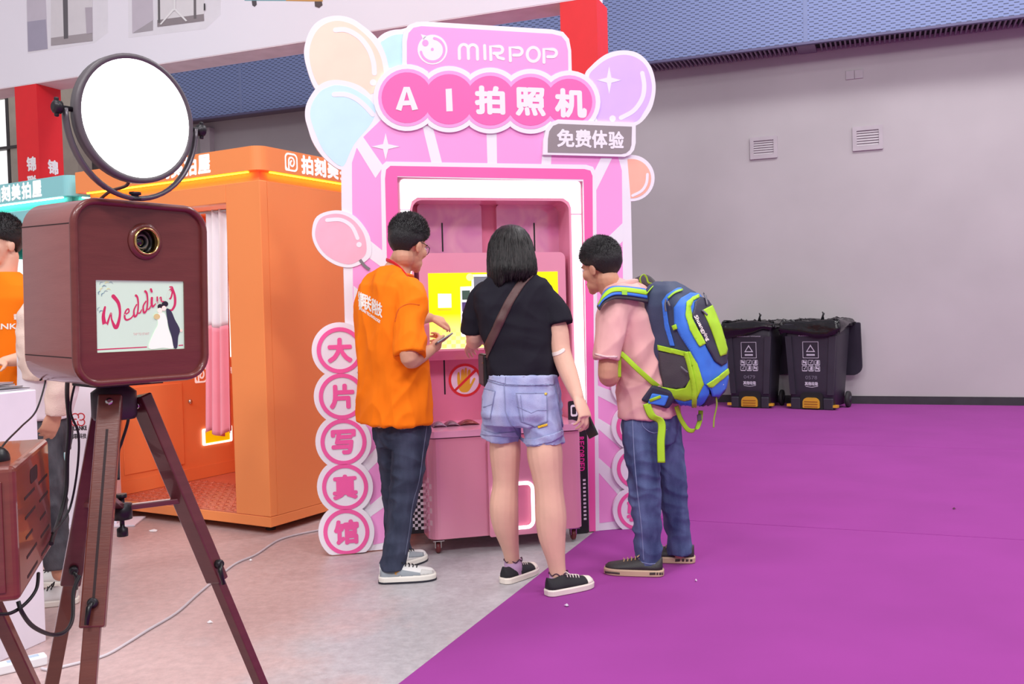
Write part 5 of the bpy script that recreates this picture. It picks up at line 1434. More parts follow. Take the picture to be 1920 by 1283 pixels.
def shoe(heel, toe, parent, m_up, m_sole, m_lace, sole=.028, high=.062, wid=.047, toe_cap=None, accents=(), L=None, outsole=None, marks=()):
    """low trainer between two floor points"""
    heel, toe = Vector((heel.x, heel.y, 0)), Vector((toe.x, toe.y, 0))
    d = (toe - heel).normalized(); s = d.cross(ZV); 
    if L: toe = heel + d * L
    L = (toe - heel).length; g0 = FLOORZ
    def w(t):
        if t < .12: return wid * .82 * math.sqrt(max(0.0, 1 - ((.12 - t) / .12) ** 2 * .9))
        if t < .7: return wid * (.82 + .18 * math.sin((t - .12) / .58 * PI / 2))
        return wid * math.sqrt(max(0.0, 1 - ((t - .7) / .305) ** 2.2))
    def outline(grow):
        ts = [0, .004, .012, .028, .05, .08, .12, .2, .3, .4, .5, .6, .7, .76, .82, .87, .91, .945, .97, .986, .996, 1.0]
        a = [heel + d * (L * t + (grow * (t - .8) * 5 if t > .8 else -grow * (.1 - t) * 10 if t < .1 else 0)) + s * (w(t) + grow) for t in ts]
        return a + [heel + d * (L * t + (grow * (t - .8) * 5 if t > .8 else -grow * (.1 - t) * 10 if t < .1 else 0)) - s * (w(t) + grow) for t in reversed(ts)]
    so = MB(); so.rings([[p + ZV * (g0 + z) for p in outline(gr)] for z, gr in ((.0, -.003), (.004, .002), (sole * .8, .003), (sole, .0))], smooth=False)
    sh = thing('shoe', None, None, heel) if False else None
    up = MB(); loops = []
    for k in range(23):
        t = .012 + .97 * k / 22
        if t < .34: h = high - .012 * math.sin(t / .34 * PI)
        else: h = high * (1 - .62 * ((t - .34) / .64) ** .8)
        h = max(h, .02) * (1 if t < .93 else max(.35, 1 - (t - .93) * 8))
        ww = w(t) - .002
        narrow = .62 if t < .4 else .62 + .3 * (t - .4) / .6
        lp = []
        for j in range(13):
            a = PI * j / 12
            lp.append(heel + d * (L * t) + s * (ww * math.cos(a) * (1 - (1 - narrow) * math.sin(a) ** 2)) + ZV * (g0 + sole - .004 + h * math.sin(a) ** .8))
        loops.append(lp)
    up.rings(loops)
    uo = up.build('shoe', m_up, parent)
    sb_ = bvh_of(so.mesh()) if marks else None
    sob = so.build('sole', m_sole, uo, fix=True)
    if outsole:
        oo = MB(); oo.rings([[p + ZV * (g0 + z) for p in outline(gr)] for z, gr in ((-.0004, -.002), (.003, .0045), (.009, .0045), (.0095, .002))], smooth=False); oo.build('outsole', outsole, sob, fix=True)
    for nm, poly, m in marks: decal(nm, poly, sb_, m, sob, off=.0012, step=5, th=.001)
    # laces across the throat
    for k in range(5):
        t = .40 + .065 * k; h = high * (1 - .62 * ((t - .34) / .64) ** .8) + g0 + sole
        c = heel + d * (L * t) + ZV * (h - .002)
        wv = .022 - .001 * k
        MB().tube([c + s * wv - ZV * .008, c + s * wv * .5 + ZV * .002 + d * .004, c - s * wv * .5 + ZV * .002 - d * .002, c - s * wv - ZV * .008], .0026, 6).build('lace', m_lace, uo)
    c = heel + d * (L * .38) + ZV * (g0 + sole + high * .92)
    for q in (-1, 1):
        MB().tube(catmull([c, c + s * .018 * q + ZV * .012, c + s * .034 * q + ZV * .002 + d * .01, c + s * .012 * q + ZV * .004 + d * .012], 4), .0022, 6).build('lace', m_lace, uo)
    bt = bvh_of(up.mesh()) if accents or toe_cap else None
    if toe_cap:
        lps = []
        for k in range(8):
            t = .80 + .185 * k / 7; ww = w(t) - .001; h = max(high * (1 - .62 * ((t - .34) / .64) ** .8), .02) * (1 if t < .93 else max(.35, 1 - (t - .93) * 8)) + .0016
            lps.append([heel + d * (L * t) + s * ((ww + .0012) * math.cos(PI * j / 12) * (1 - .18 * math.sin(PI * j / 12) ** 2)) + ZV * (g0 + sole - .003 + h * math.sin(PI * j / 12) ** .8) for j in range(13)])
        MB().rings(lps).build('toe_cap', toe_cap, uo)
    for nm, poly, m in accents:
        decal(nm, poly, bt, m, uo, off=.0012, step=5, th=.001)
    return uo
FLOORZ = 0.0
def denim(name, c, c2):
    if name in MATS: return MATS[name]
    return mat(name, c, .85, c2=c2, scale=14, stretch=(1, 1, .35), bump=.25, bscale=420, spec=.15)
def cloth_wave(a1, a2, k1=7.0, k2=18.0, seed=0.0, sz=.45):
    def f(co, n):
        return a1 * noise.noise(Vector((co.x * k1 + seed, co.y * k1, co.z * k1 * sz))) + a2 * noise.noise(Vector((co.x * k2, co.y * k2 + seed, co.z * k2 * .7)))
    return f
def ridge(v): return 1 - abs(noise.noise(v)) * 2.2
def folds(a1, across, along, D, seed=0.0, fine=.002, kf=20.0):
    """long cloth folds running along D"""
    D = Vector(D).normalized(); X, Y_ = ortho(D)
    def f(co, n):
        wv = noise.noise(co * 2.5 + Vector((seed, 0, 0))) * .9
        m = .5 + .5 * noise.noise(co * 3.1 + Vector((0, seed, 3)))
        return a1 * m * (ridge(Vector((co.dot(X) * across + wv, co.dot(Y_) * across, co.dot(D) * along + seed))) - .5) + fine * noise.noise(co * kf)
    return f
def both(*fs): return lambda co, n: sum(f(co, n) for f in fs)
def neck_ring(name, c, lat, fwd, a, b, m, parent, r=(.006, .006), tilt=0.0):
    pts = oval(c, lat, fwd, a, b, 40, 2.1); pts = [p_ + ZV * tilt * (p_ - c).dot(fwd) for p_ in pts]; pts.append(pts[0]); pts.append(pts[1])
    return MB().tube(pts, [r] * len(pts), 8, cap=False, ref=ZV).build(name, m, parent)
M_skin = mat('skin', (232, 186, 162), .5, var=.04, scale=9, bump=.05, bscale=220, spec=.35)
M_skin2 = mat('skin_tan', (214, 160, 132), .5, var=.05, scale=9, bump=.05, bscale=220, spec=.35)
M_hair = mat('black_hair', (28, 25, 28), .42, var=.2, scale=60, stretch=(3, 3, .6), spec=.5, bump=.5, bscale=160)
# ================================================================== person in the orange T-shirt, pointing at the screen
def V2(x, y): return Vector((x, y, 0)).normalized()
def person(label, foot): return thing('person', label, 'person', Vector((foot.x, foot.y, 0)))
M_denim_dark = denim('denim_dark', (70, 76, 96), (44, 50, 66))
M_denim_blue = denim('denim_blue', (98, 112, 152), (58, 68, 106))
M_denim_light = denim('denim_light', (182, 188, 222), (142, 152, 198))
M_stitch = mat('seam_thread', (96, 104, 128), .8)

p1 = person('man in orange T-shirt and dark jeans with glasses, pointing at the machine screen', fl(745, 1075))
f = V2(.80, .60); r = Vector((f.y, -f.x, 0))
hf = frame((.60, .80), 16); hc = at(766, 461, 4.53)
sk = MB(); P = head_solid(sk, hc, hf)
limb(sk, [P(0, -.02, -.06), at(752, 492, 4.54), at(742, 515, 4.52)], [.056, .058, .07])
loft(sk, [(at(748, 800, 4.5), .15, .11), (at(735, 690, 4.5), .15, .11), (at(730, 600, 4.5), .17, .11), (at(732, 530, 4.5), .14, .09)], r, f)
# near (right) arm bent forward with a phone
limb(sk, [at(768, 555, 4.36), at(768, 620, 4.28), at(768, 672, 4.22), at(786, 668, 4.32), at(806, 657, 4.40)], [.05, .046, .042, .037, .027])
hd1 = (at(826, 640, 4.47) - at(804, 657, 4.40))
tips1 = hand(sk, at(806, 657, 4.40), hd1, Vector((.35, -.8, -.5)), -1, (.75, .8, .85, .9), .92, thumb=(.3, .3), tdir=at(826, 634, 4.45) - at(806, 650, 4.40))
# far (left) arm reaching to the screen
limb(sk, [at(700, 560, 4.64), at(728, 622, 4.80), at(752, 625, 4.90), at(785, 600, 4.97), at(806, 596, 5.0)], [.05, .044, .04, .036, .026])
hand(sk, at(806, 596, 5.0), at(836, 601, 5.04) - at(806, 595, 5.0), Vector((.15, -.45, .9)), 1, (.42, .55, .62, .65), .92, thumb=(.25, .25), tdir=at(832, 618, 5.0) - at(808, 600, 4.99))
# legs
limb(sk, [at(763, 800, 4.43), at(757, 925, 4.43), at(738, 1060, 4.40)], [.06, .045, .035])
limb(sk, [at(742, 800, 4.57), at(744, 920, 4.66), at(752, 1036, 4.76)], [.06, .045, .035])
body = link_mesh('body', fuse(sk, .0045, 5), M_skin2, p1)
face_details(P, hf, body)
hair_cap(hc, hf, M_hair, p1, 3, top=.026, length=.015, n_spike=9000, fringe=.064, lean=(0, .12, .6))
# glasses
gl = MB(); MG = mat('glasses_black', (18, 18, 20), .3)
gf = MB()
for k in (-1, 1):
    pts = [P(k * (.033 + .025 * math.cos(a)), .098 - .012 * abs(math.cos(a)) * (1 if k * math.cos(a) > 0 else 0), .002 + .019 * math.copysign(abs(math.sin(a)) ** .7, math.sin(a))) for a in [2 * PI * i / 24 for i in range(25)]]
    gf.tube(pts, .0017, 6)
    gf.tube([P(k * .058, .088, .012), P(k * .074, .05, .014), P(k * .079, -.005, .012), P(k * .076, -.022, -.004)], .002, 6)
gf.tube([P(-.009, .100, .006), P(0, .102, .009), P(.009, .100, .006)], .0016, 6)
gf.build('glasses', MG, p1)
# T-shirt
sh = MB()
loft(sh, [(at(739, 792, 4.50), .222, .150), (at(738, 760, 4.50), .222, .148), (at(735, 700, 4.50), .216, .142), (at(731, 630, 4.50), .212, .138), (at(729, 575, 4.50), .210, .132), (at(731, 540, 4.50), .198, .118), (at(735, 530, 4.505), .165, .100), (at(739, 523, 4.51), .122, .086), (at(743, 518, 4.52), .084, .078)], r, f, 2.4)
limb(sh, [at(752, 538, 4.42), at(768, 558, 4.36), at(769, 610, 4.30), at(770, 667, 4.24)], [.075, .082, .079, .078], end=False)
limb(sh, [at(722, 538, 4.58), at(706, 560, 4.64), at(722, 610, 4.76), at(731, 622, 4.81)], [.075, .078, .072, .07], end=False)
sm = fuse(sh, .007, 3)
wrinkle(sm, both(folds(.024, 8, 1.8, (.25, .1, -1), 2.0, .0015), folds(.016, 11, 2.4, (-.7, 0, -.7), 9.0, .0)))
b1 = bvh_of(sm)
M_orange = mat('orange_cotton', (255, 128, 20), .85, var=.03, scale=4, bump=.15, bscale=500, spec=.15)
shirt = link_mesh('t_shirt', sm, M_orange, p1)
M_tw = mat('shirt_print_white', (248, 240, 232), .7)
for ch, q in (('锦', ((672, 575), (679, 578), (679, 550), (672, 546))), ('联', ((679, 578), (696, 585), (696, 557), (679, 550))), ('科', ((697, 586), (705, 590), (705, 563), (697, 558))), ('技', ((705, 590), (716, 596), (716, 570), (705, 564)))):
    text_decal('lettering', ch, q, b1, M_tw, shirt, .0025, .7)
text_decal('lettering', 'JINLIAN TECHNOLOGY', ((673, 581), (713, 609), (713, 601), (673, 574)), b1, M_tw, shirt, .0025, .25)
neck_ring('collar_rib', at(743, 516, 4.52), r, f, .084, .078, mat('orange_rib', (244, 116, 18), .85), shirt, (.007, .005), -.12)
decal('sleeve_seam', strip([(741, 603), (748, 580), (766, 570), (786, 572)], 1.6), b1, mat('orange_seam', (224, 98, 10), .85), shirt, .0012, 4)
decal('hem_stitch', strip([(741, 668), (768, 664), (796, 657)], 1.2), b1, mat('orange_seam', (224, 98, 10), .85), shirt, .0012, 4)
# lanyard
M_red_l = mat('lanyard_red', (214, 36, 52), .6)
MB().tube(catmull([at(724, 487, 4.53), at(730, 489, 4.475), at(740, 494, 4.45), at(751, 503, 4.435), at(760, 514, 4.425), at(767, 527, 4.42), at(772, 540, 4.44)], 5), [(.0085, .0014)] * 31, 6, ref=(.3, -.6, .75)).build('lanyard', M_red_l, p1)
# jeans
jn = MB()
loft(jn, [(at(752, 778, 4.50), .155, .115), (at(752, 805, 4.50), .165, .125), (at(754, 835, 4.50), .15, .115)], r, f)
limb(jn, [at(766, 800, 4.44), at(767, 855, 4.43), at(758, 925, 4.43), at(750, 985, 4.42), at(738, 1050, 4.40), at(737, 1066, 4.40)], [.088, .086, .070, .061, .060, .063], end=False)
limb(jn, [at(738, 800, 4.56), at(738, 855, 4.60), at(741, 920, 4.66), at(742, 985, 4.71), at(752, 1036, 4.76)], [.086, .08, .066, .058, .058], end=False)
jm = fuse(jn, .006, 2)
wrinkle(jm, both(folds(.016, 10, 4, (.8, .2, -.5), 5.0, .0015), folds(.016, 14, 5, (1, .3, .12), 7.0, 0)))
bj = bvh_of(jm)
jeans = link_mesh('jeans', jm, M_denim_dark, p1)
decal('side_seam', strip([(800, 800), (793, 850), (786, 900), (774, 945), (768, 990), (760, 1040)], 1.3), bj, M_stitch, jeans, .0015, 5)
decal('pocket_seam', strip([(737, 795), (752, 806), (776, 798)], 1.3), bj, M_stitch, jeans, .0015, 5)
# trainers
M_shoe_w = mat('trainer_white', (226, 226, 224), .6, var=.04); M_sole_w = mat('trainer_sole', (236, 232, 222), .6); M_lace_b = mat('lace_black', (34, 34, 38), .8)
M_grey = mat('trainer_grey', (150, 158, 164), .7); M_gold_p = mat('trainer_orange', (226, 160, 60), .6)
s1h, s1t = fl(711, 1093), fl(817, 1086)
M_out = mat('outsole_dark', (40, 40, 52), .7)
shoe(s1h, s1t, p1, M_shoe_w, M_sole_w, M_lace_b, sole=.034, outsole=M_out, accents=(('side_panel', [(714, 1064), (748, 1068), (790, 1075), (788, 1084), (712, 1083)], M_grey), ('side_mark', [(737, 1068), (750, 1062), (748, 1076), (741, 1079)], M_gold_p), ('toe_patch', [(790, 1068), (812, 1070), (814, 1081), (786, 1083)], mat('trainer_suede', (206, 206, 202), .8))))
s2t = fl(797, 1049); s2d = V2(.62, .78)
shoe(s2t - s2d * .285, s2t, p1, M_shoe_w, M_sole_w, M_lace_b, sole=.034, outsole=M_out, accents=(('side_panel', [(768, 1034), (794, 1036), (795, 1044), (766, 1046)], M_grey),))
# phone in his right hand
pc_ = at(824, 642, 4.455); pd_ = (at(836, 635, 4.50) - at(812, 650, 4.41)).normalized(); pn_ = Vector((-.55, .12, .83)); pn_ = (pn_ - pd_ * pn_.dot(pd_)).normalized(); ps_ = pd_.cross(pn_)
ph = MB().frame_box(pc_ - pd_ * .055 - ps_ * .036 - pn_ * .004, pd_ * .135, ps_ * .072, pn_ * .008).build('smartphone', mat('phone_grey', (110, 108, 112), .35, metal=.4), None, bevel=.0025, label='grey smartphone in the hand of the man in orange', cat='phone', group='smartphones held in hands')

# ================================================================== woman in black with denim shorts
p2 = person('woman in black T-shirt and light denim shorts with straight shoulder-length hair', fl(1000, 1108))
f = V2(-.15, .99); r = Vector((f.y, -f.x, 0))
hf = frame((-.25, .97), 14); hc = at(957, 474, 4.28)
sk = MB(); P = head_solid(sk, hc, hf, .97)
limb(sk, [P(0, -.02, -.06), at(958, 512, 4.26), at(960, 530, 4.24)], [.05, .05, .06])
loft(sk, [(at(978, 780, 4.22), .12, .08), (at(978, 700, 4.22), .12, .085), (at(968, 600, 4.22), .14, .09), (at(962, 545, 4.23), .11, .07)], r, f)
limb(sk, [at(1024, 572, 4.22), at(1045, 615, 4.19), at(1052, 660, 4.17), at(1066, 700, 4.13), at(1083, 744, 4.08)], [.036, .046, .044, .041, .027])
hand(sk, at(1083, 744, 4.08), at(1098, 782, 4.05) - at(1083, 744, 4.08), Vector((.75, -.6, .25)), -1, (.48, .55, .58, .6), 1.06, thumb=(.25, .3), tdir=at(1082, 786, 4.06) - at(1080, 752, 4.08))
limb(sk, [at(903, 572, 4.26), at(890, 610, 4.28), at(891, 634, 4.31), at(888, 640, 4.45), at(884, 642, 4.56)], [.036, .043, .042, .037, .026])
hand(sk, at(884, 642, 4.56), at(880, 653, 4.66) - at(884, 641, 4.56), Vector((-.5, -.3, .8)), 1, (.3, .35, .4, .45), .9)
mp = 4.22 / 1760
limb(sk, [at(948, 775, 4.25), at(947, 838, 4.265), at(948, 880, 4.28), at(948, 908, 4.285), at(945, 950, 4.29), at(948, 985, 4.31), at(957, 1028, 4.35), at(961, 1055, 4.375), at(964, 1080, 4.385)], [24 * mp, 30 * mp, 27 * mp, 25 * mp, 28 * mp, 25.5 * mp, 17 * mp, 14.5 * mp, 15 * mp])
limb(sk, [at(1018, 775, 4.19), at(1021, 845, 4.175), at(1026, 890, 4.165), at(1030, 925, 4.16), at(1033, 968, 4.16), at(1035, 1005, 4.16), at(1042, 1048, 4.16), at(1046, 1075, 4.16), at(1049, 1100, 4.16)], [24 * mp, 33.5 * mp, 29 * mp, 27 * mp, 29.5 * mp, 26 * mp, 18 * mp, 15.5 * mp, 15 * mp])
bm2 = fuse(sk, .0045, 5); b2s = bvh_of(bm2)
body = link_mesh('body', bm2, M_skin, p2)
face_details(P, hf, body, .97)
# straight bob
hr = MB(); loops = []
spec = ((421, 957, 5, 5), (424, 957, 17, 15), (431, 957, 27, 26), (442, 957, 35, 35), (456, 957, 40, 41), (472, 957.5, 42.5, 44), (490, 959, 44.5, 45), (505, 960, 45, 44), (514, 960, 44, 42), (522, 959, 42, 40))
hmp = 4.28 / 1760
for i, (y, x, a, b) in enumerate(spec):
    lp = []
    for j in range(150):
        t = 2 * PI * j / 150
        st_ = noise.noise(Vector((j * .38, i * .12, 4.0)))
        k = 1 + .05 * st_ * min(1, i / 4) + .02 * math.sin(j * 2.4 + i * .1)
        c_ = at(x, y, 4.27 - .06 * max(0, min(1, (y - 450) / 60)))
        dz = 0
        if i >= len(spec) - 2: dz = .03 * noise.noise(Vector((j * .3, 9.1, 0))) + (-.03 if math.cos(t) < -.5 else .012 * math.cos(t))
        face_gap = .62 if (math.sin(t) > .75 and i > 4) else 1.0
        lp.append(c_ + hf[0] * (a * hmp * k * math.cos(t)) + V2(hf[1].x, hf[1].y) * (b * hmp * k * math.sin(t) * face_gap) + ZV * dz)
    loops.append(lp)
hr.rings(loops)
M_hair2 = bpy.data.materials.new('dark_straight_hair'); M_hair2.use_nodes = True
def _hair2():
    nt = M_hair2.node_tree; b = nt.nodes['Principled BSDF']; tc = nt.nodes.new('ShaderNodeTexCoord'); mp_ = nt.nodes.new('ShaderNodeMapping'); mp_.inputs['Scale'].default_value = (90, 90, 5)
    nz = nt.nodes.new('ShaderNodeTexNoise'); nz.inputs['Scale'].default_value = 1.0; nz.inputs['Detail'].default_value = 3
    nt.links.new(tc.outputs['Object'], mp_.inputs[0]); nt.links.new(mp_.outputs[0], nz.inputs['Vector'])
    rp = nt.nodes.new('ShaderNodeValToRGB'); rp.color_ramp.elements[0].position = .35; rp.color_ramp.elements[0].color = rgb(16, 14, 16); rp.color_ramp.elements[1].position = .75; rp.color_ramp.elements[1].color = rgb(46, 40, 40)
    nt.links.new(nz.outputs['Fac'], rp.inputs[0]); nt.links.new(rp.outputs[0], b.inputs['Base Color']); b.inputs['Roughness'].default_value = .42; b.inputs['Specular IOR Level'].default_value = .28
    bp = nt.nodes.new('ShaderNodeBump'); bp.inputs['Strength'].default_value = .6; bp.inputs['Distance'].default_value = .004
    nt.links.new(nz.outputs['Fac'], bp.inputs['Height']); nt.links.new(bp.outputs[0], b.inputs['Normal'])
_hair2()
# strands over the surface, ending raggedly
rnd = random.Random(5)
def hair_row(y):
    for (y0, x0, a0, b0), (y1, x1, a1, b1) in zip(spec[:-1], spec[1:]):
        if y <= y1: k = max(0, (y - y0) / (y1 - y0)); return x0 + (x1 - x0) * k, a0 + (a1 - a0) * k, b0 + (b1 - b0) * k
    return spec[-1][1:]
for k in range(900):
    t = rnd.uniform(PI * .95, 2 * PI * 1.03)
    ys = rnd.uniform(432, 500); ye = 522 + rnd.uniform(-6, 10) + (14 if math.cos(t) < -.7 else 0)
    pts = []; dt = rnd.uniform(-.05, .05)
    for q in range(6):
        y = ys + (ye - ys) * q / 5; x, a, b = hair_row(min(y, 524)); tt = t + dt * q / 5
        c_ = at(x, y, 4.27 - .06 * max(0, min(1, (y - 450) / 60)))
        g = 1.0 + (.012 if 0 < q < 5 else -.03) + rnd.uniform(-.004, .008) * q
        pts.append(c_ + hf[0] * (a * hmp * g * math.cos(tt)) + V2(hf[1].x, hf[1].y) * (b * hmp * g * math.sin(tt)))
    hr.tube(pts, [.0012, .0026, .003, .003, .0024, .0005], 4)
hr.build('hair', M_hair2, p2)
# black T-shirt
sh = MB(); w_m = 4.22 / 1760
loft(sh, [(at(981, 706, 4.22), 65 * w_m, .118), (at(981, 690, 4.22), 66 * w_m, .122), (at(977, 655, 4.22), 66.5 * w_m, .118), (at(971, 605, 4.22), 72 * w_m, .118), (at(967, 570, 4.22), 77 * w_m, .112), (at(964, 545, 4.225), 75 * w_m, .100), (at(962, 530, 4.23), 62 * w_m, .088), (at(960, 518, 4.24), 44 * w_m, .075), (at(959, 510, 4.25), 26 * w_m, .062)], r, f, 2.4)
limb(sh, [at(1013, 549, 4.22), at(1028, 567, 4.21), at(1044, 590, 4.20), at(1049, 609, 4.19)], [.056, .062, .064, .067], end=False)
limb(sh, [at(911, 549, 4.25), at(899, 567, 4.26), at(889, 590, 4.28), at(889, 622, 4.30)], [.055, .057, .056, .058], end=False)
sm = fuse(sh, .0065, 3); wrinkle(sm, both(folds(.020, 9, 2, (-.5, 0, -.8), 8.0, .0012), folds(.014, 11, 3, (1, 0, -.15), 3.0, 0))); b2 = bvh_of(sm)
M_btee = mat('black_cotton', (38, 37, 45), .9, var=.05, scale=5, bump=.15, bscale=500, spec=.12)
shirt = link_mesh('t_shirt', sm, M_btee, p2)
# shorts
so_ = MB()
loft(so_, [(at(981, 702, 4.22), 66 * w_m, .122), (at(981, 716, 4.22), 67 * w_m, .126), (at(979, 745, 4.22), 73 * w_m, .138), (at(978, 775, 4.22), 77 * w_m, .142), (at(978, 796, 4.22), 74 * w_m, .13)], r, f, 2.4)
limb(so_, [at(944, 775, 4.24), at(940, 800, 4.25), at(938, 821, 4.26)], [36 * w_m, 37 * w_m, 38 * w_m], end=False)
limb(so_, [at(1015, 775, 4.19), at(1020, 805, 4.18), at(1022, 833, 4.18)], [36 * w_m, 37 * w_m, 38 * w_m], end=False)
sm2 = fuse(so_, .0055, 2); wrinkle(sm2, both(folds(.012, 12, 4, (.6, 0, -.8), 3.0, .001), folds(.011, 15, 5, (-.9, .2, .3), 6.0, 0))); b3 = bvh_of(sm2)
shorts = link_mesh('shorts', sm2, M_denim_light, p2)
M_dst = mat('denim_stitch', (142, 150, 186), .85); M_dpk = denim('denim_pocket', (190, 196, 228), (156, 166, 208))
s3 = lambda pts: [(760 + x / 5.333, 640 + y / 5.333) for x, y in pts]
decal('waistband', s3([(822, 318), (1000, 350), (1480, 345), (1492, 430), (1200, 440), (1000, 432), (800, 372)]), b3, M_dpk, shorts, .003, 5)
decal('pocket', s3([(1108, 522), (1415, 522), (1420, 800), (1300, 856), (1155, 800)]), b3, M_dpk, shorts, .003, 5)
decal('pocket', s3([(775, 470), (900, 500), (850, 775), (762, 770)]), b3, M_dpk, shorts, .003, 5)
for q in ([(1108, 522), (1415, 522)], [(1112, 535), (1155, 800), (1300, 856), (1420, 800), (1410, 530)], [(1150, 545), (1180, 790)], [(1120, 650), (1255, 720), (1320, 690), (1420, 690)], [(900, 500), (850, 775)], [(775, 470), (900, 500)], [(790, 660), (870, 630)], [(990, 440), (1000, 700), (1060, 830), (1150, 960)], [(1005, 360), (1000, 435)], [(810, 380), (1000, 440), (1480, 436)], [(1490, 430), (1530, 620), (1580, 900)]):
    decal('stitching', strip(s3(q), 1.15, curve=len(q) > 2 and len(q) < 4), b3, M_dst, shorts, .0045, 5)
decal('cuff', s3([(1140, 975), (1300, 975), (1480, 925), (1585, 880), (1592, 935), (1480, 1000), (1300, 1045), (1160, 1030)]), b3, M_dpk, shorts, .004, 5)
decal('cuff', s3([(750, 880), (900, 925), (1100, 905), (1130, 955), (1000, 955), (800, 940), (748, 925)]), b3, M_dpk, shorts, .004, 5)
decal('label_tab', s3([(1322, 850), (1420, 820), (1425, 842), (1328, 875)]), b3, mat('yellow_tab', (236, 190, 40), .6), shorts, .006, 5)
decal('rivet', circ(760 + 1400 / 5.333, 640 + 530 / 5.333, 2.6, 12), b3, mat('rivet_yellow', (222, 196, 90), .5), shorts, .006, 5)
# plaster in the crook of the arm
decal('plaster', strip([(1037, 665), (1048, 662), (1056, 657)], 7), b2s, mat('plaster_white', (240, 222, 214), .6), body, .002, 3)
# shoes with lilac socks
M_can = mat('canvas_black', (36, 35, 40), .8, bump=.2, bscale=400); M_rub = mat('rubber_cream', (238, 228, 216), .55); M_lw = mat('lace_cream', (232, 224, 214), .8)
M_sock = mat('sock_lilac', (196, 160, 196), .8); M_frill = mat('sock_frill', (78, 48, 66), .8)
for (hx, hy, tx, ty, ax, ay, Yk) in ((943, 1096, 1001, 1074, 962, 1054, 4.378), (1025, 1121, 1106, 1103, 1047, 1079, 4.165)):
    FLOORZ = 0.006 if hx > 1000 else 0.0
    uo = shoe(fl(hx, hy), fl(tx, ty), p2, M_can, M_rub, M_lw, sole=.03, high=.058, wid=.043, toe_cap=M_rub, L=.25)
    a_ = at(ax, ay, Yk)
    MB().tube([a_ + ZV * -.06, a_ + ZV * -.02, a_ + ZV * .012], [.046, .042, .0405], 18).build('sock', M_sock, p2)
    pts = [a_ + ZV * (.012 + .006 * math.sin(6 * t)) + Vector((math.cos(t), math.sin(t), 0)) * .0425 for t in [2 * PI * k / 48 for k in range(49)]]
    MB().tube(pts, .0028, 6).build('sock_frill', M_frill, p2)
FLOORZ = 0.0
# cross-body bag
bg = thing('crossbody_bag', 'black cross-body bag on a brown strap across the woman in black', 'bag', at(908, 690, 4.36))
M_brown = mat('brown_leather', (88, 58, 56), .55, bump=.1, bscale=120)
decal('strap', strip([(995, 513), (975, 535), (952, 572), (932, 615), (915, 652), (908, 672)], [13, 15, 16, 16, 15, 13], cap=False), b2, M_brown, bg, .005, 5, th=.003)
bc = at(906, 672, 4.38)
mb = MB(); mb.frame_box(bc - r * .012 - f * .09 - ZV * .13, r * .035, f * .2, ZV * .15)
mb.build('pouch', mat('bag_black', (24, 23, 27), .45, bump=.15, bscale=90), bg, bevel=.012, bseg=3)
MB().frame_box(bc - r * .014 - f * .09 - ZV * .02, r * .004, f * .03, ZV * .004).build('zip_pull', M_gold, bg)
# phone in her right hand
pc_ = at(1099, 788, 4.092); pd_ = (at(1112, 818, 4.03) - at(1084, 757, 4.06)).normalized(); pn_ = Vector((-.86, -.5, -.1)); pn_ = (pn_ - pd_ * pn_.dot(pd_)).normalized(); ps_ = pd_.cross(pn_)
MB().frame_box(pc_ - pd_ * .07 - ps_ * .036 - pn_ * .0045, pd_ * .15, ps_ * .072, pn_ * .009).build('smartphone', mat('phone_black', (34, 32, 36), .3, metal=.2), None, bevel=.003, label='black smartphone hanging in the right hand of the woman in black', cat='phone', group='smartphones held in hands')

# ================================================================== man in pink polo, leaning in with a backpack
p3 = person('man in pink polo shirt and blue jeans leaning towards the screen', fl(1215, 1075))
f = V2(-.84, .54); r = Vector((f.y, -f.x, 0)); l3 = -r
hf = frame((-.72, .69), 14); hc = at(1127, 502, 4.50)
sk = MB(); P = head_solid(sk, hc, hf)
limb(sk, [P(0, -.02, -.06), at(1147, 543, 4.49), at(1172, 560, 4.47)], [.056, .058, .07])
loft(sk, [(at(1219, 780, 4.46), .11, .08), (at(1213, 700, 4.46), .15, .11), (at(1198, 620, 4.47), .16, .11), (at(1180, 565, 4.48), .14, .09)], r, f)
limb(sk, [at(1158, 585, 4.33), at(1145, 640, 4.29), at(1140, 702, 4.265), at(1148, 704, 4.36), at(1152, 690, 4.50)], [.045, .044, .046, .04, .028])
hand(sk, at(1152, 690, 4.50), Vector((.1, .9, .3)), Vector((-.9, .1, .3)), 1, (.4, .4, .45, .5), .9)
limb(sk, [at(1188, 578, 4.66), at(1158, 640, 4.70), at(1150, 690, 4.68), at(1145, 692, 4.56), at(1150, 684, 4.44)], [.05, .046, .042, .036, .026])
hand(sk, at(1150, 684, 4.44), Vector((.2, -.9, .2)), Vector((-.9, -.2, .3)), -1, (.5, .5, .55, .6), .9)
limb(sk, [at(1203, 800, 4.40), at(1208, 920, 4.38), at(1218, 1062, 4.40)], [.055, .045, .035])
limb(sk, [at(1245, 800, 4.51), at(1258, 915, 4.55), at(1274, 1038, 4.58)], [.055, .045, .035])
body = link_mesh('body', fuse(sk, .0045, 5), M_skin2, p3)
face_details(P, hf, body)
hair_cap(hc, hf, M_hair, p3, 9, top=.018, length=.016, n_spike=9000, fringe=.05, nape=-.098, lean=(0, .6, .1))
sh = MB()
loft(sh, [(at(1218, 780, 4.46), .175, .135), (at(1217, 750, 4.46), .175, .133), (at(1214, 700, 4.46), .175, .130), (at(1205, 645, 4.465), .185, .130), (at(1193, 600, 4.47), .195, .128), (at(1183, 570, 4.475), .185, .112), (at(1175, 555, 4.48), .14, .095), (at(1166, 545, 4.485), .085, .078)], r, f, 2.4)
limb(sh, [at(1170, 562, 4.38), at(1154, 585, 4.31), at(1143, 630, 4.27), at(1138, 676, 4.25)], [.078, .080, .068, .060], end=False)
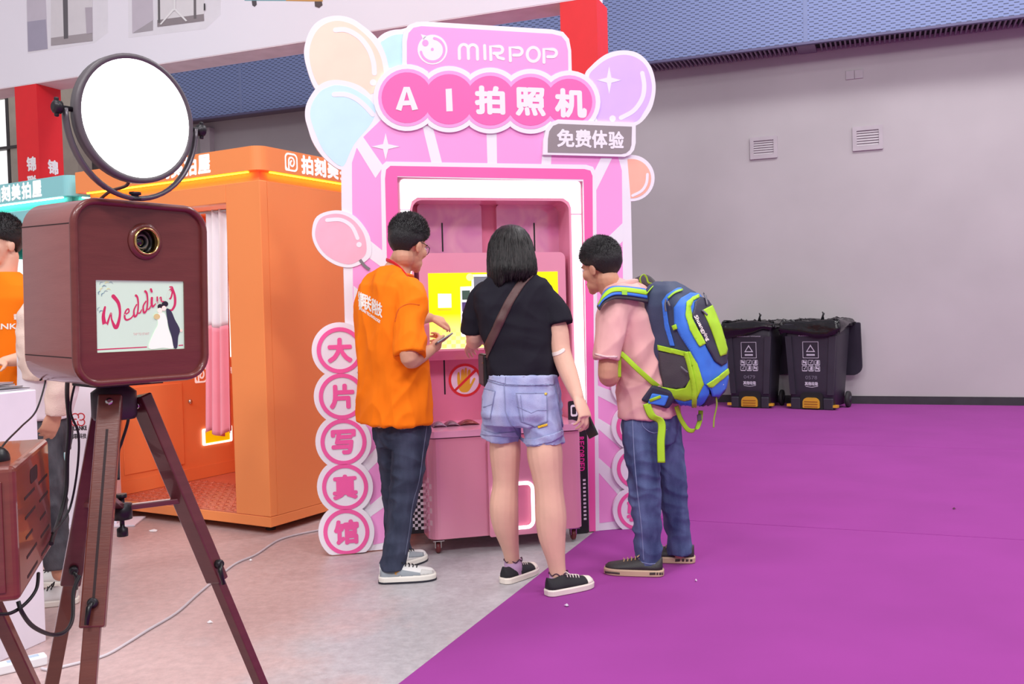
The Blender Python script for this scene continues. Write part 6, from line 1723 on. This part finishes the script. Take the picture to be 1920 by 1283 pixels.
limb(sh, [at(1196, 562, 4.60), at(1186, 580, 4.66), at(1165, 630, 4.70), at(1158, 650, 4.70)], [.075, .075, .066, .06])
limb(sh, [at(1172, 552, 4.48), at(1160, 545, 4.49)], [.075, .066])
sm = fuse(sh, .007, 3); wrinkle(sm, both(folds(.020, 9, 2, (.55, 0, -.8), 11.0, .0012), folds(.014, 11, 3, (-.6, 0, -.8), 15.0, 0))); b4 = bvh_of(sm)
M_polo = mat('pink_pique', (236, 182, 178), .9, var=.03, scale=5, bump=.25, bscale=600, spec=.12)
shirt = link_mesh('polo_shirt', sm, M_polo, p3)
decal('sleeve_hem', strip([(1117, 664), (1134, 668), (1156, 669)], 3.0), b4, mat('polo_trim', (246, 216, 214), .9), shirt, .003, 4)
neck_ring('collar', at(1163, 541, 4.485), r, f, .088, .082, M_polo, shirt, (.018, .006), -.3)
jn = MB()
loft(jn, [(at(1219, 765, 4.46), .155, .118), (at(1220, 795, 4.46), .165, .128), (at(1222, 830, 4.46), .145, .11)], r, f)
q_ = 4.4 / 1760
limb(jn, [at(1200, 800, 4.39), at(1204, 860, 4.38), at(1208, 915, 4.38), at(1212, 975, 4.385), at(1217, 1040, 4.40), at(1218, 1060, 4.40)], [34 * q_, 33 * q_, 31 * q_, 27 * q_, 25 * q_, 26 * q_], end=False)
limb(jn, [at(1245, 800, 4.52), at(1252, 860, 4.54), at(1260, 915, 4.55), at(1267, 975, 4.57), at(1273, 1020, 4.58), at(1275, 1038, 4.58)], [33 * q_, 32 * q_, 29 * q_, 26 * q_, 24 * q_, 25 * q_], end=False)
jm = fuse(jn, .006, 2)
_g1 = folds(.022, 15, 4, (1, .3, -.25), 21.0, .0012); _g2 = folds(.016, 10, 3, (.4, 0, -1), 4.0, 0)
def fold3(co, n):
    low = max(.25, min(1, (.75 - co.z) / .4))
    return _g1(co, n) * low + _g2(co, n) * .8
wrinkle(jm, fold3); bj = bvh_of(jm)
jeans = link_mesh('jeans', jm, M_denim_blue, p3)
M_st2 = mat('denim_stitch_pale', (128, 140, 178), .85)
decal('side_seam', strip([(1186, 785), (1189, 850), (1195, 920), (1203, 990), (1207, 1050)], 1.6), bj, M_st2, jeans, .0015, 5)
decal('pocket_seam', strip([(1204, 785), (1206, 800), (1225, 812), (1250, 806)], 1.4), bj, M_st2, jeans, .0015, 5)
decal('hem_stitch', strip([(1196, 1052), (1218, 1058), (1240, 1055)], 1.6), bj, M_st2, jeans, .0015, 5)
M_sh3 = mat('leather_black_shoe', (46, 44, 46), .55, bump=.15, bscale=200); M_so3 = mat('sole_tan', (196, 168, 140), .65); M_lc3 = mat('lace_tan', (190, 160, 116), .8); M_sl = mat('sole_dark_mark', (70, 60, 56), .7)
FLOORZ = 0.006
u1 = shoe(fl(1244, 1082), fl(1134, 1077), p3, M_sh3, M_so3, M_lc3, sole=.032, high=.062, wid=.047, marks=[('sole_mark', [(x, 1074), (x + w, 1073.6), (x + w, 1078), (x, 1078.4)], M_sl) for x, w in ((1218, 11), (1231, 3), (1236, 4), (1241, 2))] + [('sole_mark', [(1134, 1071), (1162, 1074), (1162, 1077.5), (1135, 1075)], M_sl)])
u2 = shoe(fl(1303, 1057), fl(1204, 1053), p3, M_sh3, M_so3, M_lc3, sole=.032, high=.062, wid=.047, marks=[('sole_mark', [(x, 1049), (x + w, 1048.6), (x + w, 1053), (x, 1053.4)], M_sl) for x, w in ((1266, 9), (1279, 4), (1286, 5), (1294, 4))])
FLOORZ = 0.0

# backpack
bp = thing('backpack', 'navy, blue and lime hiking backpack worn by the man in pink', 'backpack', at(1277, 760, 4.46))
M_navy = mat('pack_navy', (58, 68, 96), .65, var=.06, bump=.15, bscale=300); M_cob = mat('pack_blue', (60, 124, 226), .6, var=.04, bump=.15, bscale=300)
M_lime = mat('pack_lime', (176, 226, 40), .6, var=.04, bump=.15, bscale=300); M_mesh = mat('pack_mesh', (82, 78, 84), .75, var=.1, bump=.4, bscale=500); M_dk = mat('pack_dark', (46, 44, 66), .6)
po = V2(.80, -.60); plv = Vector((po.y, -po.x, 0)) ; plv = Vector((-.60, -.80, 0))
pk = MB(); loops = []
levels = ((757, 1285, .06, .04, .12), (750, 1279, .115, .0, .155), (735, 1277, .140, .0, .185), (700, 1271, .152, .0, .205), (655, 1263, .155, .0, .205), (610, 1255, .153, .0, .195), (575, 1248, .145, .0, .170), (550, 1243, .125, .0, .130), (536, 1240, .09, .015, .095), (529, 1240, .05, .03, .07))
for y, x, A, d0, d1 in levels:
    c = at(x - 18, y, 4.45); d1 += .045
    lp = []
    for u, v in rrect(-A, d0, A, d1, min(.045, (d1 - d0) * .4), 5): lp.append(c + plv * u + po * v)
    loops.append(lp)
pk.rings(loops)
pm = fuse(pk, .006, 5); wrinkle(pm, cloth_wave(.006, .002, 9, 25, 4.0, 1.0)); bb = bvh_of(pm)
pack = link_mesh('main_body', pm, M_navy, bp)
s8 = lambda pts: [(1060 + x / 2.674, 420 + y / 2.674) for x, y in pts]
def pd(name, pts, m, off, par=None, smooth=False, th=.004): return decal(name, cr(s8(pts), 3) if smooth else s8(pts), bb, m, par or pack, off, 5, th)
pd('front_pocket', [(548, 420), (575, 378), (620, 350), (665, 355), (712, 410), (760, 500), (800, 640), (806, 760), (800, 810), (740, 850), (690, 800), (660, 700), (630, 640), (580, 560), (550, 500)], M_cob, .010, th=.008)
pd('pocket_panel', [(640, 400), (665, 375), (700, 385), (738, 440), (780, 560), (800, 640), (795, 700), (770, 715), (735, 690), (695, 620), (660, 540), (625, 460)], M_dk, .016)
pd('lime_panel', [(670, 440), (720, 415), (765, 520), (795, 630), (790, 655), (760, 668), (735, 590), (700, 500)], M_lime, .020)
pd('lime_trim', [(600, 400), (625, 375), (660, 362), (662, 378), (630, 395), (615, 420), (628, 480), (655, 540), (688, 605), (665, 618), (625, 540), (598, 460)], M_lime, .017)
pd('blue_trim', [(486, 390), (510, 355), (560, 325), (578, 322), (582, 332), (530, 362), (505, 400), (520, 500), (550, 612), (528, 612), (500, 520)], M_cob, .006)
pd('zip', strip([(520, 372), (545, 350), (580, 335)], 9), mat('zip_lime', (160, 214, 60), .5), .009)
pd('side_pocket', [(468, 640), (600, 660), (632, 720), (625, 790), (590, 825), (495, 822), (478, 740)], M_mesh, .006, th=.005)
pd('pocket_edge', [(466, 606), (612, 640), (625, 652), (612, 664), (468, 632)], M_lime, .010)
pd('lime_side', [(612, 640), (632, 638), (660, 680), (685, 740), (692, 800), (660, 870), (600, 884), (530, 866), (486, 838), (486, 815), (560, 828), (605, 820), (632, 770), (640, 710), (600, 668)], M_lime, .0095)
pd('blue_base', [(545, 872), (600, 886), (662, 872), (690, 800), (712, 812), (715, 850), (690, 900), (650, 925), (590, 915)], M_cob, .008)
pd('base_panel', [(640, 925), (690, 895), (715, 850), (750, 870), (740, 910), (690, 925)], M_dk, .010)
pd('bottom_pocket', [(712, 820), (800, 740), (806, 770), (795, 820), (760, 858), (725, 858)], M_cob, .014)
pd('lime_band', [(698, 800), (800, 728), (806, 748), (720, 820), (706, 816)], M_lime, .018)
pd('lime_strap', strip([(610, 640), (635, 740), (650, 830), (645, 940)], 20, cap=False), M_lime, .015)
pd('tab', [(540, 510), (560, 502), (568, 525), (548, 533)], M_lime, .014)
text_decal('lettering', 'Shuangying', (s8([(640, 466)])[0], s8([(706, 590)])[0], s8([(726, 580)])[0], s8([(662, 456)])[0]), bb, M_tw, pack, .046, .35)
text_decal('lettering', '65L', (s8([(764, 830)])[0], s8([(796, 806)])[0], s8([(790, 788)])[0], s8([(762, 808)])[0]), bb, M_tw, pack, .034, .3)
M_zp = mat('zip_puller_grey', (110, 108, 116), .5)
for q in ([(515, 385), (512, 410), (517, 436)], [(525, 395), (535, 412)], [(680, 365), (688, 385), (692, 412)], [(668, 445), (690, 466)], [(592, 715), (622, 740)]):
    pd('zip_puller', strip(q, 7), M_zp, .024)
def ribbon(name, pts, w, m, ref, par=bp, th=.0012):
    P_ = catmull([at(*p) for p in pts], 6)
    return MB().tube(P_, [(w / 2, th)] * len(P_), 8, ref=ref).build(name, m, par)
# shoulder strap over the near shoulder, padded: grey, blue, lime
sp_pts = [(1122, 578, 4.235), (1132, 562, 4.225), (1148, 551, 4.23), (1170, 550, 4.25), (1195, 553, 4.28), (1212, 556, 4.32)]
ribbon('shoulder_strap', sp_pts, .068, M_mesh, (.25, .6, .75), th=.007)
ribbon('strap_face', [(x, y - 5, Y - .006) for x, y, Y in sp_pts], .052, M_cob, (.25, .6, .75), th=.004)
ribbon('strap_stripe', [(x, y - 7, Y - .009) for x, y, Y in sp_pts], .026, M_lime, (.25, .6, .75), th=.003)
MB().frame_box(at(1166, 553, 4.225), Vector((.026, .012, -.002)), Vector((.0, -.006, .0)), Vector((0, .01, .024))).build('buckle', mat('buckle_lime', (150, 204, 50), .5), bp, bevel=.002)
ribbon('shoulder_strap', [(1190, 530, 4.60), (1208, 524, 4.55), (1222, 534, 4.50), (1230, 548, 4.47)], .05, M_mesh, (.5, -.2, .8), th=.006)
ribbon('load_strap', [(1212, 552, 4.31), (1220, 542, 4.33), (1230, 533, 4.38), (1240, 530, 4.42)], .02, M_lime, (.3, -.7, .6), th=.003)
ribbon('grab_loop', [(1202, 534, 4.47), (1200, 522, 4.46), (1206, 515, 4.46), (1212, 520, 4.46), (1216, 530, 4.46), (1228, 533, 4.45)], .018, M_lime, (.2, -.9, .2), th=.002)
# webbing under the arm and round the waist
ribbon('webbing', [(1160, 708, 4.268), (1160, 680, 4.262), (1162, 664, 4.26), (1170, 668, 4.25), (1195, 692, 4.245), (1222, 716, 4.27), (1238, 728, 4.31)], .024, M_lime, (.7, 0, .7), th=.0015)
hb = MB(); hb.frame_box(at(1200, 752, 4.266), at(1252, 768, 4.285) - at(1200, 752, 4.266), Vector((.008, .026, 0)), at(1222, 722, 4.266) - at(1200, 752, 4.266))
hb.build('hip_pad', M_dk, bp, bevel=.015, bseg=3)
hq = MB(); hq.frame_box(at(1214, 757, 4.258), at(1246, 762, 4.268) - at(1214, 757, 4.258), Vector((.004, .015, 0)), at(1222, 738, 4.258) - at(1214, 757, 4.258)); hq.build('hip_pocket', M_cob, bp, bevel=.006)
MB().tube([at(1218, 752, 4.255), at(1228, 748, 4.253), at(1239, 744, 4.257)], [(.008, .002)] * 3, 8, ref=(0, -.3, 1)).build('pocket_zip', M_lime, bp)
ribbon('webbing', [(1212, 757, 4.27), (1222, 780, 4.265), (1240, 793, 4.265), (1239, 830, 4.262), (1240, 868, 4.262)], .036, M_lime, (.95, -.3, 0), th=.0016)
ribbon('webbing', [(1268, 762, 4.34), (1276, 785, 4.36), (1290, 806, 4.38), (1304, 806, 4.39), (1312, 790, 4.40), (1314, 770, 4.41)], .022, M_lime, (.8, 0, .6), th=.0016)
MB().frame_box(at(1308, 790, 4.39), Vector((.02, 0, .004)), Vector((0, .008, 0)), Vector((-.002, 0, .03))).build('buckle', M_zp, bp, bevel=.003)
ribbon('webbing', [(1342, 744, 4.32), (1344, 760, 4.32), (1339, 785, 4.32), (1338, 802, 4.32)], .008, mat('webbing_olive', (150, 170, 60), .7), (1, 0, 0), th=.001)

# ================================================================== man in orange behind the white plinth, far left
p4 = person('man in orange T-shirt standing behind the white plinth at the left edge', Vector((-2.62, 4.82, 0)))
f = V2(-.30, -.95); r = Vector((f.y, -f.x, 0))
hf = frame((-.5, -.87), 6); hc = at(3, 459, 4.80)
sk = MB(); P = head_solid(sk, hc, hf)
def bw(dx, z, dy=0): return Vector((hc.x - .02 + dx, 4.82 + dy, z + .03))
limb(sk, [P(0, -.02, -.06), Vector((hc.x, 4.82, 1.53)), bw(0, 1.42)], [.056, .058, .07])
loft(sk, [(bw(0, .9), .15, .11), (bw(0, 1.1), .15, .11), (bw(0, 1.3), .17, .11), (bw(0, 1.43), .13, .08)], r, f)
for k in (-1, 1):
    limb(sk, [bw(k * .19, 1.40), bw(k * .24, 1.25, .02), bw(k * .24, 1.10, .02), bw(k * .17, 1.06, -.16), bw(k * .12, 1.05, -.22)], [.05, .046, .042, .036, .026])
    hand(sk, bw(k * .12, 1.05, -.22), Vector((-k * .3, -.9, -.1)), Vector((0, -.1, 1)), -k, (.3, .35, .35, .4), .92)
    limb(sk, [bw(k * .09, .92), bw(k * .10, .5), bw(k * .11, .08)], [.075, .05, .04])
body = link_mesh('body', fuse(sk, .007, 4), M_skin, p4)
face_details(P, hf, body)
hair_cap(hc, hf, M_hair, p4, 14, top=.026, length=.018, n_spike=6000, fringe=.058, lean=(0, .4, .4))
sh = MB()
loft(sh, [(bw(0, .90), .215, .14), (bw(0, 1.05), .212, .138), (bw(0, 1.2), .212, .135), (bw(0, 1.36), .215, .125), (bw(0, 1.43), .19, .10), (bw(0, 1.475), .12, .085), (bw(0, 1.50), .085, .078)], r, f, 2.5)
for k in (-1, 1): limb(sh, [bw(k * .16, 1.42), bw(k * .20, 1.38), bw(k * .24, 1.22, .02)], [.07, .08, .075], end=False)
sm = fuse(sh, .009, 4); wrinkle(sm, cloth_wave(.008, .003, 6, 16, 21.0, .6)); b5 = bvh_of(sm)
shirt = link_mesh('t_shirt', sm, M_orange, p4)
text_decal('lettering', 'JINLIANKE', ((-58, 622), (41, 620), (41, 607), (-58, 608)), b5, M_tw, shirt, .003, .5)
text_decal('lettering', '锦联科技', ((26, 600), (46, 599), (46, 588), (26, 589)), b5, M_tw, shirt, .003, .3)
jn = MB(); loft(jn, [(bw(0, .97), .155, .115), (bw(0, .86), .165, .12), (bw(0, .78), .15, .11)], r, f)
for k in (-1, 1): limb(jn, [bw(k * .085, .85), bw(k * .10, .5), bw(k * .11, .07)], [.085, .066, .06], end=False)
link_mesh('jeans', fuse(jn, .009, 3), M_denim_dark, p4)
for k in (-1, 1): h_ = bw(k * .11, -.03, .08); shoe(h_, h_ + Vector((-.06 + k * .02, -.27, 0)), p4, M_shoe_w, M_sole_w, M_lace_b)

# ================================================================== person in a beige jacket, mostly behind the wooden camera
p5 = person('person in beige jacket and dark jeans half hidden behind the wooden camera', fl(105, 1115))
f = V2(-.92, .38); r = Vector((f.y, -f.x, 0)); YB = 4.22
def q5(px, py, Y=YB): return at(px, py, Y)
hf = frame((-.92, .38), 5); hc = q5(104, 470)
sk = MB(); P = head_solid(sk, hc, hf)
limb(sk, [P(0, -.02, -.06), q5(106, 528), q5(107, 550)], [.056, .058, .07])
loft(sk, [(q5(82, 815), .10, .065), (q5(92, 720), .11, .08), (q5(104, 620), .14, .1), (q5(107, 565), .13, .09)], r, f)
limb(sk, [q5(112, 590, 4.05), q5(114, 680, 3.98), q5(108, 740, 3.98), q5(104, 772, 3.98)], [.05, .045, .038, .027])
hand(sk, q5(104, 772, 3.98), q5(92, 806, 3.98) - q5(104, 772, 3.98), Vector((.75, -.6, .2)), -1, (.35, .4, .45, .5), .95, tdir=q5(80, 812, 3.97) - q5(100, 776, 3.97))
limb(sk, [q5(110, 590, 4.42), q5(108, 680, 4.45), q5(92, 760, 4.42)], [.05, .045, .03])
limb(sk, [q5(82, 815, 4.18), q5(94, 950, 4.15), q5(113, 1075, 4.13)], [.055, .04, .035])
limb(sk, [q5(80, 815, 4.30), q5(90, 950, 4.34), q5(106, 1060, 4.38)], [.055, .04, .035])
body = link_mesh('body', fuse(sk, .006, 4), M_skin2, p5); face_details(P, hf, body)
hair_cap(hc, hf, M_hair, p5, 22, n_spike=1500)
sh = MB()
loft(sh, [(q5(86, 784), .12, .095), (q5(91, 720), .13, .1), (q5(102, 640), .16, .11), (q5(107, 585), .17, .105), (q5(107, 560), .13, .095), (q5(107, 546), .085, .076)], r, f, 2.4)
shm = fuse(sh, .009, 3); wrinkle(shm, folds(.014, 8, 2, (.2, 0, -1), 31.0, .001))
link_mesh('white_shirt', shm, mat('white_cotton', (240, 232, 240), .9, bump=.1, bscale=400), p5)
sl = MB()
limb(sl, [q5(112, 580, 4.06), q5(114, 640, 4.0), q5(114, 700, 3.97), q5(108, 748, 3.97), q5(105, 778, 3.975)], [.08, .075, .062, .052, .042], end=False)
limb(sl, [q5(110, 580, 4.40), q5(108, 680, 4.45), q5(94, 750, 4.42)], [.08, .065, .05], end=False)
loft(sl, [(q5(101, 712), .15, .105), (q5(105, 650), .175, .115), (q5(109, 590), .18, .11), (q5(108, 566), .14, .098), (q5(108, 555), .1, .085)], r, f, 2.4)
slm = fuse(sl, .007, 3); wrinkle(slm, both(folds(.016, 14, 4, (1, .2, .1), 37.0, .001), folds(.01, 8, 2, (.2, 0, -1), 38.0, 0)))
link_mesh('jacket', slm, mat('beige_fleece', (238, 212, 198), .95, bump=.3, bscale=300), p5)
jn = MB(); loft(jn, [(q5(76, 782), .13, .095), (q5(78, 815), .145, .10), (q5(80, 850), .13, .095)], r, f)
limb(jn, [q5(84, 815, 4.17), q5(94, 940, 4.15), q5(112, 1066, 4.13)], [.078, .066, .058], end=False); limb(jn, [q5(78, 815, 4.28), q5(90, 950, 4.34), q5(106, 1052, 4.38)], [.078, .064, .056], end=False)
jm = fuse(jn, .007, 2); wrinkle(jm, both(folds(.016, 12, 4, (1, .2, .2), 41.0, .001), folds(.012, 9, 3, (.3, 0, -1), 42.0, 0)))
link_mesh('jeans', jm, denim('denim_washed_black', (96, 96, 102), (46, 46, 54)), p5)
shoe(fl(148, 1130), fl(148, 1130) + Vector((-.22, -.05, 0)), p5, M_shoe_w, M_sole_w, M_lace_b, L=.27)
shoe(fl(142, 1098), fl(142, 1098) + Vector((-.22, .02, 0)), p5, M_shoe_w, M_sole_w, M_lace_b, L=.27)
# ================================================================== plinths, papers, cables on the floor
M_plinth = mat('plinth_white', (240, 234, 246), .5, var=.015)
pa, pb_ = fl(21, 1232), fl(87, 1202)
pdv = pb_ - pa; pdv.z = 0; pdv.normalize()
PP = Plane(pb_ - pdv * .62, pdv, ZV)
MB().pbox(PP, 0, .62, .0, 1.0, -.5, 0).build('plinth', M_plinth, None, bevel=.004, label='white box plinth at the left edge with magazines on top', cat='plinth')
for i in range(4):
    c = PP.pt(.50 - .02 * i, 1.001 + .008 * i, -.17 - .012 * (i % 3))
    ang = .15 * (i - 1.5)
    dx = Matrix.Rotation(ang, 3, 'Z') @ PP.u; dy = Matrix.Rotation(ang, 3, 'Z') @ PP.n
    mg = thing('magazine', ('bottom magazine of the stack on the white plinth', 'second magazine up in the stack on the white plinth', 'third magazine up in the stack on the white plinth', 'topmost magazine of the stack on the white plinth')[i], 'magazine', c, 'magazines on the plinth')
    MB().frame_box(c - dx * .15 - dy * .11 + ZV * .0008, dx * .30, dy * .216, ZV * .005).build('pages', mat('paper_edge', (222, 218, 222), .8), mg)
    MB().frame_box(c - dx * .151 - dy * .111 + ZV * .0058, dx * .302, dy * .22, ZV * .001).build('cover', mat('cover_%d' % i, ((70, 70, 78), (180, 176, 180), (96, 96, 104), (150, 146, 152))[i], .3), mg)
# standee with company name
sa = fl(126, 990)
SD = Plane(at(126, 985, 5.75) * 1, (1, .12, 0), ZV); SD.o.z = 0
sdt = thing('display_stand', 'white display stand with red knot emblem beside the orange booth', 'display stand', SD.pt(.15, 0, -.05))
su1 = SD.uv(214, 850)[0]; svt = SD.uv(150, 722)[1]
MB().pbox(SD, 0, su1, .012, svt, -.12, 0).build('body', M_plinth, sdt, bevel=.004)
MB().pbox(SD, -.06, SD.uv(258, 985)[0], 0, .012, -.2, .06).build('base_plate', M_plinth, sdt, bevel=.003)
M_rl = mat('emblem_red', (204, 60, 70), .5)
ec = SD.uv(146.5, 787); er = .021
for k in range(4):
    a = k * PI / 2 + PI / 4
    cxk, cyk = ec[0] + er * 1.15 * math.cos(a), ec[1] + er * 1.15 * math.sin(a)
    MB().prism(SD, strip([(cxk + er * math.cos(a + PI + t), cyk + er * math.sin(a + PI + t)) for t in [q * .45 for q in range(1, 12)]], .007, curve=False), .0002, .0015).build('emblem', M_rl, sdt)
mb = MB(); text_px(mb, SD, 'JINLIANKE', 127, 799, 163, 810, .0012, .0012); mb.build('lettering', mat('logo_black', (40, 34, 40), .5), sdt)
mb = MB(); text_px(mb, SD, '锦联科技', 131, 813, 162, 823, .0012, .0008); mb.build('lettering', mat('logo_black', (40, 34, 40), .5), sdt)
# power strip and its lead
ps0, ps1 = fl(28, 1262), fl(80, 1250)
pv = (ps1 - ps0); pv.normalize(); pw_ = Vector((-pv.y, pv.x, 0))
ps = thing('power_strip', 'white power strip on the floor beside the plinth', 'power strip', (ps0 + ps1) / 2)
bo = MB().frame_box(ps0 + ZV * .0005 - pv * .12, pv * .23, pw_ * .055, ZV * .036).build('body', mat('strip_white', (240, 240, 244), .4), ps, bevel=.006)
for k in range(3):
    MB().frame_box(ps0 - pv * .09 + pv * (.07 * k) + pw_ * .015 + ZV * .0365, pv * .035, pw_ * .025, ZV * .0012).build('socket', mat('socket_blue', (176, 200, 220), .5), bo)
M_wcab = mat('white_cable', (206, 200, 206), .5)
pts = [(78, 1254), (95, 1256), (120, 1250), (160, 1240), (200, 1228), (240, 1205), (280, 1180), (330, 1150), (370, 1115), (400, 1090), (440, 1058), (480, 1040), (520, 1014), (560, 1002), (600, 994), (640, 985)]
MB().tube(catmull([fl(x, y, .006) for x, y in pts], 6), .0058, 8).build('power_cable', M_wcab, None, label='white power cable snaking across the concrete towards the pink sign', cat='cable')
# bits of paper
def scrap(px, py, s, label, seed, c=(246, 244, 246)):
    rnd = random.Random(seed); o = fl(px, py, .001 if px < 900 else .0075); n = 9
    out = [o + Vector((math.cos(2 * PI * i / n) * s * rnd.uniform(.5, 1.1), math.sin(2 * PI * i / n) * s * .7 * rnd.uniform(.5, 1.1), rnd.uniform(0, .006))) for i in range(n)]
    mid = o + ZV * .012
    mb = MB(); mb.add(out + [mid] + [p_ + ZV * -.0006 for p_ in out], [(i, (i + 1) % n, n) for i in range(n)] + [tuple(n + 1 + i for i in reversed(range(n)))] + [(i, n + 1 + i, n + 1 + (i + 1) % n, (i + 1) % n) for i in range(n)])
    mb.build('paper_scrap', mat('scrap_%d_%d_%d' % c, c, .8), None, label=label, cat='litter', group='bits of litter on the floor')
scrap(289, 996, .035, 'crumpled white paper on the concrete in front of the orange booth', 1)
scrap(394, 1168, .012, 'tiny white paper flake on the concrete right of the tripod', 2)
scrap(1063, 1137, .013, 'small clear plastic scrap on the purple carpet near the woman', 3, (214, 200, 220))
scrap(1789, 955, .012, 'small dark speck of litter far out on the purple carpet', 4, (90, 40, 70))
scrap(470, 1052, .010, 'tiny white flake on the concrete by the white cable', 6)
scrap(1305, 1090, .008, 'tiny pale speck on the carpet beside the man with the backpack', 7, (220, 190, 220))
